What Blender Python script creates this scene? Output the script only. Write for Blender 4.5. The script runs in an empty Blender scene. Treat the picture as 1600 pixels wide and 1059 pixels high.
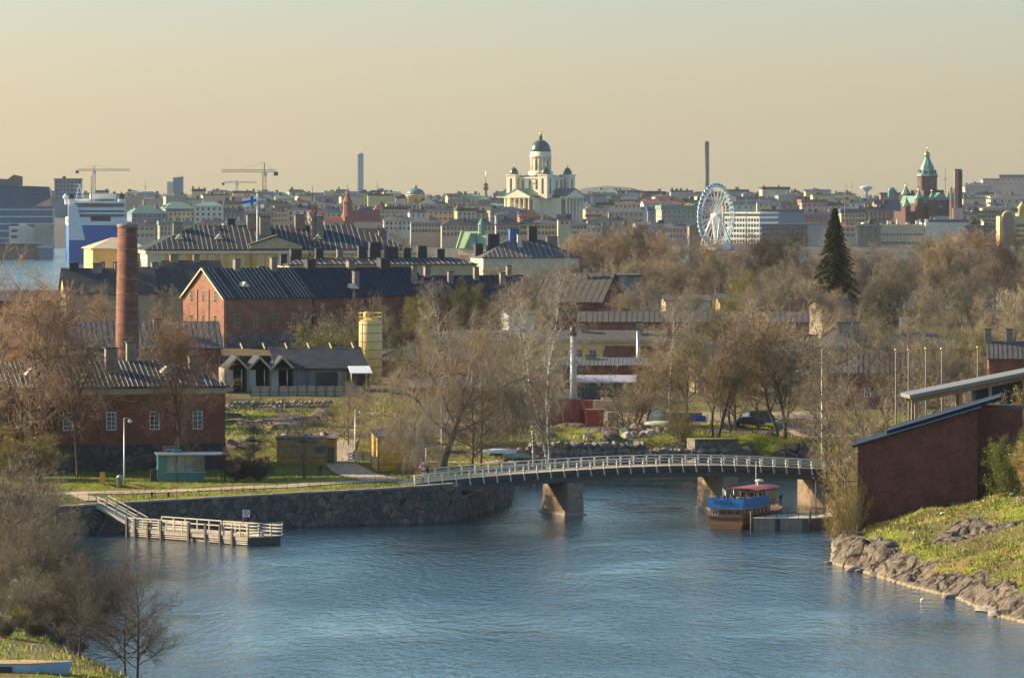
import bpy, math, random
import numpy as np
from mathutils import Vector, Matrix, noise
R = math.radians
SC = bpy.context.scene
COL = SC.collection
random.seed(7)
# ------------------------------------------------------------------ camera
F, CX, HY, CZ = 8000.0, 800.0, 300.0, 40.0      # a long lens, 40 m above the water, level
cam_d = bpy.data.cameras.new('camera'); cam = bpy.data.objects.new('camera', cam_d); COL.objects.link(cam)
cam.location = (0, 0, CZ); cam.rotation_euler = (R(90), 0, 0)
cam_d.sensor_width = 36; cam_d.lens = 180; cam_d.shift_y = -(529.5-300)/1600
cam_d.clip_start = 5; cam_d.clip_end = 90000
SC.camera = cam
# ------------------------------------------------------------------ light
SUN_AZ, SUN_EL = R(-72), R(23)                   # measured from +Y, negative is to the left
sv = Vector((math.sin(SUN_AZ)*math.cos(SUN_EL), math.cos(SUN_AZ)*math.cos(SUN_EL), math.sin(SUN_EL)))
sun_d = bpy.data.lights.new('sun', 'SUN'); sun = bpy.data.objects.new('sun', sun_d); COL.objects.link(sun)
sun_d.energy = 5.0; sun_d.angle = R(0.55); sun_d.color = (1.0, 0.79, 0.50)
sun.rotation_euler = sv.to_track_quat('Z', 'Y').to_euler()
world = bpy.data.worlds.new('World'); SC.world = world; world.use_nodes = True
nt = world.node_tree; nt.nodes.clear()
wo = nt.nodes.new('ShaderNodeOutputWorld'); bg = nt.nodes.new('ShaderNodeBackground')
sky = nt.nodes.new('ShaderNodeTexSky'); sky.sky_type = 'NISHITA'; sky.sun_disc = False
sky.sun_elevation = SUN_EL; sky.sun_rotation = SUN_AZ; sky.altitude = 40
sky.air_density = 1.0; sky.dust_density = 2.0; sky.ozone_density = 2.0
tc = nt.nodes.new('ShaderNodeTexCoord'); sx = nt.nodes.new('ShaderNodeSeparateXYZ')
ramp = nt.nodes.new('ShaderNodeValToRGB'); mul = nt.nodes.new('ShaderNodeMix'); mul.data_type = 'RGBA'; mul.blend_type = 'MULTIPLY'
mul.inputs[0].default_value = 1.0
nt.links.new(tc.outputs['Generated'], sx.inputs[0]); nt.links.new(sx.outputs['Z'], ramp.inputs[0])
els = ramp.color_ramp.elements
els[0].position = 0.0; els[0].color = (1.13, 1.06, 0.90, 1)
els[1].position = 1.0; els[1].color = (0.30, 0.40, 0.52, 1)
for p_, c_ in ((0.012, (0.88, 0.82, 0.73, 1)), (0.026, (0.72, 0.70, 0.70, 1)), (0.038, (0.60, 0.625, 0.69, 1)), (0.10, (0.68, 0.88, 0.92, 1)), (0.30, (0.38, 0.56, 0.66, 1))):
    e_ = els.new(p_); e_.color = c_
nt.links.new(sky.outputs[0], mul.inputs[6]); nt.links.new(ramp.outputs[0], mul.inputs[7])
nt.links.new(mul.outputs[2], bg.inputs[0]); nt.links.new(bg.outputs[0], wo.inputs[0])
bg.inputs[1].default_value = 0.15
SC.view_settings.view_transform = 'Standard'; SC.view_settings.look = 'None'
SC.view_settings.exposure = 1.15; SC.view_settings.gamma = 1; SC.view_settings.use_curve_mapping = False
SC.cycles.max_bounces = 6; SC.cycles.diffuse_bounces = 2; SC.cycles.glossy_bounces = 3
SC.cycles.transmission_bounces = 2; SC.cycles.volume_bounces = 0; SC.cycles.transparent_max_bounces = 8
SC.cycles.use_denoising = True; SC.cycles.denoiser = 'OPENIMAGEDENOISE'; SC.cycles.denoising_prefilter = 'ACCURATE'; SC.cycles.use_adaptive_sampling = False
# ------------------------------------------------------------------ helpers
def X(px, Y): return (px-CX)/F*Y
def Z(py, Y): return CZ-(py-HY)/F*Y
def PX(x, y): return CX+F*x/y
def link(o): COL.objects.link(o); return o
def tag(o, label=None, cat=None, group=None, kind=None):
    if label: o['label'] = label
    if cat: o['category'] = cat
    if group: o['group'] = group
    if kind: o['kind'] = kind
    return o
def empty(name, loc, rz=0.0, label=None, cat=None, group=None):
    o = bpy.data.objects.new(name, None); link(o); o.location = loc; o.rotation_euler = (0, 0, rz)
    o.empty_display_size = 1
    return tag(o, label, cat, group)
def children(o): return [c for c in CH.get(o.name, [])]
CH = {}
def setpar(c, p):
    c.parent = p; CH.setdefault(p.name, []).append(c)
def copy_tree(o, parent=None):
    c = o.copy(); link(c)
    for k in ('parent',): pass
    if parent is not None: setpar(c, parent)
    for ch in children(o): copy_tree(ch, c)
    return c
def dup(o, loc, rz=0.0, scale=None, label=None):
    c = copy_tree(o); c.location = loc; c.rotation_euler = (0, 0, rz)
    if scale: c.scale = scale if hasattr(scale, '__len__') else (scale,)*3
    if label: c['label'] = label
    return c

class MB:
    def __init__(s): s.v = []; s.f = []; s.m = []; s.s = []
    def add(s, vs, fs, m=0, sm=False):
        b = len(s.v); s.v += [tuple(p) for p in vs]
        for f in fs: s.f.append(tuple(i+b for i in f)); s.m.append(m); s.s.append(sm)
        return s
    def box(s, x0, x1, y0, y1, z0, z1, m=0):
        return s.add([(x0,y0,z0),(x1,y0,z0),(x1,y1,z0),(x0,y1,z0),(x0,y0,z1),(x1,y0,z1),(x1,y1,z1),(x0,y1,z1)],
              [(0,3,2,1),(4,5,6,7),(0,1,5,4),(1,2,6,5),(2,3,7,6),(3,0,4,7)], m)
    def hexa(s, p, m=0):   # 8 points, bottom 4 ccw, top 4 ccw
        return s.add(p, [(0,3,2,1),(4,5,6,7),(0,1,5,4),(1,2,6,5),(2,3,7,6),(3,0,4,7)], m)
    def bar(s, a, b, w, h=None, m=0):   # rectangular bar between two points
        h = h or w; a = Vector(a); b = Vector(b); d = (b-a).normalized()
        up = Vector((0,0,1)) if abs(d.z) < .99 else Vector((0,1,0))
        sd = d.cross(up).normalized(); u2 = sd.cross(d).normalized()
        sd *= w/2; u2 *= h/2
        p = [a-sd-u2, a+sd-u2, b+sd-u2, b-sd-u2, a-sd+u2, a+sd+u2, b+sd+u2, b-sd+u2]
        return s.add(p, [(0,3,2,1),(4,5,6,7),(0,1,5,4),(1,2,6,5),(2,3,7,6),(3,0,4,7)], m)
    def tube(s, pts, rad, n=8, m=0, cap=True, sm=True):
        pts = [Vector(p) for p in pts]
        if not hasattr(rad, '__len__'): rad = [rad]*len(pts)
        vs = []; fs = []
        for i, p in enumerate(pts):
            d = (pts[min(i+1, len(pts)-1)]-pts[max(i-1, 0)]).normalized()
            up = Vector((0,0,1)) if abs(d.z) < .95 else Vector((1,0,0))
            a = d.cross(up).normalized(); b = a.cross(d).normalized()
            for k in range(n):
                t = 2*math.pi*k/n; vs.append(p+(a*math.cos(t)+b*math.sin(t))*rad[i])
        for i in range(len(pts)-1):
            for k in range(n):
                fs.append((i*n+k, i*n+(k+1)%n, (i+1)*n+(k+1)%n, (i+1)*n+k))
        s.add(vs, fs, m, sm)
        if cap:
            s.f.append(tuple(len(s.v)-len(vs)+k for k in reversed(range(n)))); s.m.append(m); s.s.append(False)
            s.f.append(tuple(len(s.v)-n+k for k in range(n))); s.m.append(m); s.s.append(False)
        return s
    def lathe(s, prof, c=(0,0,0), n=16, m=0, sx=1, sy=1, sm=True, ph=0):   # prof: (r,z)
        vs = []; fs = []
        for r, z in prof:
            for k in range(n):
                t = 2*math.pi*(k+ph)/n; vs.append((c[0]+r*sx*math.cos(t), c[1]+r*sy*math.sin(t), c[2]+z))
        for i in range(len(prof)-1):
            for k in range(n): fs.append((i*n+k, i*n+(k+1)%n, (i+1)*n+(k+1)%n, (i+1)*n+k))
        s.add(vs, fs, m, sm)
        b = len(s.v)-len(vs)
        s.f.append(tuple(b+k for k in reversed(range(n)))); s.m.append(m); s.s.append(False)
        s.f.append(tuple(len(s.v)-n+k for k in range(n))); s.m.append(m); s.s.append(False)
        return s
    def prism(s, poly, z0, z1, m=0):   # poly: list of (x,y) ccw
        n = len(poly); vs = [(x,y,z0) for x,y in poly]+[(x,y,z1) for x,y in poly]
        return s.add(vs, [tuple(reversed(range(n))), tuple(range(n,2*n))]+[(i,(i+1)%n,n+(i+1)%n,n+i) for i in range(n)], m)
    def prism_y(s, poly, y0, y1, m=0):   # poly: (x,z) extruded along y
        n = len(poly); vs = [(x,y0,z) for x,z in poly]+[(x,y1,z) for x,z in poly]
        return s.add(vs, [tuple(range(n)), tuple(reversed(range(n,2*n)))]+[(i,n+i,n+(i+1)%n,(i+1)%n) for i in range(n)], m)
    def prism_x(s, poly, x0, x1, m=0):   # poly: (y,z)
        n = len(poly); vs = [(x0,y,z) for y,z in poly]+[(x1,y,z) for y,z in poly]
        return s.add(vs, [tuple(reversed(range(n))), tuple(range(n,2*n))]+[(i,(i+1)%n,n+(i+1)%n,n+i) for i in range(n)], m)
    def mesh(s, name, mats):
        me = bpy.data.meshes.new(name); me.from_pydata(s.v, [], s.f)
        if not isinstance(mats, (list, tuple)): mats = [mats]
        for mt in mats: me.materials.append(mt)
        me.polygons.foreach_set('material_index', s.m); me.polygons.foreach_set('use_smooth', s.s)
        me.update(); return me
    def build(s, name, mats, parent=None, loc=(0,0,0), rz=0.0):
        o = bpy.data.objects.new(name, s.mesh(name, mats)); link(o); o.location = loc; o.rotation_euler = (0,0,rz)
        if parent is not None: setpar(o, parent)
        return o
def inst(name, me, parent=None, loc=(0,0,0), rz=0.0, scale=None):
    o = bpy.data.objects.new(name, me); link(o); o.location = loc; o.rotation_euler = (0,0,rz)
    if scale: o.scale = scale
    if parent is not None: setpar(o, parent)
    return o
def np_mesh(name, V, Fq, mats, k=4, smooth=False, midx=None):
    me = bpy.data.meshes.new(name); V = np.asarray(V, np.float32); Fq = np.asarray(Fq, np.int32)
    me.vertices.add(len(V)); me.vertices.foreach_set('co', V.ravel())
    me.loops.add(Fq.size); me.loops.foreach_set('vertex_index', Fq.ravel())
    me.polygons.add(len(Fq)); me.polygons.foreach_set('loop_start', np.arange(0, Fq.size, k, dtype=np.int32))
    me.polygons.foreach_set('loop_total', np.full(len(Fq), k, np.int32))
    if smooth: me.polygons.foreach_set('use_smooth', np.ones(len(Fq), bool))
    if not isinstance(mats, (list, tuple)): mats = [mats]
    for m in mats: me.materials.append(m)
    if midx is not None: me.polygons.foreach_set('material_index', np.asarray(midx, np.int32))
    me.update(calc_edges=True); me.validate(); return me
# ------------------------------------------------------------------ materials
def nmat(name):
    m = bpy.data.materials.new(name); m.use_nodes = True; t = m.node_tree
    return m, t, t.nodes['Principled BSDF']
def N(t, typ, **kw):
    n = t.nodes.new(typ)
    for k, v in kw.items(): setattr(n, k, v)
    return n
def mixc(t, fac, a, b, mode='MIX'):
    n = N(t, 'ShaderNodeMix', data_type='RGBA', blend_type=mode)
    for i, s in ((0, fac), (6, a), (7, b)):
        if hasattr(s, 'links') or isinstance(s, bpy.types.NodeSocket): t.links.new(s, n.inputs[i])
        else: n.inputs[i].default_value = s if i == 0 else (tuple(s)+(1,))[:4]
    return n.outputs[2]
def math_(t, op, a, b=0.0, c=None):
    n = N(t, 'ShaderNodeMath', operation=op)
    for i, s in enumerate((a, b, c)):
        if s is None: continue
        if isinstance(s, bpy.types.NodeSocket): t.links.new(s, n.inputs[i])
        else: n.inputs[i].default_value = s
    return n.outputs[0]
def mrange(t, v, a, b, c=0.0, d=1.0):
    n = N(t, 'ShaderNodeMapRange'); t.links.new(v, n.inputs[0])
    for i, x in zip((1,2,3,4), (a,b,c,d)): n.inputs[i].default_value = x
    return n.outputs[0]
def noise_(t, vec, scale, detail=3, rough=.55):
    n = N(t, 'ShaderNodeTexNoise'); n.inputs['Scale'].default_value = scale; n.inputs['Detail'].default_value = detail
    n.inputs['Roughness'].default_value = rough
    if vec is not None: t.links.new(vec, n.inputs['Vector'])
    return n.outputs[0]
def bump_(t, h, dist=.05, strength=1.0, bsdf=None):
    n = N(t, 'ShaderNodeBump'); n.inputs['Distance'].default_value = dist; n.inputs['Strength'].default_value = strength
    t.links.new(h, n.inputs['Height'])
    if bsdf: t.links.new(n.outputs[0], bsdf.inputs['Normal'])
    return n.outputs[0]
def objco(t): return N(t, 'ShaderNodeTexCoord').outputs['Object']
def geopos(t): return N(t, 'ShaderNodeNewGeometry').outputs['Position']
def uvwall(t):   # (x+y, z) of the object: runs along any wall
    s = N(t, 'ShaderNodeSeparateXYZ'); t.links.new(objco(t), s.inputs[0])
    c = N(t, 'ShaderNodeCombineXYZ'); t.links.new(math_(t, 'ADD', s.outputs[0], s.outputs[1]), c.inputs[0]); t.links.new(s.outputs[2], c.inputs[1])
    return c.outputs[0]
MC = {}
def pm(name, col, rough=.8, var=.25, scale=.6, bump=0.0, metal=0.0, spec=.5):
    """plain painted / rendered surface with uneven tone"""
    if name in MC: return MC[name]
    m, t, b = nmat(name); MC[name] = m
    p = objco(t); n1 = noise_(t, p, scale, 4); n2 = noise_(t, p, scale*9, 3)
    s = math_(t, 'ADD', math_(t, 'MULTIPLY', n1, .65), math_(t, 'MULTIPLY', n2, .35))
    f = mrange(t, s, .35, .65)
    lo = tuple(c*(1-var) for c in col); hi = tuple(min(1, c*(1+var*.8)) for c in col)
    t.links.new(mixc(t, f, lo, hi), b.inputs['Base Color'])
    b.inputs['Roughness'].default_value = rough; b.inputs['Metallic'].default_value = metal
    b.inputs['Specular IOR Level'].default_value = spec
    if bump: bump_(t, s, bump, 1, b)
    return m
def brick_mat(name, c1, c2, mortar, w=.27, h=.085, dirt=.35):
    if name in MC: return MC[name]
    m, t, b = nmat(name); MC[name] = m
    v = uvwall(t); k = N(t, 'ShaderNodeTexBrick'); t.links.new(v, k.inputs['Vector'])
    k.inputs['Color1'].default_value = c1+(1,); k.inputs['Color2'].default_value = c2+(1,); k.inputs['Mortar'].default_value = mortar+(1,)
    k.inputs['Scale'].default_value = 1; k.inputs['Brick Width'].default_value = w; k.inputs['Row Height'].default_value = h
    k.inputs['Mortar Size'].default_value = .009; k.inputs['Mortar Smooth'].default_value = .3
    n = noise_(t, v, .5, 5, .65); n2 = noise_(t, v, 3.5, 3)
    f = mrange(t, math_(t, 'ADD', math_(t, 'MULTIPLY', n, .6), math_(t, 'MULTIPLY', n2, .4)), .35, .65, 1-dirt, 1+dirt*.7)
    c = N(t, 'ShaderNodeCombineXYZ')
    for i in range(3): t.links.new(f, c.inputs[i])
    t.links.new(mixc(t, 1.0, k.outputs[0], c.outputs[0], 'MULTIPLY'), b.inputs['Base Color'])
    b.inputs['Roughness'].default_value = .9; bump_(t, k.outputs[1], .01, -.6, b)
    return m
def stone_mat(name, cols, size=1.0, gap=(.03,.028,.025), flat=1.0, edge=.06, bump=.08):
    """irregular masonry: cells of their own tone, dark joints"""
    if name in MC: return MC[name]
    m, t, b = nmat(name); MC[name] = m
    v = uvwall(t); mp = N(t, 'ShaderNodeMapping'); t.links.new(v, mp.inputs[0]); mp.inputs[3].default_value = (1/size, flat/size, 1)
    wob = N(t, 'ShaderNodeTexNoise'); wob.inputs['Scale'].default_value = 1.3; t.links.new(mp.outputs[0], wob.inputs[0])
    ad = N(t, 'ShaderNodeMix', data_type='VECTOR'); ad.inputs[0].default_value = .12
    t.links.new(mp.outputs[0], ad.inputs[4]); t.links.new(wob.outputs[1], ad.inputs[5])
    a = N(t, 'ShaderNodeTexVoronoi'); a.inputs['Scale'].default_value = 1; t.links.new(ad.outputs[1], a.inputs[0])
    e = N(t, 'ShaderNodeTexVoronoi', feature='DISTANCE_TO_EDGE'); e.inputs['Scale'].default_value = 1; t.links.new(ad.outputs[1], e.inputs[0])
    sp = N(t, 'ShaderNodeSeparateColor'); t.links.new(a.outputs['Color'], sp.inputs[0])
    r = N(t, 'ShaderNodeValToRGB'); t.links.new(sp.outputs[0], r.inputs[0])
    el = r.color_ramp.elements; el[0].color = cols[0]+(1,); el[1].color = cols[-1]+(1,)
    for i, c in enumerate(cols[1:-1]): q = el.new((i+1)/(len(cols)-1)); q.color = c+(1,)
    n = mrange(t, noise_(t, v, 5, 4), .3, .7, .72, 1.2); cc = N(t, 'ShaderNodeCombineXYZ')
    for i in range(3): t.links.new(n, cc.inputs[i])
    c1 = mixc(t, 1.0, r.outputs[0], cc.outputs[0], 'MULTIPLY')
    fe = mrange(t, e.outputs[0], 0.0, edge)
    t.links.new(mixc(t, fe, gap, c1), b.inputs['Base Color']); b.inputs['Roughness'].default_value = .88
    bump_(t, math_(t, 'ADD', fe, math_(t, 'MULTIPLY', noise_(t, v, 4, 4), .4)), bump, 1, b)
    return m
def plank_mat(name, col, w=.14, vertical=True, var=.25):
    if name in MC: return MC[name]
    m, t, b = nmat(name); MC[name] = m
    s = N(t, 'ShaderNodeSeparateXYZ'); t.links.new(uvwall(t), s.inputs[0])
    q = math_(t, 'DIVIDE', s.outputs[0 if vertical else 1], w)
    fr = math_(t, 'FRACT', q); idx = math_(t, 'FLOOR', q)
    wn = N(t, 'ShaderNodeTexWhiteNoise', noise_dimensions='1D'); t.links.new(idx, wn.inputs['W'])
    f = mrange(t, wn.outputs[0], 0, 1, 1-var, 1+var*.6)
    n = mrange(t, noise_(t, objco(t), 1.5, 4), .3, .7, .8, 1.15)
    g = mrange(t, math_(t, 'ABSOLUTE', math_(t, 'SUBTRACT', fr, .5)), .43, .48, 1, .35)
    k = math_(t, 'MULTIPLY', math_(t, 'MULTIPLY', f, n), g); cc = N(t, 'ShaderNodeCombineXYZ')
    for i in range(3): t.links.new(k, cc.inputs[i])
    t.links.new(mixc(t, 1.0, col, cc.outputs[0], 'MULTIPLY'), b.inputs['Base Color'])
    b.inputs['Roughness'].default_value = .75; bump_(t, g, .01, .5, b)
    return m
def glass_mat(name, col=(.03,.04,.05), rough=.12):
    if name in MC: return MC[name]
    m, t, b = nmat(name); MC[name] = m
    n = noise_(t, geopos(t), .35, 2)
    t.links.new(mixc(t, mrange(t, n, .4, .6), tuple(c*.6 for c in col), tuple(c*1.6 for c in col)), b.inputs['Base Color'])
    b.inputs['Roughness'].default_value = rough; b.inputs['Specular IOR Level'].default_value = .7
    return m
M = dict(
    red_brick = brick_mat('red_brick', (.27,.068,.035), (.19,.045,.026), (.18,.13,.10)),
    red_brick_lit = brick_mat('sunlit_red_brick', (.30,.10,.05), (.22,.068,.036), (.24,.18,.14), dirt=.45),  # lighter copy of the red brick, sunlight painted into its colour
    dark_brick = brick_mat('dark_brick', (.165,.045,.028), (.11,.032,.022), (.09,.06,.05), w=.5, h=.17, dirt=.5),
    chim_brick = brick_mat('chimney_brick', (.25,.085,.046), (.17,.056,.034), (.22,.15,.11), w=.6, h=.20, dirt=.4),
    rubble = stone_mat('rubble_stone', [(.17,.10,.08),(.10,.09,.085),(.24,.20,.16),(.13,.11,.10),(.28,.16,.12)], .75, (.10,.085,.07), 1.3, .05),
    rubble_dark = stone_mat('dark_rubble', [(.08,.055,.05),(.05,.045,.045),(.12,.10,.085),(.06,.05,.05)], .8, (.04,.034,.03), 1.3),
    quay = stone_mat('quay_stone', [(.095,.072,.058),(.19,.145,.11),(.075,.065,.06),(.25,.16,.11),(.115,.10,.09),(.16,.11,.08)], 1.05, (.018,.016,.014), 1.25, .045, .1),
    roof = pm('dark_sheet_roof', (.040,.042,.048), .7, .35, .5, 0, 0, .25), seam = pm('roof_seam', (.42,.38,.31), .6, .25, 1, 0, 0, .3),
    roof_l = pm('grey_sheet_roof', (.105,.10,.095), .75, .35, .5, 0, 0, .25), roof_b = pm('brown_tile_roof', (.075,.064,.055), .85, .4, 1.2),
    roof_blue = pm('blue_black_roof', (.012,.020,.038), .6, .35, .4, 0, 0, .3),
    cream = pm('cream_render', (.62,.52,.35), .85, .12, .3), ochre = pm('ochre_render', (.60,.36,.085), .85, .12, .5), white = pm('white_paint', (.78,.77,.73), .6, .08, 1),
    yellow = plank_mat('yellow_planks', (.66,.38,.03), .18, False), yellow2 = pm('yellow_paint', (.72,.48,.13), .5, .15, .7),
    wood = plank_mat('weathered_wood', (.33,.27,.20), .16, True), woodh = plank_mat('weathered_boards', (.36,.30,.225), .18, False),
    dwood = plank_mat('dark_wood', (.09,.075,.06), .15, True), redwood = plank_mat('red_boards', (.27,.055,.04), .25, True),
    hullwood = plank_mat('varnished_hull', (.20,.085,.03), .22, False),
    concrete = pm('concrete', (.34,.31,.27), .85, .2, .6, .02), steel = pm('galvanised_steel', (.45,.45,.44), .4, .15, 1, 0, .6),
    black = pm('black_metal', (.02,.02,.022), .5, .2, 1), brown = pm('brown_stone', (.30,.20,.13), .85, .25, .5, .03),
    glass = glass_mat('window_glass'), glassb = glass_mat('blue_glass', (.045,.075,.10)),
    copper = pm('green_copper', (.11,.24,.18), .6, .25, .3), dcopper = pm('dark_green_copper', (.022,.055,.048), .35, .25, .3),
    gold = pm('gilding', (.75,.5,.15), .3, .1, 1, 0, 1.0),
    redroof = pm('red_roof', (.30,.06,.045), .7, .2, .4), bluep = pm('blue_paint', (.02,.11,.32), .5, .15, .5),
    teal = pm('teal_paint', (.05,.20,.17), .55, .2, 1), orange = pm('orange_plastic', (.75,.30,.03), .5, .1, 1),
    rope = pm('rope', (.25,.2,.15), .9, .1, 1),
)
# ------------------------------------------------------------------ terrain
def _h(i, j, s=0):
    v = np.sin(i*127.1+j*311.7+s*74.7)*43758.5453
    return v-np.floor(v)
def vn(x, y, s=0):
    i = np.floor(x); j = np.floor(y); u = x-i; v = y-j; u = u*u*(3-2*u); v = v*v*(3-2*v)
    return (_h(i,j,s)*(1-u)+_h(i+1,j,s)*u)*(1-v)+(_h(i,j+1,s)*(1-u)+_h(i+1,j+1,s)*u)*v
def fbm(x, y, o=4, s=0):
    r = 0; a = .5
    for k in range(o): r = r+a*(vn(x*2**k, y*2**k, s+k)-.5); a *= .5
    return r
def cells(x, y, s=0):
    i0 = np.floor(x); j0 = np.floor(y); f1 = np.full(x.shape, 9.); f2 = f1.copy(); idv = np.zeros(x.shape)
    for di in (-1,0,1):
        for dj in (-1,0,1):
            i = i0+di; j = j0+dj
            d = np.hypot(i+_h(i,j,s)-x, j+_h(i,j,s+5)-y); r = _h(i,j,s+9)
            m = d < f1; f2 = np.where(m, f1, np.minimum(f2, d)); idv = np.where(m, r, idv); f1 = np.where(m, d, f1)
    return f1, f2, idv
def inside(x, y, P):
    c = np.zeros(x.shape, bool)
    for (x0,y0),(x1,y1) in zip(P, P[1:]+P[:1]):
        if y0 == y1: continue
        m = ((y0 > y) != (y1 > y)) & (x < (x1-x0)*(y-y0)/(y1-y0)+x0); c ^= m
    return c
def dline(x, y, L):
    d = np.full(x.shape, 1e9)
    for (x0,y0),(x1,y1) in zip(L, L[1:]):
        vx, vy = x1-x0, y1-y0; t = np.clip(((x-x0)*vx+(y-y0)*vy)/(vx*vx+vy*vy), 0, 1)
        d = np.minimum(d, np.hypot(x-x0-t*vx, y-y0-t*vy))
    return d
QUAY = [(-62,590), (-53.8,598), (-45.2,603.8), (-27.6,613), (-15.4,617.8), (-7.0,622.6)]
QUAY2 = [(-7.0,622.6), (-0.25,655.7), (0.2,688)]
NAT = [(0.2,688), (4.4,709), (20,714), (42,716), (41.5,700), (40.5,672), (40,655), (38.2,625), (37.5,600), (34.2,552), (36.6,540), (39.8,520), (43.6,504), (45.4,484), (47.6,474), (53,455), (62,438), (140,425)]
LBANK = [(-62,590), (-56,578), (-50,558), (-44,520), (-42.5,480), (-41,455), (-37.5,438), (-32.5,421), (-29,408), (-28,380)]
PI_ = [(-140,590)]+QUAY+QUAY2[1:]+NAT[1:]+[(300,425),(300,1420),(120,1500),(-150,1480),(-300,1400),(-300,590)]
PL_ = [(-140,600), (-62,600)]+LBANK+[(-140,380)]
S_ = lambda t: np.clip(t,0,1)**2*(3-2*np.clip(t,0,1))
def height(x, y):
    x = np.asarray(x, float); y = np.asarray(y, float)
    b = np.interp(y, [585,600,625,650,665,700,740,800,900,1000,1100,1250,1350,1420,1500], [3.2,3.45,4.35,4.3,4.9,5.1,5.6,6.2,7,7.5,9,10,9,5,2])
    b = b-.4*S_((-x-24)/20)*(y < 625)
    b = b+1.9*S_((y-673)/14)*S_((-x-11)/8)*(1-S_((y-850)/100))
    b = b+fbm(x*.12, y*.12, 4, 3)*1.0*S_((y-672)/20)
    dn = dline(x, y, NAT)
    # the rocky hill on the right
    f1, f2, idv = cells(x/3.4+fbm(x*.4,y*.4,2,8), y/5.2, 2)
    g1, g2, idg = cells(x/.95, y/1.3, 4)
    hv = .45+1.1*vn(x*.22+1,y*.13,31); rise = 1.0*hv*(1-np.exp(-dn/1.5))+1.5*(1-np.exp(-dn/6))+.20*np.minimum(dn, 21)
    rise = rise*(1-.35*S_((515-y)/30)*S_((5-dn)/5))
    rockz = np.clip(1-(dn-.8-4.2*vn(x*.35,y*.22,7))/1.4, 0, 1)
    outc = S_((vn(x*.16+3.3, y*.11, 12)-.66)/.1)*S_((dn-5)/4)
    rk = np.maximum(rockz, outc)
    rise = rise+rk*((idv-.5)*1.3+(idg-.5)*.35-.5*np.clip(1-(f2-f1)*5,0,1)-.25*np.clip(1-(g2-g1)*5,0,1))*np.clip(dn/1.2,0.15,1)
    rise = rise+fbm(x*.35,y*.25,4,5)*.8*np.clip(dn/4,0,1)
    wr = S_((x-30)/4)*(1-S_((y-655)/14))
    # natural far bank
    bank = np.minimum(b, -.3+dn*.85+fbm(x*.6,y*.6,3,6)*1.0)
    z = bank*(1-wr)+rise*wr
    rock = rk*wr+(1-wr)*np.clip(1-(dn-4)/3,0,1)*S_((vn(x*.5,y*.5,3)-.35)/.2)
    kn = S_((vn(x*.22, y*.2, 21)-.70)/.08)*S_((y-672)/6)*(1-S_((y-745)/20))
    z = z+kn*(.5+.5*idv)*.9*(1-wr); rock = np.maximum(rock, kn*(1-wr)*.9)
    z = np.where(inside(x, y, PI_), z, -2.0)
    z = np.where((dline(x, y, QUAY+QUAY2[1:]) < .85) & (y < 690), -2.0, z)
    dl = dline(x, y, LBANK)
    lz = 1.4*(1-np.exp(-dl/1.0))+1.0*(1-np.exp(-dl/7))+fbm(x*.4,y*.4,3,4)*.5*np.clip(dl/2,0,1)
    il = inside(x, y, PL_)
    z = np.where(il, lz, z)
    rock = np.where(il, np.clip(1-dl/1.8,0,1), rock)
    return z, rock
def H(x, y): return float(height(np.array([x]), np.array([y]))[0][0])
def G(px, py, z0=5.0):      # the point of the ground seen at this pixel
    z = z0
    for _ in range(25):
        Y = (CZ-z)*F/(py-HY); z = .5*z+.5*H(X(px,Y), Y)
    return X(px,Y), Y, z
def grid(x0, x1, y0, y1, st, sty=None):
    nx = int(round((x1-x0)/st))+1; ny = int(round((y1-y0)/(sty or st)))+1
    gx, gy = np.meshgrid(np.linspace(x0,x1,nx), np.linspace(y0,y1,ny))
    idx = np.arange(nx*ny).reshape(ny, nx)
    q = np.stack([idx[:-1,:-1], idx[:-1,1:], idx[1:,1:], idx[1:,:-1]], -1).reshape(-1, 4)
    return gx.ravel(), gy.ravel(), q
Vs, Qs, Rs, nb = [], [], [], 0
for a in ((-130,30,588,672,.7,.7), (30,95,430,672,.35,.45), (-130,130,672,770,.9,.9), (-260,260,770,1520,5,5), (-130,-20,385,600,.8,.8)):
    gx, gy, q = grid(*a); gz, rk = height(gx, gy)
    if a[0] == -130 and a[2] == 588: gz = np.where(inside(gx, gy, PL_), gz-.05, gz)
    keep = (gz[q] > -1.9).any(1); q = q[keep]
    Vs.append(np.stack([gx, gy, gz], 1)); Qs.append(q+nb); Rs.append(rk); nb += len(gx)
gm, t, b = nmat('turf_and_rock')
p = geopos(t); at = N(t, 'ShaderNodeAttribute', attribute_name='rock')
n1 = noise_(t, p, .22, 5, .6); n2 = noise_(t, p, 1.6, 5, .7); n3 = noise_(t, p, .07, 3)
gr = mixc(t, mrange(t, n2, .35, .65), (.12,.16,.012), (.29,.31,.026))
gr = mixc(t, mrange(t, math_(t,'ADD',math_(t,'MULTIPLY',n1,.75),math_(t,'MULTIPLY',n2,.25)), .47, .56), gr, (.23,.165,.05))
gr = mixc(t, mrange(t, n3, .52, .6, 0, .6), gr, (.115,.085,.045))
rc = mixc(t, mrange(t, n2, .36, .64), (.10,.075,.058), (.28,.225,.165))
rc = mixc(t, mrange(t, noise_(t, p, 5, 4), .52, .62, 0, .6), rc, (.06,.045,.038))
vm = N(t,'ShaderNodeMapping'); t.links.new(p, vm.inputs[0]); vm.inputs[2].default_value = (R(20),R(25),R(30)); vm.inputs[3].default_value = (1,.8,.55)
vc = N(t,'ShaderNodeTexVoronoi', feature='DISTANCE_TO_EDGE'); vc.inputs['Scale'].default_value = .5
wv = N(t,'ShaderNodeMix', data_type='VECTOR'); wv.inputs[0].default_value = .25; wn_ = N(t,'ShaderNodeTexNoise'); wn_.inputs['Scale'].default_value = .9; t.links.new(p, wn_.inputs[0])
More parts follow.
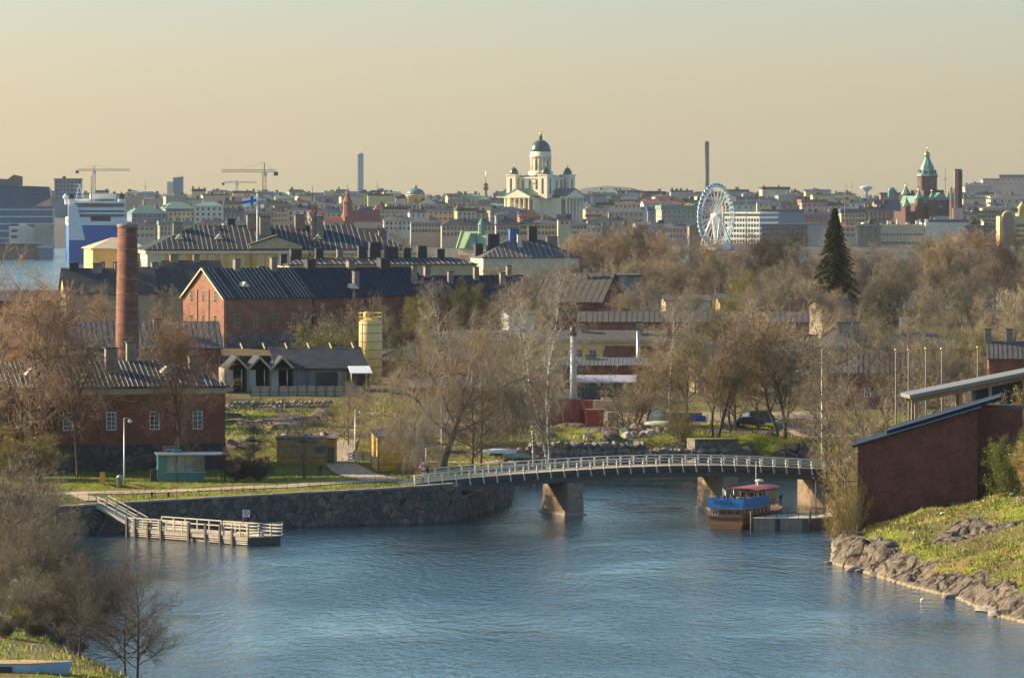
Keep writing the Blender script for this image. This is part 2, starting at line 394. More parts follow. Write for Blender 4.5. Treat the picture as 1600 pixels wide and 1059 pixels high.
t.links.new(vm.outputs[0], wv.inputs[4]); t.links.new(wn_.outputs[1], wv.inputs[5]); t.links.new(wv.outputs[1], vc.inputs[0])
crack = mrange(t, vc.outputs[0], 0, .07); rc = mixc(t, crack, (.035,.028,.024), rc)
rf = mrange(t, math_(t,'ADD', at.outputs['Fac'], math_(t,'MULTIPLY', math_(t,'SUBTRACT', n2, .5), 1.6)), .38, .5)
sy = N(t,'ShaderNodeSeparateXYZ'); t.links.new(p, sy.inputs[0])
litter = mrange(t, math_(t,'ADD', sy.outputs[1], math_(t,'MULTIPLY', n1, 120)), 800, 900)
gr = mixc(t, litter, gr, mixc(t, mrange(t, n2, .4, .6), (.085,.06,.035), (.16,.12,.065)))       # leaf litter under the trees
cc = mixc(t, rf, gr, rc)
sp = N(t, 'ShaderNodeSeparateXYZ'); t.links.new(p, sp.inputs[0])
wet = mrange(t, math_(t,'ADD',sp.outputs[2],math_(t,'MULTIPLY',n2,.3)), .28, .45)          # pale waterline, as on the real rocks
cc = mixc(t, wet, (.33,.27,.17), cc)
t.links.new(cc, b.inputs['Base Color']); b.inputs['Roughness'].default_value = .95; b.inputs['Specular IOR Level'].default_value = .2
bump_(t, math_(t,'ADD', math_(t,'ADD', n2, math_(t,'MULTIPLY', crack, math_(t,'MULTIPLY',rf,.7))), math_(t,'MULTIPLY', noise_(t, p, 7, 3), .5)), .4, .9, b)
me = np_mesh('ground', np.concatenate(Vs), np.concatenate(Qs), gm, 4, True)
ra = me.attributes.new('rock', 'FLOAT', 'POINT'); ra.data.foreach_set('value', np.concatenate(Rs).astype(np.float32)) if len(me.vertices) == nb else None
tag(link(bpy.data.objects.new('ground', me)), kind='structure')

# water, to the horizon inside the haze
wm, t, b = nmat('sea_water')
p = geopos(t); mp = N(t, 'ShaderNodeMapping'); t.links.new(p, mp.inputs[0]); mp.inputs[3].default_value = (1.0, .34, 1); mp.inputs[2].default_value = (0,0,R(8))
a = noise_(t, mp.outputs[0], 1.15, 4, .62)
mp2 = N(t, 'ShaderNodeMapping'); t.links.new(p, mp2.inputs[0]); mp2.inputs[3].default_value = (1.0, .30, 1); mp2.inputs[2].default_value = (0,0,R(-14))
a2 = noise_(t, mp2.outputs[0], .36, 3, .5)
mp3 = N(t, 'ShaderNodeMapping'); t.links.new(p, mp3.inputs[0]); mp3.inputs[3].default_value = (.035, .018, 1); mp3.inputs[2].default_value = (0,0,R(25))
wind = mrange(t, noise_(t, mp3.outputs[0], 1, 4, .6), .36, .60, .45, 1.5)
hgt = math_(t, 'MULTIPLY', math_(t,'ADD', a, math_(t,'MULTIPLY', a2, .45)), wind)
bn = bump_(t, hgt, 0.32, 1, b)
b.inputs['Base Color'].default_value = (.012,.040,.060,1); b.inputs['Roughness'].default_value = .07; b.inputs['IOR'].default_value = 1.333
gx, gy, q = grid(-2300, 2300, 300, 9900, 200, 200)
me = np_mesh('water', np.stack([gx, gy, gx*0], 1), q, wm)
tag(link(bpy.data.objects.new('water', me)), kind='structure')

# the mainland, rising away from the far shore, and the hills on the skyline
def cityh(x, y):
    z = np.interp(y, [3050,3150,3300,3600,4000,5000,7000,9800], [-1,2.5,4,8,14,18,20,20])
    shore = 3060+np.interp(x, [-2000,-420,-235,-225,300,700,2000], [900,700,520,10,150,-40,0])
    return np.where(y < shore, -2, z*np.clip((y-shore)/60,0,1)+(y>=shore)*.3)
gx, gy, q = grid(-2200, 2200, 3000, 9800, 40, 40); gz = cityh(gx, gy)
px_ = CX+F*gx/gy
ridge = np.interp(px_, [-600,0,300,480,620,700,880,905,930,960,990,1020,1080,1250,1330,1500,1560,1640,2400], [16,18,16,14,11,8,12,24,30,29,26,16,14,12,8,8,26,30,24])
gz = gz+ridge*np.exp(-((gy-8600)/450)**2)+fbm(gx*.004,gy*.004,3,2)*6*S_((gy-7000)/1000)
q = q[(gz[q] > -1.5).any(1)]
me = np_mesh('mainland', np.stack([gx, gy, gz], 1), q, pm('city_ground', (.05,.05,.042), .95, .3, .01), 4, True)
tag(link(bpy.data.objects.new('land', me)), kind='structure')
def CH_(x, y): return float(cityh(np.array([x]), np.array([y]))[0])

# the air itself
hb = MB().box(-2400, 2400, -60, 9990, -4.0, 160)
hm = bpy.data.materials.new('haze_air'); hm.use_nodes = True; t = hm.node_tree; t.nodes.clear()
o_ = t.nodes.new('ShaderNodeOutputMaterial'); pv = t.nodes.new('ShaderNodeVolumePrincipled')
pv.inputs['Color'].default_value = (.80,.84,.90,1); pv.inputs['Density'].default_value = 0.000018; pv.inputs['Anisotropy'].default_value = 0
t.links.new(pv.outputs[0], o_.inputs['Volume'])
hz = hb.build('haze', hm); tag(hz, kind='stuff')

# quay walls
def wall_run(name, pts, tops, thick, mat, label, cat='stone wall', cap=None, z0=-1.5, lean=.25):
    P = [Vector((x,y,0)) for x,y in pts]; nrm = []
    for i in range(len(P)):
        d = (P[min(i+1,len(P)-1)]-P[max(i-1,0)]).normalized(); nrm.append(Vector((-d.y, d.x, 0)))
    c = P[0].copy(); m = MB()
    vs = []
    for p_, n_, tz in zip(P, nrm, tops):
        o0 = p_-c; vs += [o0-n_*lean+Vector((0,0,z0)), o0+Vector((0,0,tz)), o0+n_*thick+Vector((0,0,tz)), o0+n_*thick+Vector((0,0,z0))]
    fs = []
    for i in range(len(P)-1):
        for k in range(4): a_ = i*4+k; b_ = i*4+(k+1)%4; fs.append((a_, a_+4, b_+4, b_))
    fs += [(0,1,2,3), tuple(len(vs)-4+k for k in (3,2,1,0))]
    m.add(vs, fs); root = m.build(name, mat, loc=c); tag(root, label, cat)
    if cap:
        k = MB()
        for i in range(len(P)-1):
            a_, b_ = P[i]-c, P[i+1]-c; d = (b_-a_).normalized(); L = (b_-a_).length; n_ = nrm[i]; s_ = 0
            while s_ < L-.05:
                e_ = min(s_+random.uniform(.9,1.7), L); za = tops[i]+(tops[i+1]-tops[i])*s_/L; zb = tops[i]+(tops[i+1]-tops[i])*e_/L
                q0 = a_+d*(s_+.015); q1 = a_+d*(e_-.015); o_ = n_*-.06; w_ = n_*.75; u = .02+random.uniform(0,.05)
                k.hexa([q0+o_+Vector((0,0,za)), q1+o_+Vector((0,0,zb)), q1+w_+Vector((0,0,zb)), q0+w_+Vector((0,0,za)),
                        q0+o_+Vector((0,0,za+.16+u)), q1+o_+Vector((0,0,zb+.16+u)), q1+w_+Vector((0,0,zb+.16+u)), q0+w_+Vector((0,0,za+.16+u))]); s_ = e_
        k.build('coping', cap, root)
    return root
copem = pm('coping_stone', (.30,.25,.20), .85, .3, .9)
QT = [2.9,3.1,3.3,3.75,4.1,4.45]
wall_run('quay_wall', QUAY, QT, 1.7, M['quay'], 'long dark quay wall of big rough stones under the grassy promenade', 'quay wall', copem)
wall_run('quay_wall', [(-7.0,622.6), (-6.2,626.5)], [4.2,4.3], 1.7, M['quay'], 'stone abutment corner under the bridge end beside the sheds', 'quay wall')
wall_run('quay_wall', [(-6.2,626.5), (-3.4,641), (-0.25,655.7), (0.2,688)], [2.5,2.9,3.7,3.7], 1.7, M['quay'], 'low stone quay wall running back beneath the bridge span', 'quay wall', copem)
# ------------------------------------------------------------------ trees
def tube_arrays(segs, k):
    """segs (n,8): p0, p1, r0, r1 -> verts and quads of open k-sided prisms"""
    S = np.array(segs, np.float32)
    p0, p1, r0, r1 = S[:,0:3], S[:,3:6], S[:,6:7], S[:,7:8]
    d = p1-p0; d /= np.linalg.norm(d, axis=1, keepdims=True)+1e-9
    up = np.where(np.abs(d[:,2:3]) < .9, np.array([[0,0,1.]]), np.array([[1.,0,0]]))
    a = np.cross(d, up); a /= np.linalg.norm(a, axis=1, keepdims=True); b = np.cross(a, d)
    n = len(S); V = np.zeros((n, 2, k, 3), np.float32)
    for j in range(k):
        t = 2*math.pi*j/k; off = a*math.cos(t)+b*math.sin(t)
        V[:,0,j] = p0+off*r0; V[:,1,j] = p1+off*r1
    base = np.arange(n)[:,None]*2*k; j = np.arange(k); jn = (j+1)%k
    Q = np.stack([base+j, base+jn, base+k+jn, base+k+j], -1).reshape(-1, 4)
    return V.reshape(-1, 3), Q
def grow(seed, P):
    rng = random.Random(seed); out = [[] for _ in range(6)]
    def rv(): return Vector((rng.gauss(0,1), rng.gauss(0,1), rng.gauss(0,1)))
    def branch(p, d, L, r, lv):
        n = P['nseg'][lv]; pts = [p.copy()]; dd = d.normalized(); rr = [r]
        for i in range(n):
            g = P['grav'][lv]
            dd = (dd+rv()*P['wig'][lv]+Vector((0,0,g))*((i+1)/n if g < 0 else 1)).normalized()
            q = pts[-1]+dd*(L/n); r2 = r*(1-(i+1)/n*(1-P['taper'][lv]))
            out[lv].append((*pts[-1], *q, rr[-1], r2)); pts.append(q); rr.append(r2)
        if lv+1 >= P['levels']: return
        m = P['kids'][lv]; m = max(1, int(round(m*rng.uniform(.85,1.15)*(min(1, L/P['reflen'][lv]) if lv else 1))))
        az = rng.uniform(0, 6.28)
        for c in range(m):
            t = P['start'][lv]+(1-P['start'][lv])*((c+rng.random())/m); f = t*n; i = min(int(f), n-1); u = f-i
            q = pts[i].lerp(pts[i+1], u); ax = (pts[i+1]-pts[i]).normalized()
            az += 2.4+rng.uniform(-.5,.5)
            pr = ax.cross(Vector((0,0,1)) if abs(ax.z) < .95 else Vector((1,0,0))).normalized(); pr2 = ax.cross(pr)
            side = pr*math.cos(az)+pr2*math.sin(az)
            an = R(P['ang'][lv]*rng.uniform(.75,1.25)*(1-P.get('close',.25)*t))
            nd = ax*math.cos(an)+side*math.sin(an)
            ln = P['len'][lv](t)*L*rng.uniform(.75,1.2); r3 = (rr[i]*(1-u)+rr[i+1]*u)*P['rad'][lv]
            branch(q, nd, ln, max(r3, P['rmin']), lv+1)
    for s in P.get('stems', [(0,0,0,1)]):
        branch(Vector((s[0],0,-.4)), Vector((s[1],s[2],1)), P['H']*s[3], P['R']*(s[3]**.7), 0)
    return out
def tint_mat(name, base, amt=.35, rough=.95):
    m, t, b = nmat(name); oi = N(t, 'ShaderNodeObjectInfo'); n = noise_(t, objco(t), .9, 3); n2 = noise_(t, objco(t), 5, 2)
    f = mrange(t, math_(t,'ADD',math_(t,'MULTIPLY',n,.6),math_(t,'MULTIPLY',n2,.4)), .35, .65, 1-amt, 1+amt)
    c = N(t, 'ShaderNodeCombineXYZ')
    for i in range(3): t.links.new(f, c.inputs[i])
    q = mixc(t, 1.0, oi.outputs['Color'], c.outputs[0], 'MULTIPLY'); q = mixc(t, 1.0, q, base, 'MULTIPLY')
    t.links.new(q, b.inputs['Base Color']); b.inputs['Roughness'].default_value = rough; b.inputs['Specular IOR Level'].default_value = .15
    return m
twig_m = tint_mat('twigs', (1,1,1)); bark_m = pm('grey_bark', (.085,.066,.05), .95, .35, 1.5, .02)
birch_m, t, b = nmat('birch_bark')
mp = N(t, 'ShaderNodeMapping'); t.links.new(objco(t), mp.inputs[0]); mp.inputs[3].default_value = (1,1,4)
t.links.new(mixc(t, mrange(t, noise_(t, mp.outputs[0], 1.6, 4), .50, .56), (.50,.46,.40), (.06,.05,.045)), b.inputs['Base Color']); b.inputs['Roughness'].default_value = .8
def TP(**k):
    d = dict(levels=5, H=15, R=.22, nseg=[9,6,4,3,2], grav=[.02,.05,.03,.02,0], wig=[.07,.13,.17,.2,.2], taper=[.15,.2,.25,.4,.6],
        kids=[17,10,7,4,0], start=[.22,.25,.2,.1,0], ang=[48,45,42,40,0], len=[lambda t:.52*(1-.55*t), lambda t:.48*(1-.45*t), lambda t:.5*(1-.4*t), lambda t:.78, None],
        rad=[.55,.55,.6,.7,0], rmin=.021, reflen=[1,4,2,1,1], tw=.011)
    d.update(k); return d
KINDS = {
 'round': TP(), 
 'broad': TP(H=13, R=.26, start=[.16,.2,.15,.1,0], ang=[60,50,45,40,0], len=[lambda t:.66*(1-.45*t), lambda t:.5*(1-.4*t), lambda t:.5, lambda t:.78, None], kids=[18,11,7,4,0]),
 'vase':  TP(H=16, R=.2, stems=[(-.2,-.22,.05,.95),(.15,.15,-.1,1),(.05,.02,.25,.85)], kids=[15,9,7,4,0], ang=[34,38,40,40,0], start=[.28,.2,.15,.1,0], len=[lambda t:.42*(1-.4*t), lambda t:.5*(1-.4*t), lambda t:.5, lambda t:.78, None]),
 'oak':   TP(H=14, R=.34, wig=[.12,.24,.28,.3,.25], start=[.25,.15,.15,.1,0], ang=[62,55,50,45,0], len=[lambda t:.62*(1-.4*t), lambda t:.52, lambda t:.5, lambda t:.7, None], kids=[15,10,7,4,0], grav=[.02,.03,.02,.02,0]),
 'birch': TP(H=19, R=.17, kids=[20,9,7,5,0], start=[.22,.2,.1,.1,0], ang=[38,40,45,40,0], grav=[.03,.02,-.25,-.45,-.5], nseg=[11,6,4,3,2], len=[lambda t:.30*(1-.5*t), lambda t:.5*(1-.4*t), lambda t:.62, lambda t:.75, None], rmin=.009),
 'birch2':TP(H=20, R=.15, stems=[(-.25,-.1,.04,1),(.25,.13,-.04,.94)], kids=[15,8,7,5,0], start=[.25,.2,.1,.1,0], ang=[36,40,45,40,0], grav=[.03,.02,-.25,-.45,-.5], nseg=[11,6,4,3,2], len=[lambda t:.29*(1-.5*t), lambda t:.5*(1-.4*t), lambda t:.62, lambda t:.75, None], rmin=.009),
 'willow':TP(H=11, R=.38, kids=[12,9,7,6,0], start=[.22,.2,.15,.05,0], ang=[62,50,50,30,0], wig=[.14,.2,.16,.1,.06], grav=[.02,.03,-.35,-.9,-.8], nseg=[8,7,5,5,2], len=[lambda t:.80*(1-.4*t), lambda t:.5, lambda t:.55, lambda t:1.15, None], levels=5, rmin=.010),
 'slim':  TP(H=12, R=.12, kids=[34,12,7,5,0], start=[.14,.15,.1,.1,0], ang=[58,34,34,36,0], grav=[.02,.07,.05,.03,0], wig=[.03,.09,.13,.2,.2], len=[lambda t:.46*(1-.72*t), lambda t:.42*(1-.4*t), lambda t:.5, lambda t:.7, None], rmin=.009),
 'bush':  TP(H=5, R=.05, stems=[(a*.15, math.cos(a)*.5, math.sin(a)*.5, .8+.2*math.cos(a*3)) for a in (0,.8,1.6,2.4,3.2,4,4.8,5.6)], kids=[10,9,8,6,0], start=[.1,.1,.1,.1,0], ang=[35,38,40,40,0], nseg=[5,4,3,2,2], rmin=.008, reflen=[1,1.5,.8,.4,1]),
 'thicket':TP(H=9, R=.10, stems=[(math.cos(a)*.9, math.cos(a)*.45, math.sin(a)*.45, .75+.25*math.cos(a*2.3)) for a in (0,.7,1.4,2.1,2.8,3.5,4.2,4.9,5.6)], kids=[12,9,6,4,0], start=[.08,.15,.1,.1,0], ang=[38,42,42,40,0], rmin=.017, nseg=[6,4,3,2,2]),
}
def mk_kind(name, P, seed, bark, buds=0):
    o = grow(seed, P); tr = o[0]+o[1]+(o[2] if name != 'bush' else []); tw = o[3]+o[4]+(o[2] if name == 'bush' else [])
    V0, Q0 = tube_arrays(o[0]+o[1], 7); V1, Q1 = tube_arrays(o[2], 4)
    tm = np_mesh(name+'_trunk', np.concatenate([V0,V1]), np.concatenate([Q0,Q1+len(V0)]), bark, 4, True)
    V, Q = tube_arrays(o[3]+o[4], 3)
    if buds:
        rg = np.random.default_rng(seed); E = np.array([s[3:6] for s in o[4]]); k = rg.integers(0, len(E), buds)
        c = E[k]+rg.normal(0,.12,(buds,3)); a = rg.normal(0,.028,(buds,3)); b_ = rg.normal(0,.028,(buds,3))
        VB = np.stack([c-a, c-b_, c+a, c+b_], 1).reshape(-1,3); QB = np.arange(buds*4).reshape(-1,4)+len(V)
        V = np.concatenate([V, VB]); Q = np.concatenate([Q, QB])
    return tm, np_mesh(name+'_crown', V, Q, twig_m, 4)
TK = {}
for i_, (k_, P_) in enumerate(KINDS.items()):
    bk = birch_m if 'birch' in k_ else bark_m
    TK[k_] = (mk_kind(k_, P_, 11+i_, bk, 9000 if k_ == 'bush' else 0), P_['H'])
for k_, s_ in (('round',101),('broad',102),('vase',103),('oak',104),('thicket',105)):
    TK[k_+'B'] = (mk_kind(k_, KINDS[k_], s_, bark_m, 0), KINDS[k_]['H'])
TREES = []
TINTS = dict(tan=(.30,.235,.155), grey=(.215,.18,.13), rust=(.33,.21,.13), olive=(.18,.165,.05), green=(.20,.215,.045), dark=(.10,.08,.058), pale=(.36,.29,.19), gold=(.36,.27,.10))
NAMES = {'birch':'birch_tree','birch2':'birch_tree','willow':'willow_tree','bush':'bush','thicket':'shrub'}
def tree(kind, px, base, top, Y=None, tint='tan', label=None, group=None, wide=1.0, ground=None, cat=None, rz=None):
    """base / top are the picture heights of its foot and its top; Y its distance"""
    if Y is None: x, Y, z = G(px, base)
    else: x = X(px, Y); z = H(x, Y) if ground is None else ground
    h = max(2.0, Z(top, Y)-z); (tm, cm), P = TK[kind]
    ph = TKH[kind]; s = h/ph
    nm = NAMES.get(kind.rstrip('B'), 'bare_tree')
    r = empty(nm, (x, Y, z), random.uniform(0, 6.28) if rz is None else rz, label, cat or ('bush' if nm in ('bush','shrub') else 'tree'), group)
    r.scale = (s*wide, s*wide, s)
    a = inst('trunk', tm, r); c = inst('crown', cm, r)
    q = TINTS[tint]; j = random.uniform(.82, 1.2); w = random.uniform(-.06,.06); c.color = (q[0]*j*(1+w), q[1]*j, q[2]*j*(1-w), 1)
    TREES.append(r); return r
TKH = {}
for k_, ((tm, cm), P_) in TK.items():
    co = np.empty(len(cm.vertices)*3, np.float32); cm.vertices.foreach_get('co', co); TKH[k_] = float(np.percentile(co.reshape(-1,3)[:,2], 99.7))
# spruce
def mk_spruce(seed, Ht=20.0):
    rg = random.Random(seed); t_ = MB().tube([(0,0,-.5),(0,0,Ht*.5),(0,0,Ht)], [.32,.2,.03], 8).mesh('spruce_trunk', bark_m)
    V = []; Q = []
    def tri(a, b_, c, d): V.extend([a,b_,c,d]); k = len(V)-4; Q.append((k,k+1,k+2,k+3))
    z = Ht*.07
    while z < Ht*.985:
        f = 1-z/Ht; L0 = 5.0*(f**.80)*(1 if f < .9 else .8); n = 10 if f > .1 else 6; az0 = rg.uniform(0,6.3)
        for k in range(n):
            az = az0+6.283*k/n+rg.uniform(-.25,.25); L = L0*rg.uniform(.62,1.12); dx, dy = math.cos(az), math.sin(az)
            m = max(3, int(L/.30)); pr = Vector((0,0,z+rg.uniform(-.15,.15)))
            for i in range(m):
                u = (i+1)/m; p = Vector((dx*L*u, dy*L*u, pr.z if i == 0 else z+L*(.20*math.sin(u*2.6)-.42*u)))
                for q in range(4):
                    s_ = rg.choice((-1,1)); w = .50*(1-.5*u)*rg.uniform(.5,1.2); sd = Vector((-dy*s_, dx*s_, 0))*w+Vector((dx,dy,0))*w*.5+Vector((0,0,-rg.uniform(.1,.55)*w*1.4))
                    b0 = pr.lerp(p, rg.random()); e = Vector((dx,dy,-.1))*.10+Vector((0,0,.07))
                    tri(b0-e, b0+sd*.55-e*1.2, b0+sd, b0+e)
                pr = p
        z += .34*(.6+.6*f)
    nm, t, b = nmat('spruce_needles'); n = noise_(t, objco(t), 1.2, 3)
    t.links.new(mixc(t, mrange(t, n, .35, .65), (.03,.045,.014), (.12,.125,.035)), b.inputs['Base Color']); b.inputs['Roughness'].default_value = .9
    return t_, np_mesh('spruce_crown', [tuple(v) for v in V], Q, nm, 4)
SPR = mk_spruce(5)
def spruce(px, top, Y, label, wide=1.0, ground=None):
    x = X(px, Y); z = H(x, Y) if ground is None else ground; s = (Z(top, Y)-z)/20
    r = empty('spruce_tree', (x,Y,z), random.uniform(0,6), label, 'tree'); r.scale = (s*wide,s*wide,s)
    inst('trunk', SPR[0], r); inst('crown', SPR[1], r); return r
# automatic wording for the many trees of a row: an ordinal counted from the nearest landmark
ORD = ['first','second','third','fourth','fifth','sixth','seventh','eighth','ninth','tenth','eleventh','twelfth','thirteenth','fourteenth','fifteenth']+['%dth' % i for i in range(16,60)]
def label_row(items, marks, what, tail):
    """items: (px, obj, adjective); marks: (px, name). Counts outwards to the right of each landmark."""
    items.sort(key=lambda q: q[0]); marks = sorted(marks); cnt = {}
    for px, o, adj in items:
        left = [m for m in marks if m[0] <= px]
        if left: m = left[-1]; side = 'right of'; k = sum(1 for q in items if m[0] <= q[0] < px)
        else: m = marks[0]; side = 'left of'; k = sum(1 for q in items if px < q[0] < m[0])
        o['label'] = f'{adj} {what}, {ORD[k]} {side} {m[1]}{tail}'
# ------------------------------------------------------------------ buildings
WINC = {}; SR = random.Random(44)
def win_mesh(w, h, frame, glass, bars=(1,2), fr=.09, deep=.06, arch=False):
    key = (round(w,2), round(h,2), frame.name, glass.name, bars, fr)
    if key in WINC: return WINC[key]
    f = MB()   # frame: local x right, y outward is -y, z up from sill
    f.box(-w/2,-w/2+fr,-deep,.02,0,h); f.box(w/2-fr,w/2,-deep,.02,0,h); f.box(-w/2+fr,w/2-fr,-deep,.02,0,fr); f.box(-w/2+fr,w/2-fr,-deep,.02,h-fr,h)
    for i in range(bars[0]): x = -w/2+w*(i+1)/(bars[0]+1); f.box(x-fr*.35,x+fr*.35,-deep+.006,.018,fr,h-fr)
    for i in range(bars[1]): z = h*(i+1)/(bars[1]+1); f.box(-w/2+fr,w/2-fr,-deep+.012,.016,z-fr*.3,z+fr*.3)
    g = MB().box(-w/2+fr*.5,w/2-fr*.5,-deep*.45,.01,fr*.5,h-fr*.5)
    WINC[key] = (f.mesh('window_frame', frame), g.mesh('pane', glass)); return WINC[key]
def simple_win(w, h, glass):
    key = ('s', round(w,2), round(h,2), glass.name)
    if key not in WINC: WINC[key] = MB().box(-w/2,w/2,-.05,.05,0,h).mesh('window', glass)
    return WINC[key]
def add_window(root, side, u, z, w, h, L, D, frame=None, glass=None, bars=(1,2)):
    glass = glass or M['glass']
    loc, rz = {'f':((u,0,z),0), 'l':((0,u,z),-math.pi/2), 'r':((L,u,z),math.pi/2), 'b':((u,D,z),math.pi)}[side]
    if frame is None: return inst('window', simple_win(w,h,glass), root, loc, rz)
    f, g = win_mesh(w, h, frame, glass, bars); o = inst('window', f, root, loc, rz); inst('pane', g, o); return o
def solve_L(px0, Y0, px1, th):
    X0 = X(px0, Y0); k = (px1-CX)/F; return (k*Y0-X0)/(math.cos(th)-k*math.sin(th))
def roof_mb(kind, L, D, H_, rh, ov=.4, th=.18, seam=0.0, sw=.05, hipl=None, both=True):
    """roof over 0..L x 0..D at height H_. slot 0 sheet, slot 1 seams"""
    m = MB()
    if kind == 'flat':
        m.box(-ov,L+ov,-ov,D+ov,H_,H_+max(rh,.25)); return m
    if kind == 'mono':   # rises to the back
        m.prism_x([(-ov,H_),(D+ov,H_+rh),(D+ov,H_+rh+th),(-ov,H_+th)], -ov, L+ov)
        if seam:
            x = -ov+seam/2; 
            while x < L+ov: m.bar((x,-ov,H_+th+.02),(x,D+ov,H_+rh+th+.02), sw, .06, 1); x += seam
        return m
    e = rh/(D/2)*ov   # drop at the overhang
    if kind == 'gable':
        m.prism_x([(-ov,H_-e),(D/2,H_+rh),(D+ov,H_-e),(D+ov,H_-e+th),(D/2,H_+rh+th),(-ov,H_-e+th)], -ov, L+ov)
        if seam:
            x = -ov+seam/2
            while x < L+ov:
                (m.bar((x,-ov,H_-e+th+.02),(x,D/2,H_+rh+th+.02), sw*SR.uniform(.5,1.25), .07, 1) if SR.random() > .06 else 0)
                if both and D < 60: m.bar((x,D/2,H_+rh+th+.02),(x,D+ov,H_-e+th+.02), sw, .07, 1)
                x += seam*SR.uniform(.86,1.14)
    if kind == 'hip':
        q = hipl if hipl is not None else D/2; a = (-ov,-ov,H_-e); b_ = (L+ov,-ov,H_-e); c = (L+ov,D+ov,H_-e); d = (-ov,D+ov,H_-e)
        r0 = (q,D/2,H_+rh); r1 = (L-q,D/2,H_+rh)
        up = lambda p: (p[0],p[1],p[2]+th)
        vs = [a,b_,c,d,up(a),up(b_),up(c),up(d),up(r0),up(r1)]
        m.add(vs, [(0,3,2,1),(0,1,5,4),(1,2,6,5),(2,3,7,6),(3,0,4,7),(4,5,9,8),(6,7,8,9),(5,6,9),(7,4,8)])
        if seam:
            x = -ov+seam/2
            while x < L+ov:
                t = min(1, max(.02,(x+ov)/(q+ov)), max(.02,(L+ov-x)/(q+ov))); y1 = -ov+(D/2+ov)*t
                m.bar((x,-ov,H_-e+th+.02),(x,y1,H_-e+th+.02+(rh+e)*t), sw*SR.uniform(.5,1.25), .07, 1); x += seam*SR.uniform(.86,1.14)*(2 if SR.random() < .05 else 1)
            y = -ov+seam/2
            while y < D+ov:
                t = min(1,(y+ov)/(D/2+ov),(D+ov-y)/(D/2+ov)); m.bar((-ov,y,H_-e+th+.02),(-ov+(q+ov)*t,y,H_-e+th+.02+(rh+e)*t), sw, .07, 1); y += seam
    return m
def chimney(root, x, y, zb, w, d, h, mat, cap=None):
    m = MB().box(-w/2,w/2,-d/2,d/2,0,h); c = m.build('chimney', mat, root, (x,y,zb))
    MB().box(-w/2-.12,w/2+.12,-d/2-.12,d/2+.12,h+.002,h+.16).build('chimney_cap', cap or mat, c); return c
def house(name, label, cat, px0, Y0, px1, th, D, eave, ridge, base=None, wall=None, roof=None, kind='gable', seam=0, sw=.05, ov=.4, hipl=None,
          wins=(), frame='white', bars=(1,2), chims=(), group=None, rh=None, wallsplit=None, L=None, cornice=None, chmat=None, glass=None, both=True):
    """front-left foot at picture column px0 and distance Y0; right end at column px1; eave/ridge are picture rows at Y0"""
    th = R(th); L = L or solve_L(px0, Y0, px1, th); x0 = X(px0, Y0)
    z0 = base if base is not None else H(x0, Y0); Hh = Z(eave, Y0)-z0
    ym = Y0+D/2*math.cos(th)
    rh = rh if rh is not None else Z(ridge, ym)-z0-Hh
    r = empty(name, (x0, Y0, z0), th, label, cat, group)
    wall = wall or M['cream']; roof = roof or M['roof']
    w = MB(); dn = 2.0
    if kind == 'gable': poly = [(0,-dn),(0,Hh),(D/2,Hh+rh),(D,Hh),(D,-dn)]
    elif kind == 'mono': poly = [(0,-dn),(0,Hh),(D,Hh+rh),(D,-dn)]
    else: poly = [(0,-dn),(0,Hh),(D,Hh),(D,-dn)]
    poly = [(y, z) for y, z in poly]
    if wallsplit:   # stone storey below
        w.prism_x(list(reversed([(y, max(z, wallsplit[0])) for y,z in poly])), 0, L); w.build('wall', wall, r)
        MB().box(-.06,L+.06,-.06,D+.06,-dn,wallsplit[0]-.004).build('lower_wall', wallsplit[1], r)
    else:
        w.prism_x(list(reversed(poly)), 0, L); w.build('wall', wall, r)
    if cornice: 
        MB().box(-.22,L+.22,-.22,D+.22,Hh-cornice[0]-.01,Hh-.01-.3*(kind!='flat')).build('cornice', cornice[1], r)
    rf = roof_mb(kind, L, D, Hh, rh, ov, .18, seam, sw, hipl, both)
    ro = rf.build('roof', [roof, M['seam']] if not isinstance(roof, (list,tuple)) else list(roof), r)
    for wdef in wins:     # (side, count, u0, u1, z, w, h) in metres or rows
        side, n, u0, u1, zz, ww, hh = wdef[:7]; br = wdef[7] if len(wdef) > 7 else bars
        for i in range(n):
            u = u0+(u1-u0)*(i/(n-1) if n > 1 else .5)
            if side == 'l': u = u
            add_window(r, side, u, zz, ww, hh, L, D, M[frame] if frame else None, glass or M['glass'], br)
    for c in chims:       # (fx, fy, w, h): along the ridge by fraction, h above the roof there
        fx, fy, cw, chh = c[:4]; y = fy*D
        if kind in ('gable','hip'):
            fr_ = 1-abs(y-D/2)/(D/2)
            if kind == 'hip': q_ = hipl or D/2; fr_ = min(fr_, max(.15,fx*L/q_), max(.15,(1-fx)*L/q_))
            zr = Hh+rh*fr_
        elif kind == 'mono': zr = Hh+rh*y/D
        else: zr = Hh+max(rh,.25)
        chimney(ro, fx*L, y, zr-.5, cw, cw*.8, chh+.5, M[c[4]] if len(c) > 4 else (chmat or M['chim_stone']), M['dark_cap'])
    r['_L'] = L; r['_H'] = Hh; r['_rh'] = rh; r['_D'] = D
    return r, L, Hh, rh
M['chim_stone'] = pm('chimney_render', (.24,.20,.15), .9, .3, .8); M['dark_cap'] = pm('dark_cap', (.04,.04,.04), .7, .2, 1)
M['chim_dark'] = pm('black_chimney_render', (.035,.036,.038), .8, .25, .8)
M['khaki'] = pm('khaki_render', (.42,.34,.20), .85, .18, .4); M['grass_c'] = None
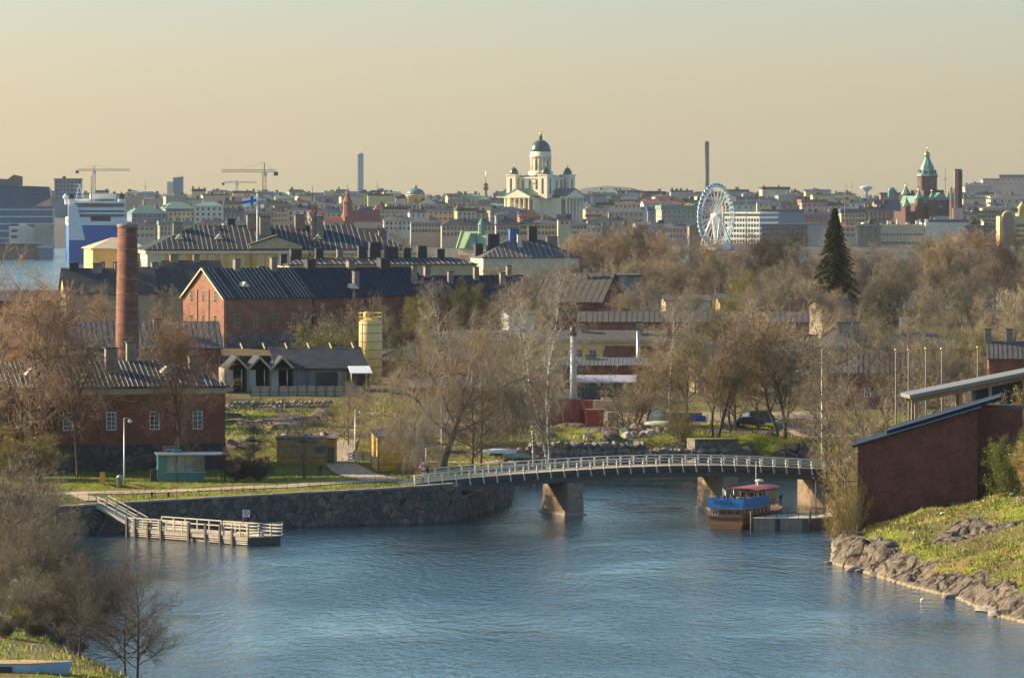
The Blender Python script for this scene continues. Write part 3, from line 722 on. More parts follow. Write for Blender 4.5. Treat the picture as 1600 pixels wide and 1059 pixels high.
# ------------------------------------------------------------------ the island's buildings
# 1 long red-brick barracks beside the promenade, left
r, L, Hh, rh = house('brick_barracks', 'long dark red brick barracks with stone lower storey beside the promenade trees', 'barracks', -75, 647, 352, 14, 15, 606, 568,
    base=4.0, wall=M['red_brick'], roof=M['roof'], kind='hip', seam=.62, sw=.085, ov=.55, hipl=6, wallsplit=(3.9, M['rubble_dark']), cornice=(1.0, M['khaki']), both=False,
    wins=[('f', 6, 3.6, 31.5, 5.7, 1.25, 2.3, (1,3))], chims=[(.60,.30,1.5,3.0),(.69,.52,1.2,2.6),(.79,.18,.9,.0),(.93,.55,1.6,2.4),(.12,.5,1.4,2)])
barr = r
def dormer(root, x, y, z, s=1.0, m='white'):
    d = MB(); d.add([(-.7*s,-.9*s,0),(.7*s,-.9*s,0),(0,-.75*s,.8*s),(0,1.1*s,.72*s),(-.7*s,.3*s,.2*s),(.7*s,.3*s,.2*s)], [(0,1,2),(0,2,3,4),(1,5,3,2),(0,4,5,1)])
    return d.build('roof_vent', M[m], root, (x,y,z))
for fx, fy in ((.30,.22),(.80,.24)): dormer(r, fx*L, fy*15, Hh+rh*fy*2+.15, 1.25, 'cream')
# arched stone window surround on the ground storey
u = 27.9
MB().box(-1.0,1.0,-.22,-.065,-.3,3.1).build('window_surround', M['brown'], r, (u,0,.6))
f_, g_ = win_mesh(1.15, 2.4, M['white'], M['glassb'], (1,3)); o_ = inst('window', f_, r, (u,-.24,.8)); inst('pane', g_, o_)
MB().box(-.9,.9,-.2,-.065,0,3.6).build('door', M['dwood'], r, (u-13.6,0,.0))
# 2 tall stone and brick storehouse with the gable on the left
r, L, Hh, rh = house('brick_storehouse', 'tall gabled brick storehouse on a rubble stone base, left end sunlit', 'storehouse', 350, 1043, 487, 33, 17.0, 465, 420,
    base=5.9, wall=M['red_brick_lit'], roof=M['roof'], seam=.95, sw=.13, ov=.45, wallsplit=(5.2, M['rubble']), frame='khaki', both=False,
    wins=[('f',4,3.1,16.6,6.4,1.25,2.8,(1,2)), ('l',3,3.6,13.4,6.4,1.2,2.6,(1,2)), ('l',3,3.6,13.4,11.4,1.2,2.6,(1,2)), ('l',1,8.5,8.5,16.3,1.2,1.8,(1,1)), ('f',1,5.1,5.1,1.2,1.8,1.7,(1,1))],
    chims=[(.36,.46,1.3,2.3),(.78,.46,1.3,2.6),(.72,.62,1.6,1.6,'chim_dark')])
dormer(r, L*.3, 3.0, Hh+rh*.35+.12, 1.3, 'cream')
for k in range(2): MB().box(-.07,.07,-.14,-.01,0,Hh).build('downpipe', M['brown'], r, (.25+k*(L-.5),0,0))
for k in range(2): MB().box(-.14,-.01,-.05,.05,5.3,Hh+1.5).build('iron_tie', M['black'], r, (0,6.1+k*4.8,0))
MB().box(-.7,.7,-.12,-.065,0,2.8).build('door', M['brown'], r, (13.9,0,.3))
MB().bar((0,-.48,Hh-.35),(0,8.5,Hh+rh+.12),.16,.3).bar((0,8.5,Hh+rh+.12),(0,17.48,Hh-.35),.16,.3).build('verge_board', M['cream'], r, (-.5,0,0))
x2, y2 = X(487,1043)+0.0, 0
# its long blue-black roofed wing
Ls = solve_L(350,1043,487,R(33)); ex, ey = X(350,1043)+Ls*math.cos(R(33)), 1043+Ls*math.sin(R(33))
r = empty('brick_wing', (ex+.5*math.cos(R(33))+.1*math.sin(R(33)), ey+.5*math.sin(R(33))-.0, 5.9), R(33), 'long brick wing with blue black roof joined to the tall gabled storehouse', 'storehouse')
Lw = 29.0; Hw = Hh
MB().prism_x([(.2,-2),(16.8,-2),(16.8,Hw),(8.5,Hw+rh-.1),(.2,Hw)], 0, Lw).build('wall', M['red_brick'], r)
rf = roof_mb('gable', Lw, 17, Hw-.05, rh-.05, .35, .16, 1.35, .07, both=False).build('roof', [M['roof_blue'], M['roof_l']], r)
for x_, y_, w_, h_, m_ in ((11.5,2.4,1.2,3.4,'chim_stone'),(4,8.5,2.0,1.6,'chim_dark'),(14,8.6,1.6,1.4,'chim_stone'),(22,8.6,2.2,1.8,'chim_dark'),(26.5,3.6,1.0,3.5,'chim_stone')):
    chimney(rf, x_, y_, Hw+rh*(1-abs(y_-8.5)/8.5)-.6, w_, w_*.8, h_+.6, M[m_], M['dark_cap'])
dormer(rf, 10.4, 2.0, Hw+rh*.26, 1.4, 'cream')
# the same range continued behind the trees
house('brick_wing', 'blue black roofed brick range behind the bare treetops beside a pale dormer', 'storehouse', 640, 1075, 838, 25, 15, 470, 432, base=6, wall=M['red_brick'], roof=[M['roof_blue'],M['roof_l']], seam=1.4, both=False,
    chims=[(.02,.3,1.3,3.4),(.25,.5,1.3,2),(.4,.35,1.1,2.4),(.62,.42,1.1,2.6),(.8,.3,1.1,2.6),(.9,.5,1.1,2)])
# pale dormer gable
r = empty('dormer_house', (X(608,1068),1068,Z(470,1068)-9), R(20), 'small house with pale sunlit gable roof at the end of the blue black roof', 'house')
MB().prism_x([(0,0),(6,0),(6,9),(3,11.5),(0,9)],0,4.4).build('wall', M['chim_stone'], r); roof_mb('hip',4.4,6,9,3.2,.4,hipl=2.2).build('roof', [M['roof_l'],M['seam']], r)
# 3 roofs with many black chimneys behind the storehouse
house('chimney_row_house', 'long low grey roof lined with black chimneys behind the storehouse', 'house', 452, 1130, 745, 14, 13, 414, 404, base=8.0, wall=M['khaki'], roof=M['roof'], kind='hip', hipl=4, seam=1.2, sw=.1, both=False,
    wins=[('f',14,2,36,8.0,1.2,1.8,(1,1))], chims=[(.0,.5,1.4,2.0,'chim_dark'),(.065,.5,2.4,2.3,'chim_dark'),(.19,.5,1.7,2.1,'chim_dark'),(.30,.5,1.3,2.0,'chim_stone'),(.42,.5,1.9,2.6,'chim_dark'),(.49,.55,2.4,3.6,'chim_dark'),(.575,.5,2.8,2.4,'chim_dark'),(.66,.5,1.6,2.1,'chim_dark'),(.74,.5,2.0,2.6,'chim_dark'),(.84,.5,1.7,1.9,'chim_dark')])
# 4 yellow palace with hipped roof
r, L, Hh, rh = house('yellow_palace', 'long ochre and cream classical building with grey hipped roof and flag', 'palace', 230, 1255, 640, 9, 26, 389, 353, base=9, wall=M['cream'], roof=M['roof'], kind='hip', hipl=13, seam=1.25, sw=.14, ov=.7, both=False,
    chims=[(.13,.42,2.2,2.6),(.28,.42,1.0,.6),(.42,.45,3.0,3.2),(.46,.3,2.6,4.4),(.60,.45,2.4,3.2),(.66,.3,3.0,4.4),(.34,.55,2,2.2,'chim_dark'),(.92,.45,2,2)])
for k, u in enumerate(np.arange(3.6, L-2, 7.15)):
    for du in (-1.1,1.1):
        for dz in (0,-5): add_window(r, 'f', u+4.0+du, 12.6+dz, 1.35, 2.7, L, 26, M['white'], M['glass'], (1,3))
    MB().box(-3.3,3.3,-.03,.02,0,4.0).build('ochre_panel', M['ochre'], r, (u+4.0,-.004,12.0))
    MB().box(-.13,.13,-.35,-.1,0,Hh).build('downpipe', M['brown'], r, (u+.5,0,0)) if k % 2 else None
MB().box(-.5,L+.5,-.5,26.5,-.9,-.16).build('cornice', M['cream'], r, (0,0,Hh-.3))
for v in (4,10,16): add_window(r, 'l', v, 11.2, 1.6, 2.7, L, 26, M['white'], M['glass'], (1,3))
for fx in (.13,.28,.50,.66): dormer(r, fx*L, 6.2, Hh+rh*.42, 1.6, 'cream')
MB().prism_y([(0,0),(13,0),(13,.9),(6.5,3.0),(0,.9)],0,5).build('portico_gable', M['khaki'], r, (L*.39,-.4,Hh-.1))
MB().prism_y([(-.3,.9),(6.5,3.1),(13.3,.9),(13.3,1.2),(6.5,3.45),(-.3,1.2)],-.3,9).build('portico_roof', M['roof_l'], r, (L*.39,-.4,Hh-.1))
# left wing of the palace
r, L, Hh, rh = house('palace_wing', 'yellow end wing with pale hipped roof behind the brick chimney stack', 'palace', 145, 1275, 233, 9, 30, 389, 372, base=9, wall=M['yellow2'], roof=pm('sand_roof',(.40,.33,.22),.8,.15,.4), kind='hip', hipl=6, ov=.6,
    wins=[('f',4,2.5,11.6,11.4,1.3,2.4,(1,2))])
# flagpole with flag, lattice mast
def pole(name, label, px, Y, top, base_z=None, r0=.09, mat='steel', cat='pole', group=None, ball=False, taper=.6):
    x = X(px,Y); z = H(x,Y) if base_z is None else base_z; h = Z(top,Y)-z
    o = empty(name, (x,Y,z), 0, label, cat, group)
    MB().tube([(0,0,-.3),(0,0,h)], [r0, r0*taper], 8).build('shaft', M[mat], o)
    if ball: MB().lathe([(.01,0),(r0*1.6,r0*1.2),(r0*1.6,r0*2),(.01,r0*3.2)],(0,0,h-.02),8).build('finial', M['gold'], o)
    return o, h
o, h = pole('flagpole', 'tall white flagpole flying a blue cross flag above the yellow palace', 402, 1262, 302, 20, .22, 'white', 'flagpole', ball=True)
fl = MB(); nx = 10
def fw(u, v): return (-2.2*u*2.2+.0, .35*math.sin(u*5+v), -(.2+3.2*v)+(-.9*u)+.25*math.sin(u*7))
fm, t, b = nmat('blue_cross_flag'); s_ = N(t,'ShaderNodeSeparateXYZ'); t.links.new(objco(t), s_.inputs[0])
crossx = math_(t,'LESS_THAN', math_(t,'ABSOLUTE', math_(t,'ADD', s_.outputs[0], 1.55)), .45)
crossz = math_(t,'LESS_THAN', math_(t,'ABSOLUTE', math_(t,'ADD', math_(t,'MULTIPLY', s_.outputs[0], -.186), math_(t,'ADD', s_.outputs[2], 1.8))), .45)
t.links.new(mixc(t, math_(t,'MAXIMUM',crossx,crossz), (.8,.8,.8), (.02,.10,.42)), b.inputs['Base Color'])
for i in range(nx+1):
    for j in range(5): fl.v.append(fw(i/nx, j/4))
for i in range(nx):
    for j in range(4): fl.f.append((i*5+j, i*5+j+1, (i+1)*5+j+1, (i+1)*5+j)); fl.m.append(0); fl.s.append(True)
fl.build('flag', fm, o, (-.2,0,h-.4)).scale = (.72,.8,.72)
o = empty('lattice_mast', (X(488,1165),1165,9), 0, 'dark lattice radio mast rising through the roofs beside black chimneys', 'radio mast')
mh = Z(302,1165)-9; m = MB(); q = .75
for a,b_ in ((-q,-q),(q,-q),(q,q),(-q,q)): m.bar((a,b_,0),(a,b_,mh-2),.12)
z = 0
while z < mh-3.2:
    for (a,b_),(c,d) in (((-q,-q),(q,-q)),((q,-q),(q,q)),((q,q),(-q,q)),((-q,q),(-q,-q))):
        m.bar((a,b_,z),(c,d,z+1.3),.07); m.bar((c,d,z),(a,b_,z+1.3),.07); m.bar((a,b_,z),(c,d,z),.07)
    z += 1.3
m.build('lattice', M['black'], o); m = MB()
for k in range(5): m.box(-.3,.3,-1.3,-.95,mh-4-k*1.7,mh-2.9-k*1.7); m.box(.9,1.25,-.2,.2,mh-4.6-k*1.6,mh-3.5-k*1.6)
m.build('antenna_panels', M['chim_stone'], o); MB().tube([(0,0,mh-2),(0,0,mh+1.5)],.08,6).build('antenna_rod', M['black'], o)
# 5 weathered dark roofs between palace and chimney
for a in ((103,1090,243,10,14,458,420,'long dark brown roofed house left of the brick chimney stack',[(.12,.5,2,1.2,'chim_dark'),(.38,.45,2,1.6),(.62,.5,1.6,1.2)]),
          (236,1100,300,18,15,462,418,'brown roofed stone house just right of the brick chimney stack',[(.3,.5,1.6,1.0)]),
          (262,1150,350,14,13,440,408,'brown tile roof behind the storehouse gable',[(.2,.5,1.8,1.4),(.6,.5,1.4,1.4)]),
          (-60,1060,95,12,12,470,455,'low red walled shed by the water with pale roof',[])):
    house('stone_house', a[7], 'house', a[0], a[1], a[2], a[3], a[4], a[5], a[6], base=6.5, wall=M['khaki'] if a[5]<470 else M['red_brick'], roof=M['roof_b'] if a[5]<470 else M['roof_l'], ov=.5, chims=a[8], frame=None, wins=[('f',4,2,14,4,1,1.6)] )
# 6 long grey roofs left, behind the trees
house('long_shed', 'long shed with ribbed rusty grey roof behind the left trees', 'shed', -90, 830, 345, 8, 18, 545, 505, base=7, wall=M['red_brick'], roof=[M['roof_l'],M['roof_b']], seam=.9, sw=.1, both=False, chims=[(.78,.3,1.4,2.2)], frame='white', wins=[('f',8,3,36,2.2,1.3,1.8,(1,1))])
r = empty('vaulted_shed', (X(20,760),760,6.5), R(6), 'shed with dark grey arched roof behind the orange tinted tree', 'shed')
arc = [(10-10*math.cos(t), 5+4.2*math.sin(t)) for t in np.linspace(0, math.pi, 15)]
MB().prism_y([(19.6,0)]+[(x,z-.25) for x,z in reversed([(a*.96+.4,b_) for a,b_ in arc])]+[(.4,0)], .3, 15).build('wall', M['khaki'], r)
MB().prism_y(arc+[(x,z+.2) for x,z in reversed(arc)], 0, 15.3).build('roof', M['roof_b'], r)
# 7 the tall brick chimney
x, Y = X(199,722), 722
r = empty('factory_chimney', (x,Y,6.5), 0, 'tall round red brick chimney stack with iron bands, sun on its left edge', 'chimney')
hc = Z(350,Y)-6.5
MB().lathe([(2.0,-2),(1.9,0),(1.36,hc),(1.0,hc),(1.0,hc-.6)],n=40).build('stack', M['chim_brick'], r)
m = MB()
for k in range(13):
    z = 2.5+k*(hc-3)/12.5; rr = 1.9-(1.9-1.36)*z/hc; m.lathe([(rr+.005,0),(rr+.05,.02),(rr+.05,.1),(rr+.005,.12)],(0,0,z),40)
m.build('iron_bands', M['chim_stone'], r); MB().lathe([(1.38,0),(1.46,.1),(1.46,.4),(1.36,.5)],(0,0,hc-.52),40).build('rim', M['chim_stone'], r)
# 8 workshops with three gables
th = R(10); Y0 = 812; x0 = X(352,Y0); z0 = H(x0,Y0)
r = empty('workshop', (x0,Y0,z0), th, 'grey workshop with three open gabled bays and long slate roof', 'workshop')
for k in range(3):
    m = MB(); a = k*3.65
    m.bar((a,0,3.6),(a+1.85,0,5.5),.12,.35).bar((a+1.85,0,5.5),(a+3.7,0,3.6),.12,.35); m.build('verge_board', M['khaki'], r)
    MB().add([(a,0.1,3.75),(a+1.85,0.1,5.65),(a+3.7,0.1,3.75),(a+1.85,8,5.65),(a,8,3.75),(a+3.7,8,3.75),(a,0.1,3.6),(a+1.85,.1,5.5),(a+3.7,.1,3.6),(a+1.85,8,5.5),(a,8,3.6),(a+3.7,8,3.6)],
        [(0,1,3,4),(1,2,5,3),(6,10,9,7),(7,9,11,8),(0,4,10,6),(2,8,11,5)]).build('bay_roof', M['roof'], r)
    MB().box(a-.1,a+.1,.1,8,-.5,3.7).build('bay_wall', M['wood'], r); MB().box(a+.5,a+1.6,3,3.1,0,3.4).build('door', M['white'], r)
    MB().tube([(a+2.6,.0,0),(a+2.6,.0,3.6)],.08,6).build('post', M['steel'], r)
MB().box(0,11,7.8,8,-.5,5.5).build('rear_wall', M['dwood'], r)
MB().box(11.0,22.6,.6,9,-.5,3.7).build('wall', plank_mat('grey_boards',(.17,.165,.16),.2,True), r)
rf = MB().prism_x([(-.1,3.5),(9,6.6),(9.2,6.6),(9.2,6.8),(8.95,6.85),(-.1,3.72)], 8.0, 23.0); rf.build('roof', M['roof'], r)
for k in range(6): MB().bar((k*3.6+3.8,8.3,6.6),(k*3.6+3.5,8.9,7.5),.16,.3).build('roof_vent', M['khaki'], r)
MB().box(14.6,18.0,.45,.6,0,3.0).build('garage_door', M['black'], r); MB().box(18.1,19.6,.42,.6,0,3.1).build('sliding_door', M['wood'], r)
MB().tube([(13.2,.5,0),(13.2,.5,3.7)],.12,6).build('downpipe', M['bluep'], r)
MB().prism_x([(-2.6,2.9),(.6,3.9),(.6,4.02),(-2.6,3.02)],19.7,23.2).build('lean_to_roof', M['white'], r)

for a_ in (19.9,22.8): MB().box(a_,a_+.1,-2.4,.4,0,3).build('lean_to_post', M['wood'], r)
# board fence in front
r = empty('board_fence', (X(392,797),797,H(X(392,797),797)), R(3), 'weathered panel fence with posts along the top of the grass bank', 'fence')
MB().box(0,17.5,-.03,.03,.1,1.75).build('panels', M['woodh'], r)
for k in range(13): MB().box(k*1.45-.06,k*1.45+.06,-.14,-.03,-.3,1.9).build('post', M['dwood'], r)
# 9 silo
x, Y = X(579,842), 842; z0 = 7.6
r = empty('silo', (x,Y,z0), 0, 'tall yellow ribbed cylindrical silo with railed top beside the workshop', 'silo')
hs = Z(503,Y)-z0
MB().lathe([(1.9,0),(1.9,hs),(1.7,hs+.25),(.3,hs+.9)],n=32).build('tank', pm('silo_paint',(.70,.50,.17),.5,.12,.8), r)
m = MB()
for k in range(8): m.lathe([(1.9,0),(1.95,.03),(1.95,.10),(1.9,.13)],(0,0,.8+k*(hs-1)/7.2),32)
m.build('bands', M['brown'], r); m = MB(); zt = hs+.1
for k in range(14):
    a = 6.283*k/14; m.bar((1.88*math.cos(a),1.88*math.sin(a),zt),(1.88*math.cos(a),1.88*math.sin(a),zt+1.4),.07)
m.build('guard_posts', M['yellow2'], r); m = MB()
for zz in (.7,1.4): m.tube([(1.88*math.cos(6.283*k/28),1.88*math.sin(6.283*k/28),zt+zz) for k in range(29)],.045,5)
m.build('guard_rail', M['yellow2'], r); MB().lathe([(.6,0),(.6,1.3),(.3,1.5)],(-.6,0,hs+.2),12).build('hatch', M['yellow2'], r)
m = MB().bar((-1.75,-.9,0),(-1.75,-.9,hs+1.2),.06).bar((-1.4,-1.35,0),(-1.4,-1.35,hs+1.2),.06)
for k in range(30): m.bar((-1.75,-.9,.3+k*.35),(-1.4,-1.35,.3+k*.35),.04)
m.build('ladder', M['khaki'], r)
# 10 yellow sheds
def shed(name, label, px0, px1, Y, th, D, top_f, top_b, mat, left_door=False, notice=False, extra=None):
    th_ = R(th); L = solve_L(px0,Y,px1,th_); x0 = X(px0,Y); z = min(H(x0,Y), H(x0+L,Y+1)); r = empty(name,(x0,Y,z),th_,label,'shed')
    hf = Z(top_f,Y)-z; hb = Z(top_b,Y)-z
    MB().prism_x([(0,-.5),(D,-.5),(D,hb),(0,hf)],0,L).build('wall', mat, r)
    MB().prism_x([(-.3,hf+.02),(D+.25,hb+.02),(D+.25,hb+.14),(-.3,hf+.14)],-.25,L+.25).build('roof', M['roof_b'] if not extra else M['roof'], r)
    MB().box(-.05,.07,-.05,.07,-.3,hf).box(L-.07,L+.05,-.05,.07,-.3,hf).build('corner_boards', mat, r)
    return r, L, hf
r, L, hf = shed('yellow_shed', 'low flat roofed mustard wooden shed with a blue notice board', 433, 523, 663, -3, 3.4, 686, 684, plank_mat('ochre_planks',(.42,.25,.06),.18,False))
MB().box(0,1.3,-.06,-.01,0,.95).build('notice_board', M['glassb'], r, (5.0,0,1.4)); MB().box(0,.9,-.05,.0,0,2.0).build('door', M['dwood'], r, (L-.95,-.01,.1))
MB().box(0,2.2,-.1,-.01,0,.35).build('name_board', M['dwood'], r, (3.0,0,hf-.5))
r, L, hf = shed('yellow_hut', 'bright yellow wooden hut with sunlit end wall under the drooping willow', 590, 654, 653, 10, 5.2, 684, 676, M['yellow'], extra=1)
add_window(r, 'l', 2.6, 1.2, .9, 1.3, L, 5.2, M['white'], M['glass'], (1,1)); MB().box(0,1.0,-.05,0,0,2.1).build('door', M['dwood'], r, (4.1,0,.1))
MB().box(0,.8,-.75,-.05,0,.95).build('electric_box', M['chim_stone'], r, (2.6,0,0)); MB().box(0,.12,-.1,-.01,0,hf).build('post', M['dwood'], r, (0.05,0,0))
# 11 teal kiosk
Y = 631; x0 = X(247,Y); z = H(x0,Y)
r = empty('kiosk', (x0,Y,z), R(8), 'teal glazed kiosk with flat canopy on the promenade', 'kiosk')
MB().box(0,.9,0,2.6,0,3.3).build('side_panel', M['teal'], r); MB().box(.9,5.7,.0,2.6,0,1.15).build('counter_wall', M['teal'], r)
MB().box(.9,5.7,2.5,2.6,1.15,3.3).build('rear_wall', M['teal'], r)
MB().box(.95,5.65,.06,.10,1.2,3.15).build('window', glass_mat('kiosk_glass',(.16,.17,.15),.2), r)
m = MB()
for k in range(5): m.box(.92+k*1.17,.99+k*1.17,-.02,.05,1.16,3.3)
m.build('window_frame', M['chim_stone'], r); MB().box(.8,5.9,-.35,.0,1.1,1.17).build('shelf', M['steel'], r)
MB().box(5.6,5.75,.0,2.6,1.15,3.3).build('end_panel', M['teal'], r); MB().box(-.25,8.4,-1.6,2.9,3.32,3.5).build('canopy', M['steel'], r)
MB().box(1.9,3.0,.6,1.6,3.502,3.85).build('roof_box', M['teal'], r)
for p in ((2.2,-1.4),(8.1,-1.4),(8.1,2.5)): MB().tube([(p[0],p[1],0),(p[0],p[1],3.32)],.06,8).build('post', M['black'], r)
MB().box(-.9,-.1,.2,1.1,0,1.5).build('storage_bin', M['black'], r)
# 12 red boiler hut with tall flue
Y = 752; x0 = X(806,Y); z = H(x0+3,Y)
r = empty('boiler_hut', (x0,Y,z), R(-6), 'red plank clad boiler hut at the edge of the yard', 'hut')
MB().box(0,9.4,0,3,0,3.7).build('wall', M['redwood'], r); MB().box(-.12,9.55,-.12,3.12,3.7,3.85).build('roof_edge', M['roof_l'], r); MB().box(9.45,11.2,.6,3,0,3.6).build('annexe', pm('red_metal',(.40,.08,.045),.6,.2,.8), r)
MB().box(9.6,10.5,.5,.6,0,2.1).build('door', M['redwood'], r)
o = empty('flue', (X(896,Y+1.5),Y+1.5,z), 0, 'tall pale steel flue pipe with black tip rising from the red hut', 'flue'); hf = Z(510,Y)-z
MB().lathe([(.5,0),(.46,hf-1.4)],n=20).build('pipe', pm('pale_pipe',(.46,.46,.45),.5,.08,.5), o); MB().lathe([(.50,hf-1.398),(.50,hf),(.38,hf),(.38,hf-.3)],n=20).build('tip', M['black'], o)
m = MB()
for k in range(8): m.lathe([(.5,0),(.52,.03),(.52,.06),(.5,.09)],(0,0,2+k*1.15),20)
m.build('joints', M['steel'], o)
o2 = empty('skip', (X(917,745),745,z), 0, 'bright red metal skip beside the boiler hut', 'skip')
MB().hexa([(0,0,0),(2.3,0,0),(2.3,2,0),(0,2,0),(-.2,-.1,2.6),(2.6,-.1,2.6),(2.6,2.1,2.6),(-.2,2.1,2.6)]).build('body', pm('skip_red',(.30,.06,.035),.6,.25,.8), o2); MB().box(-.25,2.65,-.2,-.1,2.4,2.6).build('rim', M['brown'], o2)
o2 = empty('container', (X(950,748),748,z-.1), 0, 'grey green ribbed container beside the red skip', 'container')
m = MB().box(0,1.6,0,2.4,0,2.0)
for k in range(8): m.box(.05+k*.2,.12+k*.2,-.04,0,.1,1.9)
m.build('body', pm('container_grey',(.18,.22,.20),.6,.2,1), o2); MB().box(-.05,1.65,-.05,2.45,2.0,2.12).build('lid', M['steel'], o2)
# 13 workshops in the middle
yb = M['yellow2']; yl = pm('sunlit_yellow_render',(.80,.50,.19),.85,.15,.4)  # the workshop's warm sunlight is put into this brighter yellow
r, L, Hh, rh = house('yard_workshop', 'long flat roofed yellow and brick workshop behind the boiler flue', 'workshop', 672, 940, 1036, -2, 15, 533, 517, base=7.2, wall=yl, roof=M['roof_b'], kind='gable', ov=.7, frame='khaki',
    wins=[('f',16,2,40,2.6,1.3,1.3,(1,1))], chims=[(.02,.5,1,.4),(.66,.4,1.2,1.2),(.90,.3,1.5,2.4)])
MB().box(L*.75,L+.05,-.08,-.02,-1,Hh-.8).build('brick_panel', M['red_brick_lit'], r); MB().box(0,L*.2,-.08,-.02,-1,Hh-1.0).build('brick_panel', M['red_brick_lit'], r)
MB().box(-.3,L+.3,-.75,-.61,Hh-.2,Hh+.35).build('gutter', M['khaki'], r)
house('metal_roof_shed', 'red brick shed with ribbed grey roof right of the boiler flue', 'shed', 880, 865, 1030, -2, 9, 572, 556, base=6.8, wall=M['red_brick'], roof=[M['roof_l'],M['steel']], kind='mono', seam=.7, ov=.3, rh=1.0, chims=[(.28,.8,1.8,.8)])
house('lean_to', 'open lean to with pale lilac roof in front of the brick shed', 'shed', 893, 820, 990, -2, 5, 598, 586, base=6.3, wall=M['dwood'], roof=pm('lilac_roof',(.36,.33,.38),.6,.1,.5), kind='mono', ov=.4, rh=.9)
house('metal_roof_shed', 'long dark brick shed with ribbed roof behind the willow', 'shed', 640, 830, 820, -3, 10, 607, 588, base=6.3, wall=M['redwood'], roof=[M['roof_l'],M['steel']], kind='mono', seam=.7, ov=.35, rh=1.3)
house('metal_roof_shed', 'grey roofed shed between the yellow silo and the willow crown', 'shed', 594, 880, 770, 4, 12, 563, 540, base=6.8, wall=M['red_brick'], roof=[M['roof_l'],M['roof_b']], kind='hip', hipl=5, seam=.8, ov=.35, both=False)
o, h = pole('flue', 'thin grey flue pipe standing before the flat roofed workshop', 997, 880, 517, 6.8, .30, 'steel', 'flue', taper=1)
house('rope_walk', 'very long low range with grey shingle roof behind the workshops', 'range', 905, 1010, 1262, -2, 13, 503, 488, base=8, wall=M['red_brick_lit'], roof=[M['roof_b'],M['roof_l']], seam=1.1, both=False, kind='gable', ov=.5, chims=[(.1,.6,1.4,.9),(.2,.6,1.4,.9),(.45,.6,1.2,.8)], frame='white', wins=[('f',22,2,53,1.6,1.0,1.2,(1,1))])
house('yard_wall_house', 'white end wall building rising left of the birch trunks', 'house', 795, 985, 835, 8, 10, 492, 486, base=7.5, wall=M['white'], roof=M['roof_b'], kind='gable', wins=[('f',2,1.3,3.6,3,.9,1.2,(1,1))])
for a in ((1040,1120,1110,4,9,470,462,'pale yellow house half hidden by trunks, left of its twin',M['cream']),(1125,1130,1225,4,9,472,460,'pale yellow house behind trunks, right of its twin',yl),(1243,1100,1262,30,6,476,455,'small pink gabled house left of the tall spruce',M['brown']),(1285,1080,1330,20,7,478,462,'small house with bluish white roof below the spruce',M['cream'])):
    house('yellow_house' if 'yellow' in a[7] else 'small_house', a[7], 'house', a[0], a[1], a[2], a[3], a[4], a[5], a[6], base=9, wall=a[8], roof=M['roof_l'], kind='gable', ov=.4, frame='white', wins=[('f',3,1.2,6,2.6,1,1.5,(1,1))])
house('brick_hall', 'dark brick hall with steep roof behind the central trees', 'hall', 840, 1060, 940, -22, 14, 470, 428, base=8, wall=M['dark_brick'], roof=[M['roof_b'],M['roof_l']], seam=1.4, both=False, chims=[(.6,.4,.9,2.4)])
house('green_shed', 'tall greenish metal clad shed behind the central trees', 'shed', 935, 1090, 1000, 3, 10, 432, 427, base=9, wall=pm('green_cladding',(.16,.19,.15),.7,.1,.6), roof=M['roof_l'], kind='flat', rh=.4)
# houses on the far shore of the island, black chimneys in front of the city
r, L, Hh, rh = house('chimney_house', 'grey roofed house with big black and blue chimneys below the cathedral', 'house', 755, 1290, 905, 12, 16, 402, 376, base=10, wall=M['cream'], roof=[M['roof_l'],M['seam']], kind='hip', hipl=8, seam=1.3, sw=.14, both=False,
    chims=[(.02,.5,2.0,2.6,'chim_dark'),(.16,.45,3.0,3.6,'chim_dark'),(.38,.45,2.4,3.2,'bluep'),(.42,.3,1.2,3.2,'cream'),(.58,.5,2.2,3.4,'chim_dark'),(.78,.45,2.6,2.2,'chim_stone')])
# 14 buildings right, behind the trees
house('brick_row', 'long brown brick row with hipped roof behind the right hand trees', 'row house', 1290, 800, 1480, -4, 12, 582, 552, base=6, wall=M['red_brick'], roof=[M['roof_b'],M['roof_l']], kind='hip', seam=.8, both=False, frame='white', wins=[('f',5,3,17,2.0,1,1.4,(1,1))])
house('stone_tower_house', 'house with lit yellow end wall and stone gable among the right trees', 'house', 1255, 890, 1350, -10, 12, 545, 512, base=7, wall=M['yellow2'], roof=M['roof_l'], kind='hip', ov=.5, chims=[(.1,.5,1.6,1.6),(.7,.4,3.4,2.6),(.95,.3,1.5,2.4)], frame='white', wins=[('f',4,2,9,2,1.1,1.6,(1,1)),('f',4,2,9,5,1.1,1.6,(1,1))])
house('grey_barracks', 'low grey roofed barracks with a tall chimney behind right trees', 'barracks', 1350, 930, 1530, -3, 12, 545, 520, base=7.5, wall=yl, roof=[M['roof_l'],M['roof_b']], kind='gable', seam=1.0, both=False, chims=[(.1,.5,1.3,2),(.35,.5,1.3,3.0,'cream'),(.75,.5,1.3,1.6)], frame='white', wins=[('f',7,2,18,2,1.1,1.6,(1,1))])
house('ridge_roof_house', 'ribbed grey roof building at the right edge above the brick shed', 'house', 1545, 800, 1680, -4, 11, 560, 535, base=6.5, wall=M['red_brick'], roof=[M['roof_l'],M['roof_b']], kind='gable', seam=.8, both=False, chims=[(.0,.5,1.0,2),(.25,.5,1.0,2)])
house('brick_row', 'low dark red wall building seen through the right trunks', 'row house', 1150, 800, 1290, -3, 8, 652, 640, base=5.2, wall=M['redwood'], roof=M['roof_l'], kind='gable')
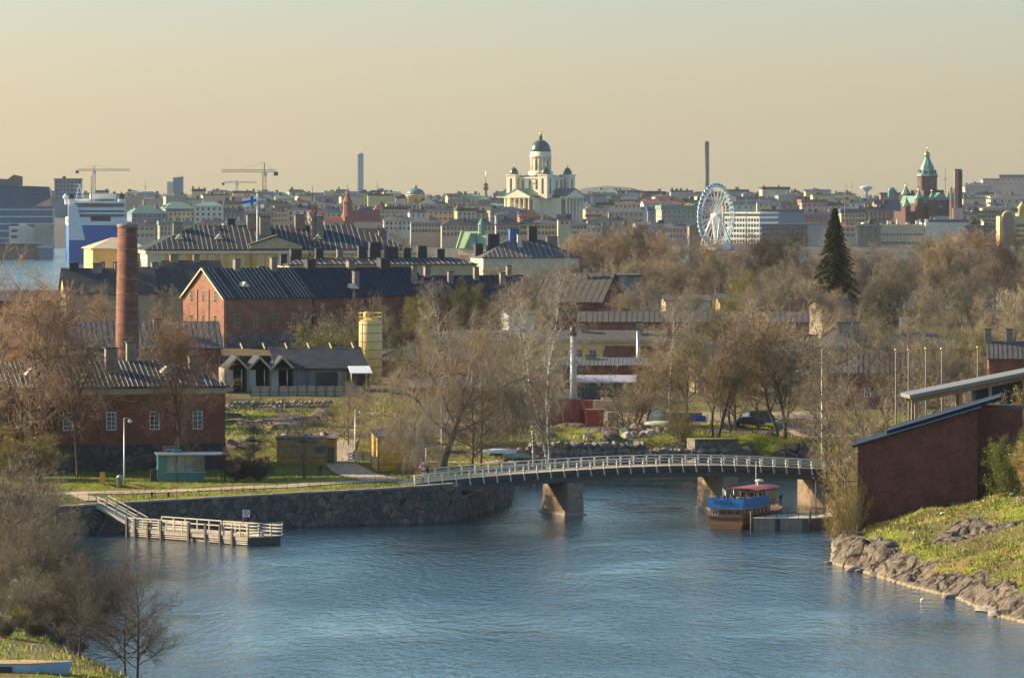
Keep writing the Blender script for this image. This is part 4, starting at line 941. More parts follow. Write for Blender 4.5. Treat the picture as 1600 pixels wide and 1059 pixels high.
house('ochre_row', 'ochre two storey house seen through the big bare trees', 'house', 1090, 850, 1245, 6, 10, 565, 535, base=6.5, wall=M['khaki'], roof=M['roof_l'], kind='gable', frame='white', wins=[('f',6,2,14,1.6,1.1,1.6,(1,1)),('f',6,2,14,4.4,1.1,1.6,(1,1))])
# 15 near brick shed on the right with slanted roof
Y0 = 574; th = R(-6); x0 = X(1340,Y0); L = solve_L(1340,Y0,1527,th); zb = 1.2
r = empty('brick_boathouse', (x0,Y0,zb), th, 'dark brick boathouse with slanting blue grey roof above the rocks', 'boathouse')
z1 = Z(697,Y0)-zb; z2 = Z(640,Y0+1)-zb
MB().prism_y([(0,-1.5),(L,-1.5),(L,z2),(0,z1)],0,11).build('wall', M['dark_brick'], r)
MB().box(L-.002,L+5,2.2,13,-1.5,z2+.2).build('rear_wall', M['dark_brick'], r)
sl = (z2-z1)/L; m = MB().prism_y([(-.55,z1-.55*sl),(L+.4,z2+.4*sl),(L+.4,z2+.4*sl+.28),(-.55,z1-.55*sl+.28)],-.5,11.6)
bo = pm('blue_grey_roof',(.016,.026,.045),.7,.3,.7,0,0,.15); m.build('roof', bo, r)
MB().prism_y([(3.2,z1+3.2*sl+.3),(L+2.6,z2+2.6*sl+.3),(L+2.6,z2+2.6*sl+.75),(3.2,z1+3.2*sl+.75)],2.2,12).build('upper_roof', bo, r)
MB().bar((3.2,2.15,z1+3.2*sl+.76),(L+2.6,2.15,z2+2.6*sl+.76),.14,.1).build('roof_edge', M['steel'], r)
for z_ in (2.0, 6.3): MB().box(-1.9,0,.4,.5,z_,z_+.12).build('bracket', M['redwood'], r)
MB().bar((-2.4,-.3,.9),(1.6,-.9,.6),.14).build('plank_rail', M['wood'], r)
# open shelter roof with posts above it
r = empty('shelter', (X(1424,603),603,2.5), R(4), 'open shelter with long sloping grey roof on timber posts behind the boathouse', 'shelter')
Lr = solve_L(1418,603,1640,R(4)); za = Z(622,603)-2.5; zb2 = Z(577,603)-2.5; sl2 = (zb2-za)/Lr
MB().prism_y([(-.4,za),(Lr,zb2),(Lr,zb2+.42),(-.4,za+.42)],-1.5,6).build('roof', pm('shelter_roof',(.17,.165,.16),.6,.15,.5), r)
MB().bar((0,.2,za-.35),(Lr,.2,zb2-.35),.25,.5).bar((0,4.8,za-.35),(Lr,4.8,zb2-.35),.25,.5).build('beam', M['brown'], r)
for xx in (.6,5.9,9.4,13.4): MB().box(xx-.18,xx+.18,.05,.4,-1,za+xx*sl2-.3).build('post', M['brown'], r)
for xx in (.9,6.2): MB().box(xx-.18,xx+.18,4.6,4.95,-1,za+xx*sl2-.3).build('post', M['brown'], r)
MB().prism_y([(5.0,2.0),(5.6,2.0),(5.6,4.6),(8,5.4),(8,7.0),(5.0,6.2)],.6,.8).build('dark_panel', M['roof_blue'], r); MB().box(4.75,5.0,.5,.85,1.5,6.0).build('post', M['steel'], r); MB().prism_y([(7.9,0),(24,0),(24,za+24*sl2-.02),(7.9,za+7.9*sl2-.02)],1.2,5.5).build('dark_room', M['roof_blue'], r)
for i, (px, top) in enumerate(((1400,549),(1420,549),(1447,547),(1472,547),(1528,545))):
    pole('flagpole', 'slender pale flagpole behind the boathouse, '+['leftmost of five','second from the left of five','middle one of five','fourth from the left of five','rightmost of five'][i], px, 628, top, 3.5, .13, 'chim_stone', 'flagpole', 'five bare flagpoles behind the boathouse', True, .75)
# ------------------------------------------------------------------ footbridge
BA = R(25.6); ux, uy = math.cos(BA), math.sin(BA)          # along; across (away) is (-uy, ux)
B0 = (6.6, 634.0)                                           # near face of the first pier
bridge = empty('footbridge', (B0[0], B0[1], 0), BA, 'long arched footbridge with white railings on two stone piers across the strait', 'bridge')
T0, T1, WD = -20.8, 38.5, 6.2
M['railp'] = pm('rail_paint', (.58,.52,.43), .6, .12, 1)
def deck(t):      # top of the deck
    return float(np.interp(t, [-24,-21.5,-16,-8,0,8,15,22,30,38.5,42], [4.1,4.35,4.75,5.2,5.52,5.75,5.8,5.68,5.3,4.7,4.4]))
ts = np.linspace(T0, T1, 61)
def swept(prof, t0=T0, t1=T1, n=60):     # prof: (y, z above deck) closed loop
    m = MB(); tt = np.linspace(t0, t1, n+1); k = len(prof)
    for t in tt:
        for y, z in prof: m.v.append((t, y, deck(t)+z))
    for i in range(n):
        for j in range(k): m.f.append((i*k+j, i*k+(j+1)%k, (i+1)*k+(j+1)%k, (i+1)*k+j)); m.m.append(0); m.s.append(False)
    m.f.append(tuple(reversed(range(k)))); m.m.append(0); m.s.append(False)
    m.f.append(tuple(n*k+j for j in range(k))); m.m.append(0); m.s.append(False); return m
dk = plank_mat('deck_planks', (.42,.35,.24), .25, True)
swept([(-.2,-.05),(WD+.2,-.05),(WD+.2,-.32),(-.2,-.32)][::-1]).build('deck', dk, bridge)
swept([(-.32,.02),(-.201,.02),(-.201,-.55),(-.32,-.55)][::-1]).build('edge_beam', pm('edge_beam_paint',(.075,.065,.05),.7,.2,.8), bridge)
gcol = pm('girder_paint',(.085,.085,.075),.6,.2,.4)
swept([(.15,-.33),(.55,-.33),(.55,-1.45),(.15,-1.45)][::-1], -20.5, 37.5).build('girder', gcol, bridge)
swept([(5.6,-.33),(6.0,-.33),(6.0,-1.45),(5.6,-1.45)][::-1], -20.5, 37.5).build('girder', gcol, bridge)
postm = MB().box(-.07,.07,-.09,.06,-.75,1.05).add([(-.07,-.09,-.30),(.07,-.09,-.30),(.07,-.38,-.72),(-.07,-.38,-.72),(-.07,.0,-.2),(.07,.0,-.2),(.07,-.25,-.85),(-.07,-.25,-.85)],[(0,1,2,3),(4,7,6,5),(0,3,7,4),(1,5,6,2),(0,4,5,1),(3,2,6,7)]).box(-.11,.11,-.14,.12,.42,.60).box(-.1,.1,-.13,.11,.86,1.0).mesh('railing_post', M['railp'])
tt = -20.6
while tt < T1+1.2:
    for s_ in ((0, 1) if tt > -16 else (0,)):
        inst('railing_post', postm, bridge, (tt+(.35 if s_ else 0), -.36 if s_ == 0 else WD+.36, deck(tt)), 0 if s_ == 0 else math.pi)
    tt += 1.84
for y_ in (-.40, WD+.32):
    for z_, h_, w_, nm in ((.98,.10,.26,'handrail'),(.62,.09,.07,'rail'),(.28,.09,.07,'rail')):
        swept([(y_-w_/2+.04,z_),(y_+w_/2+.04,z_),(y_+w_/2+.04,z_+h_),(y_-w_/2+.04,z_+h_)][::-1], -20.8 if y_ < 0 else -16.0, T1+1.5, 62).build(nm, M['railp'], bridge)
pierm = stone_mat('pier_granite', [(.34,.24,.15),(.30,.22,.15),(.38,.27,.17),(.28,.19,.13)], 1.1, (.16,.11,.08), 1.5, .03, .03)
for t_ in (0.15, 22.0):
    w = 2.1; m = MB(); zt = deck(t_)-1.46
    m.add([(t_-.1,-.55,-2),(t_+w+.1,-.55,-2),(t_+w+.1,6.9,-2),(t_-.1,6.9,-2),(t_,-.35,zt),(t_+w,-.35,zt),(t_+w,6.6,zt),(t_,6.6,zt)],[(0,3,2,1),(4,5,6,7),(0,1,5,4),(1,2,6,5),(2,3,7,6),(3,0,4,7)])
    p_ = m.build('pier', pierm, bridge)
    MB().box(t_-.3,t_+w+.3,-.8,7.1,-2,.22).build('footing', M['concrete'], p_)
# right abutment, warm granite, with steps
ab = empty('bridge_abutment', (B0[0]+ux*36.6, B0[1]+uy*36.6, 0), BA, 'pale granite abutment under the right end of the bridge behind the jetty', 'abutment')
MB().add([(0,-.5,-2),(6,-.5,-2),(6,7,-2),(0,7,-2),(0,-.5,3.3),(6,-.5,3.0),(6,7,3.0),(0,7,3.3)],[(0,3,2,1),(4,5,6,7),(0,1,5,4),(1,2,6,5),(2,3,7,6),(3,0,4,7)]).build('wall', pierm, ab)
# lifebuoy post at the bridge head
def lifebuoy(px, base, label):
    x, y, z = G(px, base); o = empty('lifebuoy_post', (x,y,z+.3), 0, label, 'lifebuoy')
    m = MB()
    for k in range(5): m.box(-.09,.09,-.09,.09,k*.62,k*.62+.62,k%2)
    m.build('post', [M['red_paint'], M['white']], o)
    rg = MB().tube([(.38*math.cos(a),-.18,.38*math.sin(a)) for a in np.linspace(0,2*math.pi,21)],.10,8,0,False).build('lifebuoy', M['red_paint'], o, (0,0,1.7)); MB().box(-.3,.3,-.1,.0,-.5,.45).build('board', M['white'], o, (0,0,1.7))
    MB().tube([(.35,0,0),(.35,0,4.2)],.04,6).build('pole', M['white'], o)
M['red_paint'] = pm('red_paint', (.45,.04,.035), .5, .15, 1)
lifebuoy(661, 757, 'red and white lifebuoy post at the left end of the bridge')
# ------------------------------------------------------------------ floating landing stage, left
x0, y0 = X(200, 595), 595.0; x1, y1 = X(388, 579.5), 579.5
PA = math.atan2(y1-y0, x1-x0); PLn = math.hypot(x1-x0, y1-y0)
st = empty('landing_stage', (x0, y0, 0), PA, 'timber floating landing stage with railings moored before the quay wall', 'landing stage')
wd = M['woodh']; DZ = .95
MB().box(0,PLn,0,5.2,DZ-.12,DZ).build('deck', plank_mat('stage_deck',(.50,.40,.26),.2,True), st)
MB().box(0.2,PLn-.2,.15,5.0,-.4,DZ-.13).build('float', M['dwood'], st)
MB().box(0,PLn,-.12,-.002,DZ-.4,DZ+.02).build('fascia', wd, st)
def fence_run(a, b_, root, n, zb, h=1.25, slats=3, big=.0, name='railing'):
    a = Vector(a); b_ = Vector(b_); m = MB()
    for k in range(slats):
        z = zb+h-.06-k*(h-.1)/max(1,slats); m.bar((a.x,a.y,a.z+z),(b_.x,b_.y,b_.z+z),.07,.13)
    rl = m.build(name, M['lwood'], root)
    for i in range(n+1):
        p = a.lerp(b_, i/n); MB().box(-.07,.07,-.06,.06,zb-.25,zb+h).build('railing_post', M['lwood'], root, (p.x,p.y,p.z))
M['lwood'] = pm('pale_grey_wood', (.44,.38,.29), .75, .2, .9)
fence_run((0,0,0),(PLn*.52,0,0),st,8,DZ,1.3,4); fence_run((PLn*.80,0,0),(PLn,0,0),st,3,DZ,1.5,3); fence_run((0,5.1,0),(PLn*.5,5.1,0),st,5,DZ,1.2,2); fence_run((PLn,0,0),(PLn,5.1,0),st,3,DZ,1.5,4)
fence_run((PLn*.52,5.1,0),(PLn,5.1,0),st,5,DZ,1.2,3)
for f_ in (.0,.07,.18,.29,.52,.66,.78,.88): MB().box(-.14,.14,-.30,-.13,-1,2.2 if f_ not in (.18,.88) else 1.9).build('pile', M['dwood'], st, (PLn*f_,0,0))
for f_ in (.1,.36,.6): MB().box(0,PLn*.16,-.10,-.125,.0,.1).build('fender_board', wd, st, (PLn*f_,0,.1))
m = MB()
for k in range(4): m.box(.2,PLn*.5,-.06,.0,.30+k*.22-.2,.42+k*.22-.2)
m.build('side_slats', M['lwood'], st); m = MB()
for k in range(4): m.box(PLn*.66,PLn-.1,-.06,.0,.30+k*.22-.2,.42+k*.22-.2)
m.build('side_slats', M['lwood'], st)
MB().box(0,2.2,0,.5,0,.45).build('bench', M['lwood'], st, (PLn*.88,2.2,DZ)); 
o = empty('warning_sign', (x1-1.0*math.cos(PA), y1-1.0*math.sin(PA)+1.0, DZ), 0, 'small white notice with red prohibition ring on the landing stage end', 'sign')
MB().box(-.05,.05,-.05,.05,0,3.1).build('post', M['lwood'], o); MB().box(-.02,.78,-.09,-.05,2.2,3.0).build('board', M['white'], o)
MB().tube([(.38+.26*math.cos(a),-.1,2.62+.26*math.sin(a)) for a in np.linspace(0,2*math.pi,17)],.05,6,0,False).bar((.2,-.1,2.8),(.56,-.1,2.44),.07).build('ring', M['red_paint'], o)
MB().box(.8,2.6,-.06,-.02,2.9,3.05).build('arm', M['dwood'], o)
# gangway from the quay down to the stage
gx0, gy0 = X(150,601), 601.5; gz0 = 3.3
g = empty('gangway', (gx0,gy0,gz0), 0, 'sloping timber gangway from the quay down to the landing stage', 'gangway')
e_ = Vector((X(212,596)-gx0, 597.5-gy0, DZ-gz0)); n_ = Vector((-e_.y, e_.x, 0)).normalized()*1.9
MB().hexa([(0,0,-.15),tuple(e_+Vector((0,0,-.15))),tuple(e_+n_+Vector((0,0,-.15))),tuple(n_+Vector((0,0,-.15))),(0,0,0),tuple(e_),tuple(e_+n_),tuple(n_)]).build('deck', M['lwood'], g)
for q in (Vector((0,0,0)), n_):
    fence_run(tuple(q), tuple(q+e_), g, 4, 0, 1.1, 2)
MB().bar((0,-.1,-.2),tuple(e_+Vector((0,-.1,-.2))),.12,.35).build('side_beam', M['lwood'], g)
# ------------------------------------------------------------------ lamps, bins and bollards on the promenade
def lamp(px, base, top, label, mat='steel', arm=1):
    x, y, z = G(px, base); h = Z(top, y)-z; o = empty('street_lamp', (x,y,z), 0, label, 'street lamp')
    MB().tube([(0,0,-.2),(0,0,1.2),(0,0,h)],[.11,.10,.06],8).build('pole', M[mat], o)
    if arm:
        MB().tube([(0,0,h-.05),(.35,0,h+.02),(.75,0,h-.12)],.04,6).build('arm', M[mat], o)
        hd = MB().lathe([(.04,.28),(.12,.22),(.34,.02),(.30,-.02)],n=14).build('lamp_head', M[mat], o, (.72,0,h-.38)); MB().lathe([(.24,0),(.2,-.12),(.05,-.17)],n=12).build('lens', M['white'], hd, (0,0,-.021))
    return o
lamp(194, 760, 653, 'pale street lamp with bell shaped head on the promenade before the barracks')
lamp(154, 742, 612, 'tall dark lamp pole against the brick barracks wall', 'black', 0)
lamp(555, 712, 640, 'slim grey lamp pole beside the path above the yellow sheds', 'steel')
lamp(690, 733, 620, 'grey lamp pole beside the big willow trunk', 'steel', 0)
lamp(1284, 716, 545, 'thin tall lamp pole on the lawn by the right bridge end', 'steel', 0)
lamp(475, 747, 690, 'short dark post on the lawn edge left of the walking person', 'black', 0)
def at_ground(px, base): x, y, z = G(px, base); return (x,y,z)
o = empty('waste_bin', at_ground(160,756), 0, 'orange yellow waste bin on the lawn edge', 'bin'); MB().box(-.32,.32,-.25,.25,0,1.3).build('body', M['orange'], o); MB().box(-.34,.34,-.27,.27,1.3,1.42).build('lid', M['brown'], o)
o = empty('waste_bin', at_ground(187,762), 0, 'grey green waste bin at the foot of the street lamp', 'bin'); MB().lathe([(.33,0),(.36,1.2),(.40,1.22),(.40,1.4)],n=14).build('body', pm('grey_green_metal',(.20,.26,.24),.5,.15,1), o); MB().lathe([(.40,0),(.1,.18)],n=14).build('lid', M['steel'], o, (0,0,1.4))
for px, b_, l_ in ((237,777,'small iron mooring bollard on the grass verge, left one'),(263,777,'small iron mooring bollard on the grass verge, right one')):
    o = empty('bollard', at_ground(px,b_), 0, l_, 'bollard'); MB().lathe([(.22,0),(.14,.1),(.14,.45),(.26,.52),(.26,.62),(.1,.66)],n=12).build('body', M['black'], o)
# rope fence along the quay edge
def rope_fence(p0, p1, n, label, h=.95, mat='black'):
    P = [Vector(G(p0[0]+(p1[0]-p0[0])*i/n, p0[1]+(p1[1]-p0[1])*i/n)) for i in range(n+1)]
    o = empty('rope_fence', P[0], 0, label, 'fence')
    for p in P: MB().tube([(0,0,-.1),(0,0,h)],.035,5).build('post', M[mat], o, p-P[0])
    m = MB()
    for k in (.9,.5):
        pts = []
        for a,b_ in zip(P, P[1:]):
            for j in range(4): q = a.lerp(b_, j/4)-P[0]; pts.append(q+Vector((0,0,k-.05*math.sin(math.pi*j/4))))
        m.tube(pts, .016, 4, 0, False)
    m.build('rope', M['rope'], o)
rope_fence((70,787),(655,752),34,'thin post and rope fence along the grassy quay edge')
# white board railing and board fence between the sheds
a = Vector(G(545,722)); o = empty('white_railing', a, R(-14), 'short white board railing between the two yellow sheds', 'railing')
m = MB()
for k in range(3): m.box(0,1.0,-.03,.03,.25+k*.38,.45+k*.38)
m.build('rails', M['white'], o)
for xx in (0,.98): MB().box(xx-.06,xx+.06,-.06,.06,-.1,1.3).build('post', M['white'], o)
o = empty('board_fence', Vector(G(554,721)), R(-8), 'small grey board fence beside the bright yellow hut', 'fence')
m = MB()
for k in range(4): m.box(0,2.2,-.03,.03,.15+k*.3,.38+k*.3)
m.build('boards', M['lwood'], o)
for xx in (0,1.1,2.2): MB().box(xx-.06,xx+.06,-.09,-.03,-.1,1.4).build('post', M['dwood'], o)
# ------------------------------------------------------------------ paths laid on the ground
def strip(name, cl, mat, up=.04, sub=3.0, kind='structure'):
    """cl: (px, py, half width m). A ribbon draped over the ground."""
    P = [(Vector(G(px,py)), w) for px,py,w in cl]; V = []; nx = 9; rows = 0
    pts = []
    for (a,wa),(b_,wb) in zip(P, P[1:]):
        n = max(1,int((b_-a).length/sub))
        for i in range(n): pts.append((a.lerp(b_,i/n), wa+(wb-wa)*i/n))
    pts.append(P[-1])
    for i,(p,w) in enumerate(pts):
        d = (pts[min(i+1,len(pts)-1)][0]-pts[max(i-1,0)][0]); d.z = 0; d.normalize(); n_ = Vector((-d.y,d.x,0))
        for j in range(nx):
            q = p+n_*w*(2*j/(nx-1)-1); V.append([q.x,q.y,0])
    V = np.array(V); V[:,2] = height(V[:,0], V[:,1])[0]+up
    R_ = len(pts); idx = np.arange(R_*nx).reshape(R_,nx); q = np.stack([idx[:-1,1:],idx[:-1,:-1],idx[1:,:-1],idx[1:,1:]],-1).reshape(-1,4)
    ok = V[q][:,:,2].min(1) > 0; me = np_mesh(name, V, q[ok], mat, 4, True); return tag(link(bpy.data.objects.new(name, me)), kind=kind)
sand = pm('sandy_gravel', (.40,.31,.21), .95, .18, .5)
strip('path', [(-60,776,1.9),(120,771,1.9),(300,766,1.8),(450,760,1.8),(560,753,2.0),(650,750,2.2)], sand, .09, 1.5)
strip('path', [(600,752,2.6),(560,742,2.6),(535,728,2.2),(530,715,1.6),(545,702,1.2)], sand, .13, 1.5)
strip('path', [(120,773,.9),(150,783,1.4)], sand, .13, 1)
strip('path', [(650,722,.8),(760,724,.9),(900,720,.8)], sand, .09, 2)
strip('road', [(930,672,1.6),(1050,672,1.8),(1180,676,2.2),(1330,682,2.6)], sand, .10, 2)
dirt = pm('yard_dirt', (.27,.20,.14), .95, .3, .3)
strip('yard', [(640,660,8),(800,655,9),(1000,650,12),(1300,650,14)], dirt, .06, 3)
strip('yard', [(-50,640,6),(345,636,7)], dirt, .06, 3)
# ------------------------------------------------------------------ people
skin = pm('skin', (.42,.24,.17), .6, .1, 3); MP = {}
def cloth(c): 
    k = 'cloth_%d_%d_%d' % tuple(int(q*100) for q in c)
    return pm(k, c, .9, .2, 4)
hairm = pm('dark_hair', (.035,.022,.015), .7, .3, 8)
def person_mesh(pose='walk'):
    J = {}; E = []; Rr = []
    def j(n, p, r, par=None):
        J[n] = len(Rr); Rr.append((p, r)); 
        if par: E.append((J[par], J[n]))
    st_ = pose == 'sit'; zb = .52 if st_ else .93
    j('pel', (0,0,zb), .15); j('wst', (0,.0,zb+.17), .135, 'pel'); j('chs', (0,-.01,zb+.38), .165, 'wst'); j('nkb', (0,0,zb+.53), .10, 'chs'); j('nck', (0,-.02,zb+.60), .055, 'nkb'); j('hd0', (0,-.03,zb+.66), .075,'nck'); j('hd', (0,-.035,zb+.73), .098, 'hd0'); j('tp', (0,-.02,zb+.80), .075, 'hd')
    for s, k in ((-1,'l'),(1,'r')):
        j('hp'+k, (s*.09,0,zb-.03), .10, 'pel'); f = s*.16 if pose == 'walk' else 0
        if st_: j('kn'+k,(s*.12,-.42,zb),.068,'hp'+k); j('an'+k,(s*.12,-.44,.08),.042,'kn'+k); j('to'+k,(s*.12,-.60,.05),.035,'an'+k)
        else: j('kn'+k,(s*.10,-.05+f*.5,.50),.068,'hp'+k); j('an'+k,(s*.10,.02+f,.09),.042,'kn'+k); j('to'+k,(s*.12,-.13+f,.04),.036,'an'+k)
        j('sh'+k,(s*.185,0,zb+.47),.065,'nkb'); 
        if st_: j('el'+k,(s*.24,-.08,zb+.20),.045,'sh'+k); j('wr'+k,(s*.15,-.30,zb+.13),.032,'el'+k)
        else: j('el'+k,(s*.25,.03-f*.5,zb+.20),.045,'sh'+k); j('wr'+k,(s*.24,-.08-f,zb-.02),.032,'el'+k)
        w = Rr[-1][0]; hd = (0,-.35,-.9) if not st_ else (0,-1,-.1)
        j('pm'+k,(w[0],w[1]+hd[1]*.06,w[2]+hd[2]*.06),.038,'wr'+k)
        for q in range(4): j('f%d%s'%(q,k),(w[0]+(q-1.5)*.016*(1),w[1]+hd[1]*.12-.012,w[2]+hd[2]*(.135+.008*(q in (1,2)))),.011,'pm'+k)
        j('th'+k,(w[0]-s*.045,w[1]+hd[1]*.09-.02,w[2]+hd[2]*.08),.012,'pm'+k)
    me = bpy.data.meshes.new('pm'); me.from_pydata([p for p,_ in Rr], E, []); o = bpy.data.objects.new('pm', me); link(o)
    o.modifiers.new('s','SKIN'); sm = o.modifiers.new('u','SUBSURF'); sm.levels = sm.render_levels = 1
    if not me.skin_vertices: 
        bpy.context.view_layer.objects.active = o
        bm_ = __import__('bmesh').new(); bm_.from_mesh(me); bm_.verts.layers.skin.verify(); bm_.to_mesh(me); bm_.free()
    for i,(p,r) in enumerate(Rr): me.skin_vertices[0].data[i].radius = (r, r*.85 if i < 4 else r)
    me.skin_vertices[0].data[0].use_root = True
    dg = bpy.context.evaluated_depsgraph_get(); out = bpy.data.meshes.new_from_object(o.evaluated_get(dg)); bpy.data.objects.remove(o); return out, zb
def person(loc, rz, top, legs, label, pose='walk', hair=hairm, group=None):
    if pose not in MP: MP[pose] = person_mesh(pose)
    me, zb = MP[pose]; me = me.copy(); me.materials.clear()
    for m in (cloth(top), cloth(legs), skin, M['black']): me.materials.append(m)
    for p in me.polygons:
        c = p.center; k = 0
        if c.z > zb+.57: k = 2
        elif (pose == 'sit' and ((c.y < -.16 and c.z < zb+.06) or c.z < zb)) or (pose != 'sit' and c.z < zb-.0 and abs(c.x) < .20): k = 1
        if c.z < .085: k = 3
        if pose != 'sit' and abs(c.x) > .19 and c.z < zb-.03 and c.z > .5: k = 2
        p.material_index = k; p.use_smooth = True
    o = bpy.data.objects.new('person', me); link(o); o.location = loc; o.rotation_euler = (0,0,rz); tag(o, label, 'person', group)
    MB().lathe([(.0001,.83),(.075,.815),(.112,.76),(.115,.70),(.10,.66)],(0,.008,zb),14).build('hair', hair, o)
    m = MB().add([(-.018,-.128,.72),(.018,-.128,.72),(0,-.155,.70),(0,-.125,.755)],[(0,2,1),(0,3,2),(1,2,3),(0,1,3)])
    m.build('nose', skin, o, (0,0,zb)); MB().box(-.045,-.02,-.134,-.12,.745,.757).box(.02,.045,-.134,-.12,.745,.757).box(-.028,.028,-.131,-.115,.672,.68).build('face', hairm, o, (0,0,zb))
    return o
p = G(500, 746); person(p, R(170), (.02,.022,.02), (.03,.03,.035), 'person in dark clothes walking on the path before the yellow shed')
p = G(668, 752); person((p[0],p[1],p[2]+.2), R(60), (.015,.015,.02), (.02,.02,.03), 'person in black standing beside the lifebuoy post at the bridge head', 'stand')
# ------------------------------------------------------------------ excursion boat and jetty under the bridge
bx, by = X(1100,608), 608.0; ba = R(10)
boat = empty('passenger_boat', (bx,by,0), ba, 'varnished wooden passenger boat with blue upper deck canvas moored at the jetty', 'boat')
# seen from its stern quarter: local x along the picture, hull runs back and right
def hullpt(s, y, z): return (s,y,z)
hl = 16.5; hw = 4.4
m = MB(); secs = []
for i in range(13):
    f = i/12; y = f*hl; w = hw/2*(1.0 if f < .6 else math.sqrt(max(0.0,1-((f-.6)/.4)**2.2)))+.04; zt = 1.45+.5*max(0,f-.5)**2*4
    secs.append((y,w,zt))
ring = []
for y,w,zt in secs:
    ring.append([(-w,y,zt),(-w*.97,y,.5),(-w*.8,y,-.3),(0,y,-.7),(w*.8,y,-.3),(w*.97,y,.5),(w,y,zt)])
vs = [p for r_ in ring for p in r_]; fs = []
for i in range(12):
    for k in range(6): a_=i*7+k; fs.append((a_,a_+1,a_+8,a_+7))
fs.append(tuple(reversed(range(7)))); fs.append(tuple(12*7+k for k in range(7)))
for i in range(12): fs.append((i*7, i*7+7, i*7+13, i*7+6))
m.add(vs, fs); HB = Vector((2.6,0,0)); ha = R(-34)
h_ = m.build('hull', M['hullwood'], boat, HB, ha)
def loc_of(v): c,s=math.cos(ha),math.sin(ha); return (HB.x+v[0]*c-v[1]*s, HB.y+v[0]*s+v[1]*c, v[2])
mm = MB()
for sgn in (-1,1): mm.tube([(sgn*(w+.03),y,zt) for y,w,zt in secs],.09,6)
mm.bar((-2.25,-.03,1.45),(2.25,-.03,1.45),.16).build('rubbing_strake', M['dwood'], h_)
MB().box(-2.0,2.0,.35,9.6,1.46,2.32).build('cabin', pm('varnish_cabin',(.26,.11,.04),.4,.2,.8), h_)
for k in range(4):
    f_, g_ = win_mesh(.78,.62,M['lwood'],M['glassb'],(1,0)) if k == 0 else win_mesh(.78,.62,M['hullwood'],M['glass'],(0,0))
    o_ = inst('window', f_, h_, (-1.45+k*.97,.335,1.6)); inst('pane', g_, o_)
for k in range(7):
    f_, g_ = win_mesh(.9,.6,M['hullwood'],M['glass'],(0,0))
    for sx_, rz_ in ((-2.015,-math.pi/2),(2.015,math.pi/2)): o_ = inst('window', f_, h_, (sx_,1.1+k*1.28,1.6), rz_); inst('pane', g_, o_)
MB().box(-2.15,2.15,.15,10.2,2.33,2.42).build('upper_deck', M['lwood'], h_)
cv = pm('blue_canvas',(.008,.17,.44),.7,.18,.8)
m = MB().add([(-2.2,.1,2.42),(2.2,.1,2.42),(2.2,8.6,2.42),(-2.2,8.6,2.42),(-2.3,.0,3.62),(2.3,.0,3.62),(2.3,8.6,3.62),(-2.3,8.6,3.62),(-2.1,.2,2.42),(2.1,.2,2.42),(2.1,8.6,2.42),(-2.1,8.6,2.42),(-2.2,.1,3.62),(2.2,.1,3.62),(2.2,8.6,3.62),(-2.2,8.6,3.62)],
   [(0,1,5,4),(1,2,6,5),(3,0,4,7),(9,8,12,13),(10,9,13,14),(8,11,15,12),(4,5,13,12),(5,6,14,13),(7,4,12,15)])
m.build('deck_canvas', cv, h_)
# lettering on the canvas: unreadable small dark strokes in the photograph read as a short word
tx = bpy.data.curves.new('name_text','FONT'); tx.body = 'BONICA'; tx.size = .6; tx.extrude = .01; tx.align_x = 'CENTER'
to = bpy.data.objects.new('t', tx); link(to); dg = bpy.context.evaluated_depsgraph_get(); tme = bpy.data.meshes.new_from_object(to.evaluated_get(dg)); bpy.data.objects.remove(to)
tme.materials.clear(); tme.materials.append(pm('navy_letters',(.01,.03,.09),.7,.1,1)); o_ = inst('lettering', tme, h_, (-.3,.0,2.95)); o_.rotation_euler = (R(94.5),0,0)
MB().box(-1.7,1.7,8.6,12.2,2.43,4.3).build('wheelhouse', pm('red_brown_paint',(.24,.06,.035),.5,.15,.8), h_)
for k in range(3):
    f_, g_ = win_mesh(.8,.8,M['lwood'],M['glass'],(0,0)); 
    for sx_, rz_ in ((-1.715,-math.pi/2),(1.715,math.pi/2)): o_ = inst('window', f_, h_, (sx_,9.2+k*1.1,3.15), rz_); inst('pane', g_, o_)
    o_ = inst('window', f_, h_, (-1.05+k*1.05,8.585,3.2)); inst('pane', g_, o_)
MB().prism_y([(-2.2,4.42),(-1.2,4.62),(1.2,4.62),(2.2,4.42),(2.2,4.32),(1.2,4.5),(-1.2,4.5),(-2.2,4.32)][::-1],4.6,12.6).build('canopy_roof', pm('canopy_red',(.28,.06,.05),.6,.2,1), h_)
for sx_ in (-2.1,2.1):
    for y_ in (5.4,8.0): MB().tube([(sx_,y_,2.45),(sx_,y_,4.4)],.04,6).build('canopy_post', M['steel'], h_)
MB().tube([(0,10,4.5),(0,10,7.6)],[.05,.02],6).build('mast', M['white'], h_); MB().lathe([(.2,0),(.5,.05),(.5,.25),(.2,.3)],(0,0,0),16).build('radar', M['white'], h_, (.2,10.6,5.05)); MB().tube([(0,10.6,4.5),(0,10.6,5.1)],.1,6).build('radar_post', M['white'], h_)
